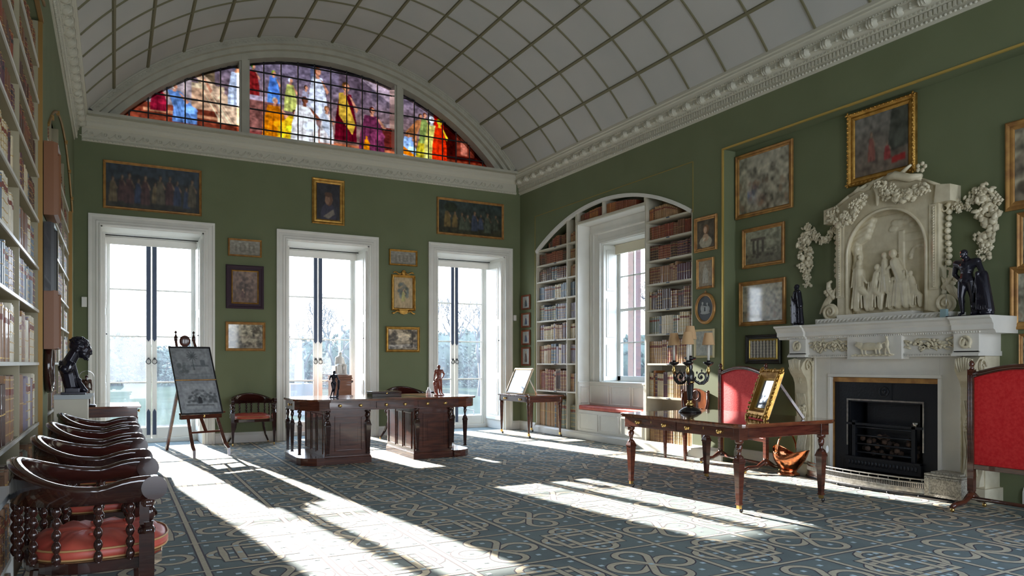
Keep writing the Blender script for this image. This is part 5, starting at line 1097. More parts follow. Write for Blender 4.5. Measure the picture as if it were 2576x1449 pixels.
# ================================================================ SCULPTURE
def human(J=None, fat=1.0):
    j = dict(head=(0, -.01, .925), neck=(0, 0, .85), chest=(0, 0, .76), waist=(0, 0, .64), pelvis=(0, 0, .54), shL=(-.115, 0, .805), shR=(.115, 0, .805), elL=(-.15, 0, .64), elR=(.15, 0, .64), haL=(-.15, -.03, .49), haR=(.15, -.03, .49),
             hiL=(-.052, 0, .52), hiR=(.052, 0, .52), knL=(-.06, -.01, .29), knR=(.06, -.01, .29), anL=(-.06, 0, .05), anR=(.06, 0, .05), toL=(-.07, -.075, .018), toR=(.07, -.075, .018))
    if J: j.update(J)
    f = fat; P = [('e', j['head'], (.050, .060, .066)), ('c', j['neck'], Vector(j['head']) - Vector((0, 0, .02)), .032 * f, .032 * f), ('e', Vector(j['head']) + Vector((0, -.058, -.005)), (.012, .016, .016)), ('e', Vector(j['head']) + Vector((0, -.04, -.045)), (.026, .022, .018)), ('e', Vector(j['head']) + Vector((0, .008, .022)), (.056, .062, .05))]
    for s in 'LR': P.append(('e', Vector(j['head']) + Vector((-.05 if s == 'L' else .05, .005, -.005)), (.010, .014, .018)))
    P += [('c', j['chest'], j['waist'], .085 * f, .066 * f), ('c', j['waist'], j['pelvis'], .066 * f, .078 * f), ('c', j['shL'], j['shR'], .044 * f, .044 * f), ('c', j['shL'], j['chest'], .045 * f, .08 * f), ('c', j['shR'], j['chest'], .045 * f, .08 * f), ('c', j['neck'], j['chest'], .04 * f, .06 * f)]
    for s in 'LR':
        P += [('c', j['sh' + s], j['el' + s], .038 * f, .028 * f), ('c', j['el' + s], j['ha' + s], .028 * f, .019 * f), ('e', j['ha' + s], (.022, .018, .028)), ('c', j['hi' + s], j['kn' + s], .062 * f, .038 * f), ('c', j['kn' + s], j['an' + s], .038 * f, .021 * f), ('c', j['an' + s], j['to' + s], .022, .017)]
        h = Vector(j['ha' + s]); e = Vector(j['el' + s]); d = (h - e).normalized(); sd = Vector((1, 0, 0)) if abs(d.x) < .8 else Vector((0, 1, 0))
        for q in range(4): P.append(('c', h + sd * (.010 * (q - 1.5)), h + d * (.040 + .006 * (q in (1, 2))) + sd * (.011 * (q - 1.5)), .0062, .005))
        P.append(('c', h + sd * .016, h + d * .022 + sd * .030, .007, .0055))
        P.append(('e', Vector(j['kn' + s]).lerp(Vector(j['an' + s]), .3) + Vector((0, .012, 0)), (.034 * f, .036 * f, .06)))
    for s in (-1, 1): P.append(('e', Vector(j['chest']) + Vector((s * .038, -.062, .015)), (.040 * f, .028, .032))); P.append(('e', Vector(j['pelvis']) + Vector((s * .035, .05, -.01)), (.042 * f, .04, .045)))
    return P
def scale_parts(P, k):
    out = []
    for p in P:
        if p[0] == 'e': r = p[2] if isinstance(p[2], tuple) else (p[2],) * 3; out.append(('e', Vector(p[1]) * k, tuple(q * k for q in r)) + tuple(p[3:]))
        elif p[0] == 'c': out.append(('c', Vector(p[1]) * k, Vector(p[2]) * k, p[3] * k, p[4] * k))
        elif p[0] == 'b': out.append(('b', tuple(q * k for q in p[1])))
    return out
def statue(name, label, loc, rz, k, P, m_, base, vox=.0065, drape=None, cat='statuette', dm=None, basem=None):
    root = tag(empty(name, loc, rz), label, cat); m = MB()
    if base[0] == 'r': m.lathe([(base[1], 0), (base[1] * 1.02, base[2] * .3), (base[1] * .93, base[2])], (0, 0, 0), 24, sy=base[3] if len(base) > 3 else 1)
    else: m.box(-base[1], -base[2], 0, base[1], base[2], base[3])
    m.build('base', basem or m_, root, .002)
    bz = base[2] if base[0] == 'r' else base[3]
    o = sculpt('figure', scale_parts(P, k), vox * k * 1.4, m_, root, 2); o.location.z = bz - .004
    if drape: d = sculpt('drapery', scale_parts(drape, k), vox * k * 1.6, dm or m_, root, 1); d.location.z = bz - .004
    return root
# draped woman at the left end of the mantel
fold = lambda x0, x1, y, z0, z1, r: ('c', (x0, y, z0), (x1, y, z1), r, r * 1.3)
dr = [('c', (0, 0, .78), (0, .01, .50), .10, .13), ('c', (0, 0, .50), (.02, .01, .04), .13, .14), ('c', (.10, 0, .79), (.19, 0, .45), .055, .06), ('c', (.17, .0, .5), (.19, .02, .06), .05, .075), ('c', (-.11, 0, .76), (-.17, -.03, .45), .045, .045), ('c', (-.15, 0, .45), (-.13, 0, .08), .035, .04)] + [fold(-.11 + i * .034, -.13 + i * .042, -.125 + .02 * abs(i - 3) * .5, .72 - .03 * i, .05, .013) for i in range(8)] + [fold(.10 + .02 * i, .09 + .03 * i, -.03, .62, .08, .012) for i in range(4)]
statue('statuette', 'dark bronze statuette of a draped woman at the left end of the mantel', W(-1.06, -.24, 1.736), -PI / 2 - .5, .49, human(dict(haL=(-.17, -.09, .50), elR=(.13, -.03, .62), haR=(.05, -.12, .60))), BRONZE, ('b', .085, .07, .012), drape=dr)
# muscular nude leaning on a draped club
hp = human(dict(head=(-.02, -.05, .925), neck=(0, -.01, .85), shL=(-.15, 0, .80), shR=(.15, .0, .80), elL=(-.20, .03, .64), haL=(-.10, .07, .52), elR=(.22, 0, .64), haR=(.15, -.04, .47), chest=(0, 0, .74), knL=(-.07, -.03, .29), anL=(-.06, .0, .05), knR=(.07, .03, .29), anR=(.06, .05, .05), toR=(.08, -.03, .018)), 1.28)
cl = [('c', (.20, .0, .70), (.24, .0, .55), .035, .055), ('c', (.24, 0, .6), (.27, .02, .05), .06, .11), ('c', (.18, -.05, .62), (.14, -.06, .33), .03, .012), ('c', (.20, .02, .12), (.12, -.03, .04), .06, .05), ('e', (.13, -.04, .14), (.05, .05, .06))] + [('c', (.18 + .02 * i, -.06, .60 - .03 * i), (.19 + .035 * i, -.085, .08), .012, .016) for i in range(5)]
statue('statuette', 'glossy black bronze of a muscular nude man leaning on a club, right end of mantel', W(.90, -.25, 1.736), -PI / 2, .63, hp, BRONZE, ('b', .15, .085, .014), drape=cl, vox=.006)
# slender youth at the left of the pedestal desk
yp = human(dict(head=(.03, .0, .925), shL=(-.10, 0, .80), elL=(-.15, .04, .68), haL=(-.16, -.06, .66), elR=(.17, 0, .66), haR=(.20, 0, .50), knL=(-.03, -.02, .29), anL=(-.10, .02, .05), toL=(-.12, -.04, .02), knR=(.03, 0, .28), anR=(.0, .05, .05), toR=(.0, -.02, .018)), .92)
tk = [('c', (.19, .0, .60), (.18, .02, .30), .055, .04), ('c', (.17, .03, .30), (.14, .0, .03), .035, .05)]
statue('statuette', 'slim black bronze youth leaning on a tree stump, left of the desk top', (2.61, 9.86, .838), -.15, .355, yp, BRONZE, ('r', .055, .012, .8), drape=tk)
# muscular figure with animal skin on the right
mp = human(dict(head=(.0, -.01, .93), shL=(-.12, 0, .80), elL=(-.15, .03, .64), haL=(-.17, .03, .50), shR=(.12, 0, .80), elR=(.21, .02, .70), haR=(.13, -.02, .58), knL=(.0, -.02, .29), anL=(.03, -.01, .05), toL=(.03, -.09, .02), knR=(.08, 0, .29), anR=(.12, .02, .05), toR=(.15, -.05, .018)), 1.12)
lk = [('e', (-.13, .02, .40), (.07, .06, .08)), ('c', (-.12, .02, .40), (-.10, .02, .12), .085, .06), ('c', (-.10, .02, .14), (-.05, .02, .03), .05, .04), ('c', (-.15, .0, .36), (-.17, -.03, .22), .04, .03), ('c', (-.02, .0, .35), (-.0, -.02, .16), .035, .02), ('e', (-.16, -.03, .47), (.03, .03, .03)), ('e', (-.08, -.03, .48), (.03, .03, .025))]
statue('statuette', 'red-brown nude male figure resting on a draped stump, right of the desk top', (4.10, 9.75, .838), .1, .43, mp, TERRA, ('r', .085, .014, .7), drape=lk)
tag(MB().lathe([(0, 0), (.035, 0), (.035, .07), (.02, .085), (.012, .12), (0, .125)], (3.93, 9.72, .838), 16).build('glass_bottle', mat('bright_glass', (.75, .77, .80), .1, coat=1), None), 'small glass bottle glinting beside the red-brown statuette', 'bottle')
# ---- seated marble figure on a tall wooden pedestal inside the middle door bay
pd = tag(empty('pedestal', (3.56, 13.02, 0)), 'square brown wooden pedestal standing in the middle door recess', 'pedestal')
PW = mat('pedestal_wood', (.20, .075, .035), .35, col2=(.26, .10, .05), scale=5, stretch=(1, 1, 5), coat=.3)
m = MB(); m.box(-.165, -.165, 0, .165, .165, 1.02); m.box(-.19, -.19, 0, .19, .19, .12); m.build('shaft', PW, pd, .004); m = MB(); m.box(-.178, -.178, 1.02, .178, .178, 1.045); m.box(-.17, -.17, 1.045, .17, .17, 1.09); m.box(-.185, -.185, .98, .185, .185, 1.0); m.build('cap', PW, pd, .004)
m = MB(); m.prism([(.178, .93), (.235, .965), (.235, .98), (.178, .98)], 'y', -.03, .03); m.build('side_bracket', EBONY, pd)
sp = [('e', (.03, 0, .93), (.075, .09, .095)), ('c', (.02, 0, .80), (.03, 0, .88), .05, .05), ('c', (0, 0, .52), (0, .0, .72), .16, .15), ('c', (-.13, 0, .74), (-.17, 0, .48), .07, .06), ('c', (.13, 0, .74), (.19, -.03, .46), .07, .055), ('c', (-.17, 0, .48), (-.02, -.16, .44), .055, .045), ('e', (-.02, -.18, .45), (.05, .04, .03)), ('c', (-.1, .0, .40), (-.12, -.2, .40), .11, .10), ('c', (.1, 0, .40), (.14, -.2, .40), .11, .10), ('c', (-.12, -.2, .40), (-.13, -.2, .05), .09, .08), ('c', (.14, -.2, .40), (.15, -.2, .05), .09, .08), ('b', (-.26, -.12, .0, .26, .22, .40)), ('b', (-.28, -.30, 0, .28, .24, .03)), ('e', (.03, -.09, .93), (.018, .02, .025))] + [('c', (-.15 + .06 * i, -.28, .38), (-.16 + .062 * i, -.29, .05), .018, .022) for i in range(6)]
st = tag(sculpt('marble_figure', scale_parts(sp, .41), .0055, MARBLE, None, 2), 'pale marble figure of a seated draped man on the tall brown pedestal', 'statue'); st.location = (3.56, 13.04, 1.091); st.rotation_euler.z = .2
# ---- bronze bust on the white cabinet at the left
bs = tag(empty('bust', (-.245, 8.35, 1.005)), 'dark bronze bust of a bearded man looking down, on a white cabinet', 'bust')
m = MB(); m.box(-.10, -.09, 0, .10, .09, .02); m.build('base', BRONZE, bs, .003)
T = lambda x, z, y=0: (x, y, z)
bp = [('e', (.045, 0, .452), (.088, .072, .083), rotm(y=22)), ('e', (.085, 0, .405), (.055, .055, .075), rotm(y=28)), ('e', (.100, 0, .355), (.030, .036, .030)), ('e', (.138, 0, .398), (.017, .011, .028), rotm(y=10)), ('e', (.145, 0, .380), (.012, .013, .010)), ('e', (.132, 0, .432), (.016, .042, .011)), ('e', (.126, 0, .362), (.012, .022, .006)), ('e', (.122, 0, .350), (.012, .019, .007)), ('e', (.085, .03, .375), (.03, .022, .03)), ('e', (.085, -.03, .375), (.03, .022, .03)),
      ('e', (.03, .070, .41), (.018, .010, .026)), ('e', (.03, -.070, .41), (.018, .010, .026)), ('e', (.119, .028, .408), (.010, .014, .008)), ('e', (.119, -.028, .408), (.010, .014, .008)), ('c', (.015, 0, .40), (-.035, 0, .30), .050, .058), ('c', (-.045, 0, .285), (-.065, .13, .235), .055, .042), ('c', (-.045, 0, .285), (-.065, -.13, .235), .055, .042), ('e', (-.055, 0, .25), (.075, .115, .075), rotm(y=-20)), ('c', (-.045, 0, .22), (-.015, 0, .06), .070, .062), ('e', (-.095, 0, .285), (.022, .10, .035), rotm(y=-30)), ('b', (-.07, -.065, .012, .055, .065, .06)),
      ('c', (.005, -.045, .28), (.045, -.02, .10), .016, .016), ('c', (.0, .05, .28), (.045, .01, .10), .016, .016), ('c', (.03, -.03, .14), (.085, -.04, .04), .018, .026), ('e', (.09, -.03, .032), (.032, .035, .022)), ('e', (.045, -.02, .13), (.025, .03, .02))]
rg = random.Random(3)
for i in range(70):
    a = rg.uniform(0, 2 * PI); t = rg.uniform(0, 1.25); q_ = rotm(y=22) @ Vector((.086 * math.sin(t) * math.cos(a), .071 * math.sin(t) * math.sin(a), .082 * math.cos(t))); bp.append(('e', (.040 + q_.x, q_.y, .455 + q_.z), (.014, .014, .011)))
for i in range(18): bp.append(('e', (.098 + rg.uniform(-.025, .022), rg.uniform(-.03, .03), .345 + rg.uniform(-.02, .02)), (.010, .010, .013)))
sculpt('head_and_shoulders', bp, .0048, BRONZE, bs, 2)
bs.scale = (1.04, 1.04, 1.04)
# ================================================================ FURNITURE
def loft_rail(m, pts, tops, bots, th, mi=0):
    N = len(pts); b = len(m.v); flr = [.010 * min(1, i / 5, (len(pts) - 1 - i) / 5) for i in range(len(pts))]
    for i, (x, y) in enumerate(pts):
        x0, y0 = pts[max(i - 1, 0)]; x1, y1 = pts[min(i + 1, N - 1)]; l = math.hypot(x1 - x0, y1 - y0); nx, ny = -(y1 - y0) / l, (x1 - x0) / l
        t, bo = tops[i], bots[i]; flare = flr[i]
        for o, z in ((-th, bo), (th, bo), (th + .002, t - .03), (th + flare, t - .018), (th + flare, t - .004), (th * .5, t + .004), (-th * .5, t + .004), (-th - flare, t - .004), (-th - flare, t - .018), (-th - .002, t - .03)): m.v.append((x + nx * o, y + ny * o, z))
    for i in range(N - 1):
        for q in range(10): m.f.append((b + i * 10 + q, b + i * 10 + (q + 1) % 10, b + (i + 1) * 10 + (q + 1) % 10, b + (i + 1) * 10 + q)); m.m.append(mi); m.s.append(q != 0)
    m.f.append(tuple(b + q for q in range(10))[::-1]); m.f.append(tuple(b + (N - 1) * 10 + q for q in range(10))); m.m += [mi, mi]; m.s += [False, False]
def plan(hw, xb, xf, n=26):
    P = []; k = 8
    for i in range(k): P.append((xf - (xf - 0.0) * i / k, -hw))
    for i in range(n + 1): a = -PI / 2 - PI * i / n; P.append((-abs(xb) * math.cos(a + PI) if False else -abs(xb) * abs(math.cos(a)) ** .9, hw * math.sin(a) if False else -hw * math.cos(PI * i / n)))
    for i in range(1, k + 1): P.append((xf * i / k, hw))
    return P
def plan_u(hw, xb, xf):
    P = [(xf * (1 - i / 8), -hw) for i in range(8)]
    P += [(-xb * math.sin(PI * i / 26) ** .85 if 0 < i < 26 else 0.0, -hw * math.cos(PI * i / 26)) for i in range(27)]
    P += [(xf * i / 8, hw) for i in range(1, 9)]; return P
def tub_chair():
    root = empty('tub_chair', (0, 0, 0)); P = plan_u(.345, .30, .245); N = len(P); tops = []
    for i, (x, y) in enumerate(P):
        t = (x + .30) / .55; z = .878 - .108 * (1 - (1 - min(1, t / .62)) ** 2) ** .9
        if t > .62: z = .770 + .035 * math.sin((t - .62) / .38 * PI * .62)
        tops.append(z)
    m = MB(); loft_rail(m, P, tops, [.700 if x < .2 else .712 for x, y in P], .016)
    for s in (-1, 1): m.prism([(.245 + .052 * math.cos(a * PI / 12), .757 + .052 * math.sin(a * PI / 12)) for a in range(24)], 'y', s * .345 - .023, s * .345 + .023, smooth=False)
    m.build('curved_rail', DARKW, root)
    # seat frame
    Q = plan_u(.325, .27, .24); m = MB(); m.prism([(x, y) for x, y in Q] + [(.28, .25), (.295, 0), (.28, -.25)], 'z', .405, .455); m.build('seat_frame', DARKW, root, .004)
    # tufted cushion
    m = MB(); n = 48; rings = [(.0, .545), (.25, .547), (.5, .546), (.75, .538), (.90, .522), (.985, .498), (1.0, .475), (.985, .462), (.95, .457)]
    def cr(a):
        ca, sa = math.cos(a), math.sin(a); return (.01 + (.31 if ca > 0 else .25) * math.copysign(abs(ca) ** .75, ca), .30 * math.copysign(abs(sa) ** .75, sa))
    for f, z in rings:
        for i in range(n):
            a = 2 * PI * i / n; x, y = cr(a); tu = 0
            if z > .51: tu = -.012 * (abs(math.cos((x * f) * 22)) ** 6 + abs(math.cos((y * f) * 22 + .8)) ** 6) - .006 * math.sin(a * 18) * f
            m.v.append((x * f, y * f, z + tu))
    for j in range(len(rings) - 1):
        for i in range(n): m.f.append((j * n + i, j * n + (i + 1) % n, (j + 1) * n + (i + 1) % n, (j + 1) * n + i)); m.m.append(0); m.s.append(True)
    cu = m.build('seat_cushion', REDLEA, root)
    m = MB()
    for f, z in ((.99, .500), (.985, .460)): m.tube([(cr(2 * PI * i / 40)[0] * f, cr(2 * PI * i / 40)[1] * f, z) for i in range(40)], .005, 6, closed=True)
    m.build('piping', PIPING, cu); m = MB()
    for x in (-.14, 0, .14):
        for y in (-.14, 0, .14): m.ell((x, y, .535), (.012, .012, .008), 8)
    m.build('tuft_button', REDLEA, cu)
    # bobbin spindles
    def spindle(x, y, z0, z1, r=.017):
        pf = [(r * .55, 0)]; k = 5; L = (z1 - z0)
        for i in range(k):
            for q in range(7): t = q / 6; pf.append((r * (.5 + .62 * math.sin(PI * t)), L * (i + t * .98 + .01) / k))
        return MB().lathe(pf, (x, y, z0), 10).build('spindle', DARKW, root)
    for i in (3, 7, 11, 14, 17, 20, 22, 25, 28, 31, 35, 39):
        x, y = P[min(i, N - 1)]; spindle(x * .985, y * .985, .452, .703)
    for s in (-1, 1):
        m = MB(); xx = .215; yy = s * .335
        m.prism([(xx - .03, yy - .03), (xx + .03, yy - .03), (xx + .03, yy + .03), (xx - .03, yy + .03)], 'z', .40, .56)
        m.add([(xx - .03, yy - .03, .40), (xx + .03, yy - .03, .40), (xx + .03, yy + .03, .40), (xx - .03, yy + .03, .40), (xx - .014, yy - .014, .05), (xx + .014, yy - .014, .05), (xx + .014, yy + .014, .05), (xx - .014, yy + .014, .05)], [(0, 1, 5, 4), (1, 2, 6, 5), (2, 3, 7, 6), (3, 0, 4, 7), (4, 5, 6, 7)], smooth=False)
        m.lathe([(.034, .56), (.036, .575), (.026, .59), (.030, .61)], (xx, yy, 0), 10); m.ell((xx + .006, yy, .645), (.032, .028, .040), 10); m.ell((xx + .036, yy, .642), (.008, .007, .012), 6); m.box(xx - .028, yy - .026, .60, xx + .010, yy + .026, .70); m.lathe([(.028, .675), (.036, .69), (.036, .712)], (xx, yy, 0), 12)
        m.build('leg', DARKW, root, .002)
        m = MB(); m.tube([(-.20, s * .22, .42), (-.22, s * .24, .28), (-.27, s * .28, .14), (-.335, s * .33, .035)], [.024, .022, .019, .015], 8, smooth=False); m.build('leg', DARKW, root)
        m = MB(); m.ell((.215, s * .335, .024), (.018, .014, .024), 10); m.box(.205, s * .335 - .01, .035, .225, s * .335 + .01, .06); m.build('castor', BRASS, root)
        m = MB(); m.ell((-.34, s * .335, .020), (.014, .014, .020), 8); m.build('castor', BRASS, root)
    return root
ch0 = tub_chair()
CG = 'matching tub chairs with red seats'
CL = [((-.09, 3.92, 0), 0, 1, 'nearest tub chair of the left-hand row, its red tufted cushion fully seen'), ((-.10, 5.06, 0), 0, 1, 'second tub chair from the camera in the left-hand row'), ((-.10, 6.18, 0), 0, 1, 'third tub chair from the camera in the left-hand row'), ((-.10, 7.28, 0), 0, 1, 'farthest tub chair of the left-hand row, by the bust'),
      ((1.935, 12.30, 0), -PI / 2 + .0, .93, 'mahogany tub chair with flat red cushion against the green wall between doors'), ((4.35, 11.75, 0), -PI / 2, 1.03, 'tub chair with only its curved rail showing behind the pedestal desk')]
for i, (loc, rz, sc_, lb) in enumerate(CL):
    o = ch0 if i == 0 else copy_tree(ch0); o.location = loc; o.rotation_euler.z = rz; o.scale = (sc_, sc_, sc_); tag(o, lb, 'chair', CG)
# chair with carved roundel back beyond the library table
hc = tag(empty('hall_chair', (6.84, 7.66, 0), PI), 'mahogany side chair with roundel on its curved back, behind the candelabrum', 'chair')
m = MB(); m.box(-.19, -.24, .42, .22, .24, .46); m.build('seat', MAHOG, hc, .006)
for x, y in ((.17, -.20), (.17, .20), (-.15, -.19), (-.15, .19)):
    m = MB(); dx = -.05 if x < 0 else 0; m.add([(x - .022, y - .022, .42), (x + .022, y - .022, .42), (x + .022, y + .022, .42), (x - .022, y + .022, .42), (x - .013 + dx, y - .013, 0), (x + .013 + dx, y - .013, 0), (x + .013 + dx, y + .013, 0), (x - .013 + dx, y + .013, 0)], [(0, 1, 5, 4), (1, 2, 6, 5), (2, 3, 7, 6), (3, 0, 4, 7), (4, 5, 6, 7), (3, 2, 1, 0)], smooth=False); m.build('leg', MAHOG, hc)
def bk(y): return -.19 - .03 * math.cos(y / .24 * PI / 2)
m = MB(); n = 16
for i in range(n + 1):
    y = -.22 + .44 * i / n; zt = .90 + .055 * math.cos(y / .22 * PI / 2) ** 1.2
    for x, z in ((bk(y) - .012, .68), (bk(y) + .012, .68), (bk(y) + .012, zt), (bk(y) - .012, zt)): m.v.append((x, y, z))
for i in range(n):
    for q in range(4): m.f.append((i * 4 + q, i * 4 + (q + 1) % 4, i * 4 + 4 + (q + 1) % 4, i * 4 + 4 + q)); m.m.append(0); m.s.append(False)
m.f += [(3, 2, 1, 0), (n * 4, n * 4 + 1, n * 4 + 2, n * 4 + 3)]; m.m += [0, 0]; m.s += [False, False]
m.build('back_panel', MAHOGH, hc); m = MB(); m.tube([(bk(0) + .016, .065 * math.cos(t * PI / 12), .86 + .065 * math.sin(t * PI / 12)) for t in range(24)], .008, 6, closed=True); m.build('roundel', MAHOG, hc)
for s in (-1, 1):
    m = MB(); m.tube([(-.17, s * .22, .44), (-.18, s * .235, .58), (-.185, s * .225, .68), (-.19, s * .25, .78), (-.19, s * .245, .90)], [.020, .022, .026, .022, .018], 8); m.ell((-.19, s * .25, .91), (.022, .026, .026), 10); m.build('back_post', MAHOG, hc)
for y in (-.12, -.04, .04, .12): MB().lathe([(.008, 0), (.016, .02), (.008, .04), (.018, .07), (.008, .10), (.016, .13), (.008, .15), (.012, .23)], (-.195, y, .455), 8).build('spindle', MAHOG, hc)
# ---- tables
def rrect(x0, y0, x1, y1, r, n=5):
    P = []
    for cx, cy, a0 in ((x1 - r, y1 - r, 0), (x0 + r, y1 - r, 90), (x0 + r, y0 + r, 180), (x1 - r, y0 + r, 270)):
        for i in range(n + 1): a = R(a0 + 90 * i / n); P.append((cx + r * math.cos(a), cy + r * math.sin(a)))
    return P
def herm_leg(m, x, y, z0, z1, w, hy=-1, hx=-1):
    h = z1 - z0
    def fr(a, b, wa, wb): m.add([(x - wa, y - wa, a), (x + wa, y - wa, a), (x + wa, y + wa, a), (x - wa, y + wa, a), (x - wb, y - wb, b), (x + wb, y - wb, b), (x + wb, y + wb, b), (x - wb, y + wb, b)], [(3, 2, 1, 0), (4, 5, 6, 7), (0, 1, 5, 4), (1, 2, 6, 5), (2, 3, 7, 6), (3, 0, 4, 7)], smooth=False)
    fr(z0 + .07 * h, z0 + .66 * h, w * .48, w * .88); fr(z0 + .05 * h, z0 + .075 * h, w * .6, w * .6); fr(z0 + .655 * h, z0 + .68 * h, w, w); fr(z0 + .68 * h, z0 + .76 * h, w * .95, w * .60); m.ell((x, y, z0 + .74 * h), (w * .9, w * .9, w * .7), 8)
    m.lathe([(w * .45, z0 + .75 * h), (w * .40, z0 + .82 * h)], (x, y, 0), 10); m.ell((x, y, z0 + .87 * h), (w * .66, w * .66, h * .075), 12); m.ell((x + hx * w * .55, y + hy * w * .25, z0 + .865 * h), (w * .28, w * .28, h * .028), 8); m.ell((x + .1 * w, y + .1 * w, z0 + .89 * h), (w * .78, w * .78, h * .07), 10)
    m.lathe([(w * .7, z0 + .94 * h), (w * .95, z0 + .96 * h), (w * .95, z1)], (x, y, 0), 12)
def knob(parent, x, y, z, ax):
    m = MB(); pf = [(0, .034), (.012, .034), (.020, .028), (.020, .020), (.010, .012), (.009, .004), (.018, .002), (.018, 0)]
    m.M = Matrix.Translation((x, y, z)) @ {'-x': Matrix.Rotation(-PI / 2, 4, 'Y'), '+x': Matrix.Rotation(PI / 2, 4, 'Y'), '-y': Matrix.Rotation(PI / 2, 4, 'X'), '+y': Matrix.Rotation(-PI / 2, 4, 'X')}[ax]
    m.lathe(pf, (0, 0, 0), 14); m.build('knob', BRASS, parent)
def castor(parent, x, y):
    m = MB(); m.box(x - .016, y - .016, .038, x + .016, y + .016, .08); m.build('brass_cup', BRASS, parent); m = MB(); m.M = Matrix.Translation((x + .018, y - .008, .022)); m.ell((0, 0, 0), (.020, .012, .022), 12); m.box(-.02, -.006, .01, .004, .006, .03); m.build('castor', EBONY, parent)
# library table
X0, X1, Y0, Y1_ = 4.66, 5.92, 4.53, 6.27
lt = tag(empty('library_table', ((X0 + X1) / 2, (Y0 + Y1_) / 2, 0)), 'long mahogany library table with brass-knobbed drawers and carved head legs', 'table'); ox_, oy_ = (X0 + X1) / 2, (Y0 + Y1_) / 2
HX, HY_ = (X1 - X0) / 2, (Y1_ - Y0) / 2
m = MB(); m.prism(rrect(-HX, -HY_, HX, HY_, .10), 'z', .757, .780); m.prism(rrect(-HX + .008, -HY_ + .008, HX - .008, HY_ - .008, .095), 'z', .745, .757); m.build('table_top', MAHOGH, lt, .004)
m = MB(); ix, iy = HX - .07, HY_ - .08; m.box(-ix, -iy, .645, ix, iy, .745)
for sx in (-1, 1):
    for sy in (-1, 1): a, b = sorted((sx * (ix - .09), sx * (ix + .012))); c, d = sorted((sy * (iy - .09), sy * (iy + .012))); m.box(a, c, .635, b, d, .745)
for y0, y1 in ((-iy + .10, iy - .10),): m.box(ix, y0, .66, ix + .004, y1, .73)
m.box(-ix + .11, -iy - .004, .66, ix - .11, -iy, .735); m.build('frieze', MAHOG, lt, .002)
for y0, y1 in ((-iy + .05, -.004), (.004, iy - .06)):
    dr_ = MB().box(-ix - .016, y0, .650, -ix + .004, y1, .740).build('drawer', MAHOG, lt, .003)
    for f in (.22, .78): knob(dr_, -ix - .016, y0 + (y1 - y0) * f, .698, '-x')
    MB().box(-ix - .019, (y0 + y1) / 2 - .004, .70, -ix - .015, (y0 + y1) / 2 + .004, .722).build('keyhole', BRASS, dr_)
for sx in (-1, 1):
    for sy in (-1, 1):
        m = MB(); herm_leg(m, sx * (ix - .035), sy * (iy - .035), .04, .637, .040); lg = m.build('leg', MAHOG, lt, .002); castor(lg, sx * (ix - .035), sy * (iy - .035))
        if sx == 1 and sy == -1: m = MB(); m.prism([(.02 * math.cos(a * PI / 6), .50 + .035 * math.sin(a * PI / 6)) for a in range(12)], 'y', sy * (iy - .035) - .052, sy * (iy - .035) - .047); m.v = [(v[0] + sx * (ix - .035) + .02, v[1], v[2]) for v in m.v]; m.tube([(sx * (ix - .035) + .02, sy * (iy - .035) - .049, .53), (sx * (ix - .035) + .025, sy * (iy - .035) - .045, .60)], .002, 4); m.build('paper_tag', PAPER, lg)
# small table in the corner
X0, X1, Y0, Y1_ = 6.24, 7.02, 10.93, 12.10
stb = tag(empty('side_table', ((X0 + X1) / 2, (Y0 + Y1_) / 2, 0)), 'small mahogany table with one drawer row, in the corner before the books', 'table'); HX, HY_ = (X1 - X0) / 2, (Y1_ - Y0) / 2
m = MB(); m.prism(rrect(-HX, -HY_, HX, HY_, .06), 'z', .718, .742); m.build('table_top', MAHOGH, stb, .003); m = MB(); ix, iy = HX - .04, HY_ - .05; m.box(-ix, -iy, .62, ix, iy, .718)
for sx in (-1, 1):
    for sy in (-1, 1): m.lathe([(.042, .61), (.042, .718)], (sx * (ix - .03), sy * (iy - .03), 0), 12)
m.build('frieze', MAHOG, stb, .002)
dr_ = MB().box(-ix - .012, -iy + .06, .628, -ix + .004, iy - .06, .708).build('drawer', MAHOG, stb, .002)
for y in (-.28, .28): knob(dr_, -ix - .012, y, .668, '-x')
for sx in (-1, 1):
    for sy in (-1, 1):
        m = MB(); x, y = sx * (ix - .03), sy * (iy - .03); m.lathe([(.014, .08), (.018, .12), (.034, .55), (.036, .60), (.028, .612)], (x, y, 0), 12); lg = m.build('leg', MAHOG, stb); castor(lg, x, y)
# display frame on it
df = tag(empty('display_frame', (6.40, 11.50, .744), -PI / 2), 'pale-framed picture propped on the small corner table, reflecting the window', 'picture')
pk = MB(); pk.M = Matrix.Rotation(-.42, 4, 'X'); frame_mesh(pk, .66, .50, .035, [(0, -.01), (0, .015), (.5, .022), (1, .012), (1, -.01)]); pk.v = [(x, y, z + .235) for x, y, z in pk.v]; pk.build('frame', mat('pale_gilt', (.55, .42, .26), .4), df)
m = MB(); m.M = Matrix.Translation((0, 0, .235)) @ Matrix.Rotation(-.42, 4, 'X'); m.box(-.31, -.004, -.23, .31, .006, .23); m.build('glazed_print', mat('print_with_pale_reflection', (.50, .58, .68), .10, col2=(.62, .68, .74), scale=2, coat=1), df)  # pale blue base colour paints in the window reflection
m = MB(); m.tube([(.1, .10, .36), (.1, .30, .0)], .008, 6); m.box(-.33, -.02, 0, .33, .0, .012); m.build('prop', WHITE, df)
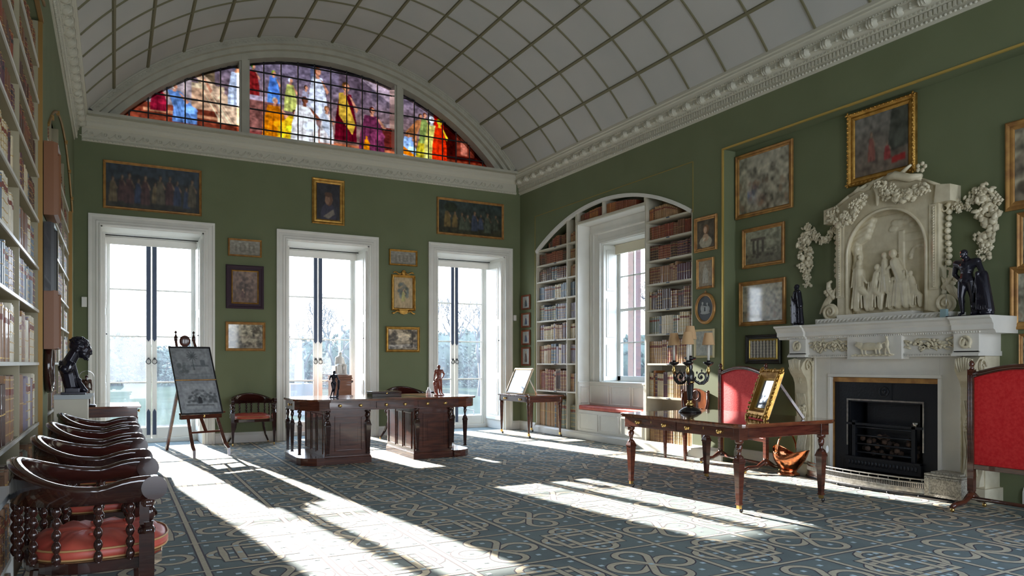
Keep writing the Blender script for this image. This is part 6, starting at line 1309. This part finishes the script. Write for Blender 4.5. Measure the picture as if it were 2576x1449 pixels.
# ---- pedestal desk
dk = tag(empty('pedestal_desk', (3.31, 9.9, 0)), 'large dark mahogany pedestal library desk with carved head supports', 'desk')
def D(m, n, M_=MAHOG, bev=.003, p=None): m.v = [(x - 3.31, y - 9.9, z) for x, y, z in m.v]; return m.build(n, M_, p or dk, bev)
top = [(2.02, 9.62), (2.06, 9.50), (2.14, 9.38), (2.26, 9.30), (2.42, 9.26), (4.20, 9.26), (4.36, 9.30), (4.48, 9.38), (4.56, 9.50), (4.60, 9.62), (4.60, 10.20), (4.56, 10.32), (4.48, 10.44), (4.36, 10.52), (4.20, 10.56), (2.42, 10.56), (2.26, 10.52), (2.14, 10.44), (2.06, 10.32), (2.02, 10.20)]
def inset(P, d): cx, cy = 3.31, 9.91; return [(x + d * (1 if x < cx - .9 else -1 if x > cx + .9 else 0), y + d * (1 if y < cy else -1)) for x, y in P]
D(MB().prism(top, 'z', .812, .838), 'desk_top', MAHOGH); D(MB().prism(inset(top, .025), 'z', .695, .812), 'frieze', MAHOG, 0)
for x0, x1 in ((2.40, 2.94), (3.02, 3.54), (3.60, 4.12)):
    d_ = D(MB().box(x0, 9.272, .715, x1, 9.29, .80), 'drawer')
    for f in (.25, .75): knob(d_, x0 + (x1 - x0) * f - 3.31, 9.272 - 9.9, .757, '-y')
for x, s, n_ in ((2.05, -1, '-x'), (4.57, 1, '+x')):
    a, b = sorted((x, x + s * -.02)); d_ = D(MB().box(a - .002, 9.66, .715, b + .002, 10.16, .80), 'drawer'); knob(d_, x + s * .0 - 3.31 + s * .002, .0, .757, n_)
for x0, x1, s in ((2.36, 2.96, -1), (3.57, 4.13, 1)):
    pd_ = D(MB().box(x0, 9.36, .07, x1, 10.46, .70), 'pedestal'); D(MB().box(x0 - .012, 9.335, 0, x1 + .012, 10.48, .085).box(x0 - .006, 9.345, .085, x1 + .006, 10.47, .10), 'plinth', MAHOG, .003, None)
    m = MB()
    for a in ((x0 + .13, .16, x1 - .10, .18), (x0 + .13, .60, x1 - .10, .62), (x0 + .13, .18, x0 + .15, .60), (x1 - .12, .18, x1 - .10, .60)): m.box(a[0], 9.348, a[1], a[2], 9.362, a[3])
    m.box(x0 + .20, 9.352, .24, x1 - .17, 9.362, .53)
    for xs_, o in ((x0, -1), (x1, 1)):
        for y0, y1 in ((9.44, 9.75), (9.79, 10.05), (10.09, 10.40)):
            a, b = sorted((xs_, xs_ + o * .010))
            for z0, z1, ya, yb in ((.13, .15, y0, y1), (.62, .64, y0, y1), (.15, .62, y0, y0 + .018), (.15, .62, y1 - .018, y1)): m.box(a, ya, z0, b, yb, z1)
    D(m, 'panel_moulding', MAHOG, .002)
    for x in (x0 + .035, x1 - .035): m = MB(); herm_leg(m, x, 9.335, .09, .70, .036); D(m, 'carved_pilaster', DARKW, 0)
    xe = 2.05 if s < 0 else 4.45; xi = x0 - .01 if s < 0 else x1 + .01
    pl = [(xi, 9.30), (xi + s * .10, 9.31), (xi + s * .20, 9.36), (xe - s * .03, 9.45), (xe, 9.55), (xe, 10.26), (xe - s * .03, 10.36), (xi + s * .20, 10.45), (xi + s * .10, 10.50), (xi, 10.51)]
    D(MB().prism(pl[::(1 if s > 0 else -1)], 'z', 0, .095), 'platform')
    for y in (9.54, 9.98, 10.26)[:3]: m = MB(); herm_leg(m, xe - s * .035, y, .095, .70, .030); D(m, 'leg', DARKW, 0)
# wooden box on the desk
wb = tag(empty('writing_box', (3.30, 9.80, .838)), 'low dark wooden box lying in the middle of the desk top', 'box'); m = MB(); m.box(-.21, -.12, 0, .21, .12, .05); m.build('body', DARKW, wb, .003); m = MB(); m.box(-.212, -.122, .052, .212, .122, .075); m.build('lid', DARKW, wb, .003); m = MB(); m.ell((0, -.123, .05), (.016, .004, .014), 8); m.build('lock_plate', BRASS, wb)
# ---- easel with two prints
es = tag(empty('easel', (1.17, 11.1, 0)), 'mahogany tripod easel with turned finials standing before the left door', 'easel')
def E_(m, n, M_=MAHOG, p=None): m.v = [(x - 1.17, y - 11.1, z) for x, y, z in m.v]; return m.build(n, M_, p or es)
fl, fr_ = Vector((.965, 10.90, .0)), Vector((1.43, 11.04, .0)); tl, tr = Vector((.775, 11.48, 1.62)), Vector((1.02, 11.60, 1.62))
for f, t in ((fl, tl), (fr_, tr)):
    m = MB(); P_l = [f + Vector((.0, -.015, 0)), f + Vector((.0, 0, .10)), f + (t - f) * .10 + Vector((.0, -.03, 0)), f + (t - f) * .16, f.lerp(t, .5), t]; m.tube(P_l, [.024, .027, .032, .030, .027, .024], 4, smooth=False); lg = E_(m, 'leg')
    m = MB(); m.tube([t, t + Vector((0, .01, .05)), t + Vector((0, .02, .09)), t + Vector((0, .025, .105)), t + Vector((0, .03, .125)), t + Vector((0, .035, .15))], [.024, .026, .010, .008, .022, .003], 8); E_(m, 'finial', DARKW, lg)
m = MB(); m.tube([Vector((.69, 12.10, 0)), Vector((.80, 11.75, .8)), Vector((.90, 11.52, 1.35))], .026, 4, smooth=False); E_(m, 'leg')
a, b = fl.lerp(tl, .21), fr_.lerp(tr, .21); m = MB(); m.tube([a, b], .020, 4, smooth=False); m.tube([a.lerp(b, .5), fl.lerp(tl, .36).lerp(fr_.lerp(tr, .36), .5) + Vector((-.03, 0, 0))], .022, 4, smooth=False); E_(m, 'stretcher')
a, b = fl.lerp(tl, .345), fr_.lerp(tr, .345); dv = (b - a).normalized(); m = MB(); m.tube([a - dv * .10, b + dv * .06], [.05, .05], 4, flat=1.0, smooth=False); E_(m, 'cross_bar'); m = MB(); sh0 = a - dv * .06 + Vector((0, -.05, .05)); m.tube([a - dv * .12 + Vector((0, -.045, .045)), b + dv * .12 + Vector((0, -.045, .045))], .016, 4, smooth=False); E_(m, 'shelf')
m = MB(); m.ell(a.lerp(b, .5) + Vector((.02, -.055, 0)), (.018, .014, .018), 8); E_(m, 'peg', BRASS); m = MB(); cc = tl.lerp(tr, .5) + Vector((0, .01, .0)); m.ell(cc, (.075, .012, .085), 14); E_(m, 'rounded_crest')
bl, br = Vector((.80, 10.85, .60)), Vector((1.345, 11.02, .60)); up = Vector((-.135, .38, .93)); pr0 = tag(empty('print_board', bl), 'tall black-edged board holding two grey prints, resting on the easel', 'picture')
ux = br - bl; nrm = ux.cross(up).normalized()
m = MB(); th = nrm * -.018; cs = [Vector((0, 0, 0)), ux, ux + up, up]; m.add([tuple(p) for p in cs] + [tuple(p + th) for p in cs], [(0, 1, 2, 3), (7, 6, 5, 4), (0, 4, 5, 1), (1, 5, 6, 2), (2, 6, 7, 3), (3, 7, 4, 0)], smooth=False)
m.build('backing', EBONY, pr0)
m = MB(); e = nrm * .006
for p, q_ in ((Vector((0, 0, 0)), ux), (ux, ux + up), (ux + up, up), (up, Vector((0, 0, 0)))): m.tube([p + e, q_ + e], .008, 4, smooth=False)
m.build('edging', EBONY, pr0); m = MB(); m.tube([up * .50 + e, ux + up * .50 + e], .009, 4, smooth=False); m.build('gilt_divider', GOLDW, pr0)
art('engr1', 41).obj('upper_print', ux * .02 + up * .51 + nrm * .003, ux * .96, up * .47, ART, pr0); art('engr2', 42).obj('lower_print', ux * .02 + up * .02 + nrm * .003, ux * .96, up * .47, ART, pr0)
# ---- candelabrum
cn = tag(empty('candelabrum', (5.38, 5.94, .781)), 'black and gilt scrolled-arm candelabrum with four tan shades on the library table', 'candelabrum')
m = MB(); m.lathe([(.118, 0), (.120, .012), (.10, .025), (.075, .045), (.05, .055), (.034, .065)], (0, 0, 0), 28); m.build('foot', EBONY, cn); m = MB(); m.lathe([(.034, .065), (.046, .075), (.040, .09), (.022, .105), (.030, .118), (.030, .125)], (0, 0, 0), 20); m.build('gilt_collar', BRASS, cn)
m = MB(); m.lathe([(.022, .125), (.027, .14), (.037, .26), (.040, .30), (.028, .31)], (0, 0, 0), 12, smooth=False); m.lathe([(.040, .325), (.046, .35), (.042, .42), (.024, .45), (.030, .48), (.020, .52), (.018, .545)], (0, 0, 0), 16); m.build('stem', EBONY, cn); m = MB(); m.lathe([(.030, .305), (.044, .312), (.044, .328), (.032, .335)], (0, 0, 0), 16); m.build('gilt_collar', BRASS, cn)
def holder(x, y, z, ztop):
    h = empty('candle_arm', (x, y, z)); return h
Rv, Fv = Vector((C_, -S_, 0)), Vector((S_, C_, 0))
for k, ang in enumerate((8, 132, 250)):
    d = Rv * math.cos(R(ang)) + Fv * math.sin(R(ang)); m = MB(); r0 = .205
    m.tube([d * (.045 + .0) + Vector((0, 0, .36)), d * .06 + Vector((0, 0, .33)), d * .10 + Vector((0, 0, .305)), d * .15 + Vector((0, 0, .305)), d * .19 + Vector((0, 0, .335)), d * r0 + Vector((0, 0, .38)), d * r0 + Vector((0, 0, .42))], [.012, .013, .015, .015, .013, .010, .008], 8)
    m.tube([d * (.125 + (.062 - .0030 * t) * math.cos(t * .45 - 1.57)) + Vector((0, 0, .375 + (.062 - .0030 * t) * math.sin(t * .45 - 1.57))) for t in range(21)], [.012 - .0003 * t for t in range(21)], 8)
    m.ell(d * .125 + Vector((0, 0, .375)), (.016, .016, .018), 8)
    for t in range(7): q_ = t * .9 - 1.2; m.ell(d * (.125 + .066 * math.cos(q_)) + Vector((0, 0, .375 + .066 * math.sin(q_))), (.010, .010, .016), 6)
    arm = m.build('scroll_arm', EBONY, cn)
    c = d * r0; m = MB(); m.lathe([(.008, .40), (.018, .42), (.020, .45), (.010, .475), (.014, .49)], tuple(c), 12); m.build('gilt_socket', BRASS, arm)
    m = MB(); m.lathe([(.014, .49), (.050, .515), (.056, .53), (.050, .535), (.020, .53), (.020, .55), (.0, .55)], tuple(c), 16); m.build('drip_pan', EBONY, arm)
    m = MB(); m.lathe([(.014, .535), (.014, .72)], tuple(c), 12); m.build('candle', CANDLE, arm)
    m = MB(); m.lathe([(.068, .715), (.042, .845)], tuple(c), 24); m.lathe([(.041, .845), (.067, .715)], tuple(c), 24); m.f = [f for f in m.f if len(f) == 4]; m.m = m.m[:len(m.f)]; m.s = [True] * len(m.f); m.build('shade', SHADE, arm)
m = MB(); m.lathe([(.018, .545), (.060, .565), (.064, .58), (.056, .585), (.022, .58), (.022, .60), (0, .60)], (0, 0, 0), 16); m.build('drip_pan', EBONY, cn); m = MB(); m.lathe([(.015, .59), (.015, .79)], (0, 0, 0), 12); m.build('candle', CANDLE, cn)
m = MB(); m.lathe([(.070, .775), (.044, .915)], (0, 0, 0), 24); m.lathe([(.043, .915), (.069, .775)], (0, 0, 0), 24); m.f = [f for f in m.f if len(f) == 4]; m.m = m.m[:len(m.f)]; m.s = [True] * len(m.f); m.build('shade', SHADE, cn)
# ---- ornate easel frame on the library table
of = tag(empty('table_frame', (5.35, 4.87, .781), -PI / 2 + math.atan2(-.21, .44) + 0.0), 'carved gilt frame leaning on a wooden strut at the table end', 'picture')
bl, br = Vector((5.44, 5.09, .785)), Vector((5.23, 4.65, .785)); of.rotation_euler.z = math.atan2((br - bl).y, (br - bl).x)
LM_ = Matrix.Translation((0, 0, .225)) @ Matrix.Rotation(-.33, 4, 'X'); m = MB(); m.M = LM_; frame_mesh(m, .44, .45, .085, [(0, 0), (0, .03), (.2, .045), (.5, .05), (.8, .025), (1, .012), (1, 0)])
rg = random.Random(9)
for i in range(46):
    t = i / 46 * 4; sd = int(t); f = t - sd; x, z = [(-.22 + .44 * f, -.225), (.22, -.225 + .45 * f), (.22 - .44 * f, .225), (-.22, .225 - .45 * f)][sd]; m.ell((x * 1.0, -.035 - rg.uniform(0, .015), z), (rg.uniform(.014, .026), .014, rg.uniform(.014, .026)), 6)
for sx in (-1, 1):
    for sz in (-1, 1): m.ell((sx * .225, -.03, sz * .23), (.035, .018, .035), 8)
m.build('frame', GOLD, of); m = MB(); m.M = LM_; frame_mesh(m, .30, .31, .022, [(0, .012), (.5, .022), (1, .012)]); m.build('slip', GOLDL, of)
m = MB(); m.M = LM_; m.box(-.145, -.012, -.15, .145, -.006, .15); m.build('glazed_picture', mat('glazed_dark_picture', (.10, .13, .18), .08, col2=(.45, .50, .58), scale=5, coat=1), of); m = MB(); m.M = LM_; m.box(-.20, -.004, -.20, .20, .012, .20); m.build('backboard', MAHOG, of)
m = MB(); m.tube([(.02, .09, .36), (.02, .34, .008)], .016, 4, smooth=False); m.build('strut', MAHOG, of)
# ---- left side: cabinet, small table with dome, low bookcase
wc = tag(empty('white_cabinet', (-.335, 8.38, 0)), 'narrow cream cabinet carrying the bronze bust by the left wall', 'cabinet')
m = MB(); m.box(-.17, -.17, 0, .11, .17, .955); m.build('body', SHELF, wc, .003); m = MB(); m.prism([(-.17, .955), (.13, .955), (.15, .985), (-.17, .985)], 'y', -.19, .19); m.box(-.17, -.20, .985, .155, .20, .997); m.build('top_slab', mat('grey_marble', (.42, .46, .47), .3), wc)
bs.location = (-.35, 8.38, .9985)
t2 = tag(empty('small_table', (-.03, 10.85, 0)), 'small mahogany table with pale sunlit top before the left garden door', 'table'); m = MB(); m.box(-.35, -.52, .74, .33, .52, .765); m.build('table_top', MAHOGH, t2, .003); m = MB(); m.box(-.31, -.48, .63, .29, .48, .74); m.build('apron', MAHOG, t2, .002)
for x in (-.29, .27):
    for y in (-.46, .46): m = MB(); m.add([(x - .025, y - .025, .63), (x + .025, y - .025, .63), (x + .025, y + .025, .63), (x - .025, y + .025, .63), (x - .014, y - .014, 0), (x + .014, y - .014, 0), (x + .014, y + .014, 0), (x - .014, y + .014, 0)], [(0, 1, 5, 4), (1, 2, 6, 5), (2, 3, 7, 6), (3, 0, 4, 7), (4, 5, 6, 7), (3, 2, 1, 0)], smooth=False); m.build('leg', MAHOG, t2)
knob(t2, .29, -.2, .69, '+x')
dm = tag(empty('glass_dome', (-.30, 10.50, .766)), 'tall glass dome over a small dark figure beside the bust', 'glass dome'); m = MB(); m.lathe([(.105, 0), (.11, .012), (.095, .025), (0, .028)], (0, 0, 0), 28); m.build('base', EBONY, dm)
m = MB(); m.lathe([(.085, .028), (.085, .36)] + [(.085 * math.cos(t * PI / 16), .36 + .085 * math.sin(t * PI / 16)) for t in range(1, 9)], (0, 0, 0), 28); m.f = m.f[1:] if False else m.f; m.build('dome', CLEAR, dm)
o = sculpt('figure', scale_parts(human(dict(elL=(-.14, -.06, .66), haL=(-.05, -.1, .72))) + [('c', (0, 0, .5), (0, 0, .06), .09, .12)], .36), .005, BRONZE2, dm, 2); o.location.z = .03
lb_ = tag(empty('low_bookcase', (-.47, 3.55, 0)), 'low white-topped bookcase of old books at the left edge by the nearest chair', 'bookcase'); m = MB(); m.box(-.04, -.60, .70, .065, .60, .725); m.build('top_slab', mat('grey_marble', (.42, .46, .47), .3), lb_, .003)
m = MB(); m.box(-.04, -.60, 0, .055, -.57, .70); m.box(-.04, .57, 0, .055, .60, .70); m.box(-.04, -.57, 0, .055, .57, .10); m.box(-.05, -.57, .10, -.04, .57, .70); m.box(-.04, -.57, .38, .05, .57, .40); m.box(.055, -.60, .08, .075, .60, .12); m.build('carcase', WHITE, lb_, .002)
for z, h in ((.102, .24), (.402, .25)):
    y = -.55; i = 0
    while y < .53:
        t = rb.uniform(.035, .05); key = rb.choice(['pale brown', 'brown', 'slate', 'dark brown', 'vellum']); o = bpy.data.objects.new('book', BM[(rb.choice((0, 2)), key)][0]); COL.objects.link(o); o.location = (-.47 + .048, 3.55 + y + t / 2, z); o.scale = (-.085, t * .94, h * rb.uniform(.9, 1.05)); 
        tag(o, '%s leather book, %s from left on the %s shelf of the low white-topped bookcase' % (key, ORD[i], 'lower' if z < .3 else 'upper'), 'book', 'books in the low bookcase'); y += t; i += 1
gb = tag(MB().lathe([(.0, 0), (.12, .0), (.10, .03), (.05, .05), (.06, .08)] + [(.155 * math.cos(t), .235 + .155 * math.sin(t)) for t in [(-1.15 + 2.72 * i / 12) for i in range(13)]], (-.31, 3.05, 0), 28).build('stone_ball', mat('grey_stone', (.42, .45, .46), .4, col2=(.34, .37, .38), scale=4), None), 'pale grey stone ball on a foot at the lower left corner', 'ornament')
# ================================================================ GARDEN BEYOND THE GLASS
m = MB(); m.add([(-60, 13.63, -.35), (90, 13.63, -.35), (90, 140, -.35), (-60, 140, -.35)], [(0, 1, 2, 3)]); m.add([(8.1, -40, -.35), (90, -40, -.35), (90, 13.63, -.35), (8.1, 13.63, -.35)], [(0, 1, 2, 3)])
tag(m.build('lawn', mat('lawn_grass', (.022, .030, .020), .9, col2=(.032, .042, .028), scale=.6, spec=0)), 'wide green lawn seen through the garden doors', 'lawn')
tag(bx('terrace', mat('terrace_stone', (.07, .066, .058), .8, col2=(.05, .047, .04), scale=3, spec=0), None, -4, 13.65, -.34, 12, 17.5, -.03), 'pale stone terrace just outside the garden doors', 'terrace')
BARK = mat('grey_bark', (.05, .045, .04), .9); EVG = mat('evergreen_leaf', (.02, .032, .022), .9, col2=(.045, .06, .035), scale=8); TW = mat('winter_twigs', (.16, .13, .12), .9)
def bare_tree(x, y, h, seed, label, depth=7):
    rg = random.Random(seed); root = tag(empty('bare_tree', (x, y, -.36)), label, 'tree', 'winter trees beyond the lawn'); m = MB()
    def br(p, d, L, r, k):
        q_ = p + d * L; mid = p.lerp(q_, .5) + Vector((rg.uniform(-1, 1), rg.uniform(-1, 1), rg.uniform(-.3, .6))) * L * .06
        m.tube([p, mid, q_], [r, r * .85, r * .65], 4 if k < 3 else 3, smooth=True)
        if k >= depth: return
        for i in range(3 if k < 4 else 2 + (rg.random() < .5)):
            nd = (d + Vector((rg.uniform(-1, 1), rg.uniform(-1, 1), rg.uniform(-.25, .75))) * .72).normalized(); br(q_, nd, L * rg.uniform(.62, .82), r * .6, k + 1)
    br(Vector((0, 0, 0)), Vector((0, 0, 1)), h * .24, h * .016, 0); m.build('branches', BARK, root); return root
def bush(x, y, w_, h, seed, label, mt=EVG, name='evergreen_bush', n=1500):
    rg = random.Random(seed); m = MB()
    for i in range(n):
        a = rg.uniform(0, 2 * PI); t = math.acos(rg.uniform(-.15, 1)); rr = rg.uniform(.75, 1.05); c = (w_ * rr * math.sin(t) * math.cos(a), w_ * .6 * rr * math.sin(t) * math.sin(a), h * rr * math.cos(t)); s = w_ * rg.uniform(.018, .055)
        m.ell(c, (s, s, s * .5), 4, rot=rotm(rg.uniform(0, 90), rg.uniform(0, 90), 0))
    m.ell((0, 0, h * .45), (w_ * .85, w_ * .5, h * .5), 10); o = m.build(name, mt); o.location = (x, y, -.36); return tag(o, label, 'bush', 'evergreens beyond the lawn')
def at(px, Y): d = _ray(px, 900); return d[0] * Y / d[1]
for i, (px, Y, w_, h, lb) in enumerate([(150, 62, 9, 3.6, 'hazy evergreen mass seen through the left edge of the left door'), (300, 60, 8, 4.0, 'hazy rounded evergreen seen low in the left door'), (430, 64, 9, 3.2, 'lower evergreen clump seen low in the right leaf of the left door'), (560, 60, 8, 4.0, 'evergreen clump hidden partly by the wall between doors'), (700, 48, 7, 3.2, 'dark evergreen seen at the left of the middle door'), (800, 52, 8, 4.0, 'dark evergreen behind the middle door handles'), (920, 48, 6, 4.5, 'evergreen behind the pedestal figure through the middle door'),
                                      (1080, 46, 7, 4.4, 'evergreen seen at the left leaf of the right door'), (1180, 50, 8, 5.0, 'tall evergreen seen at the right leaf of the right door'), (1300, 46, 8, 4, 'evergreen beyond the right wall corner')]): Y += 7 * (i % 3); bush(at(px, Y), Y, w_ * .52, h, i, lb)
for i, (px, Y, h, lb) in enumerate([(715, 38, 5.4, 'low bare tree in the left leaf of the middle door'), (765, 36, 5.8, 'bare tree just left of the middle door bolts'), (840, 34, 6.4, 'spreading bare tree behind the marble figure'), (895, 37, 5.8, 'bare tree at the right edge of the middle door'), (1080, 34, 6.8, 'bare tree filling the left leaf of the right door'), (1150, 36, 7.6, 'tall bare tree in the middle of the right door'), (1205, 33, 7.0, 'bare tree filling the right leaf of the right door'), (1260, 38, 7.0, 'bare tree beyond the right jamb of the right door')]): bare_tree(at(px, Y), Y, h, 50 + i, lb)
for i, (x, y, h, lb) in enumerate([(17, 19.5, 7.5, 'bare tree seen through the sash window of the arched bay'), (22, 25, 8, 'second bare tree seen faintly through the sash window')]): bare_tree(x, y, h, 80 + i, lb)
bush(24, 31, 6, 3, 33, 'evergreens seen low through the sash window')
tag(bx('brick_chimney_wall', mat('outside_brick', (.14, .06, .045), .9, col2=(.10, .05, .04), scale=9, stretch=(1, 1, 3)), None, 9.3, 11.95, -.34, 9.5, 12.12, 4.2), 'red brick edge of the house wing seen through the sash window', 'wall')
m = MB(); rr = [(5.75 + .28 * i, 14.6 + .16 * i) for i in range(7)]
for i, (x, y) in enumerate(rr): m.tube([(x, y, -.03), (x, y, .55 - .06 * i)], .008, 6)
m.tube([(x, y, .55 - .06 * i) for i, (x, y) in enumerate(rr)], .014, 6); tag(m.build('iron_railing', IRON), 'low black iron handrail outside the right garden door', 'railing')
gs = statue('reflected_statue', 'statue shape outside standing in for a ghost reflection in the middle door', (at(753, 24), 24, -.35), 0, 1.35, human(dict(haR=(.1, -.1, .6), elR=(.16, 0, .66))) + [('c', (0, 0, .5), (0, 0, .05), .10, .12)], mat('reflected_stone', (.10, .10, .10), .8), ('b', .35, .35, 1.0), vox=.01, cat='statue')  # solid figure added in place of a reflection in the door glass
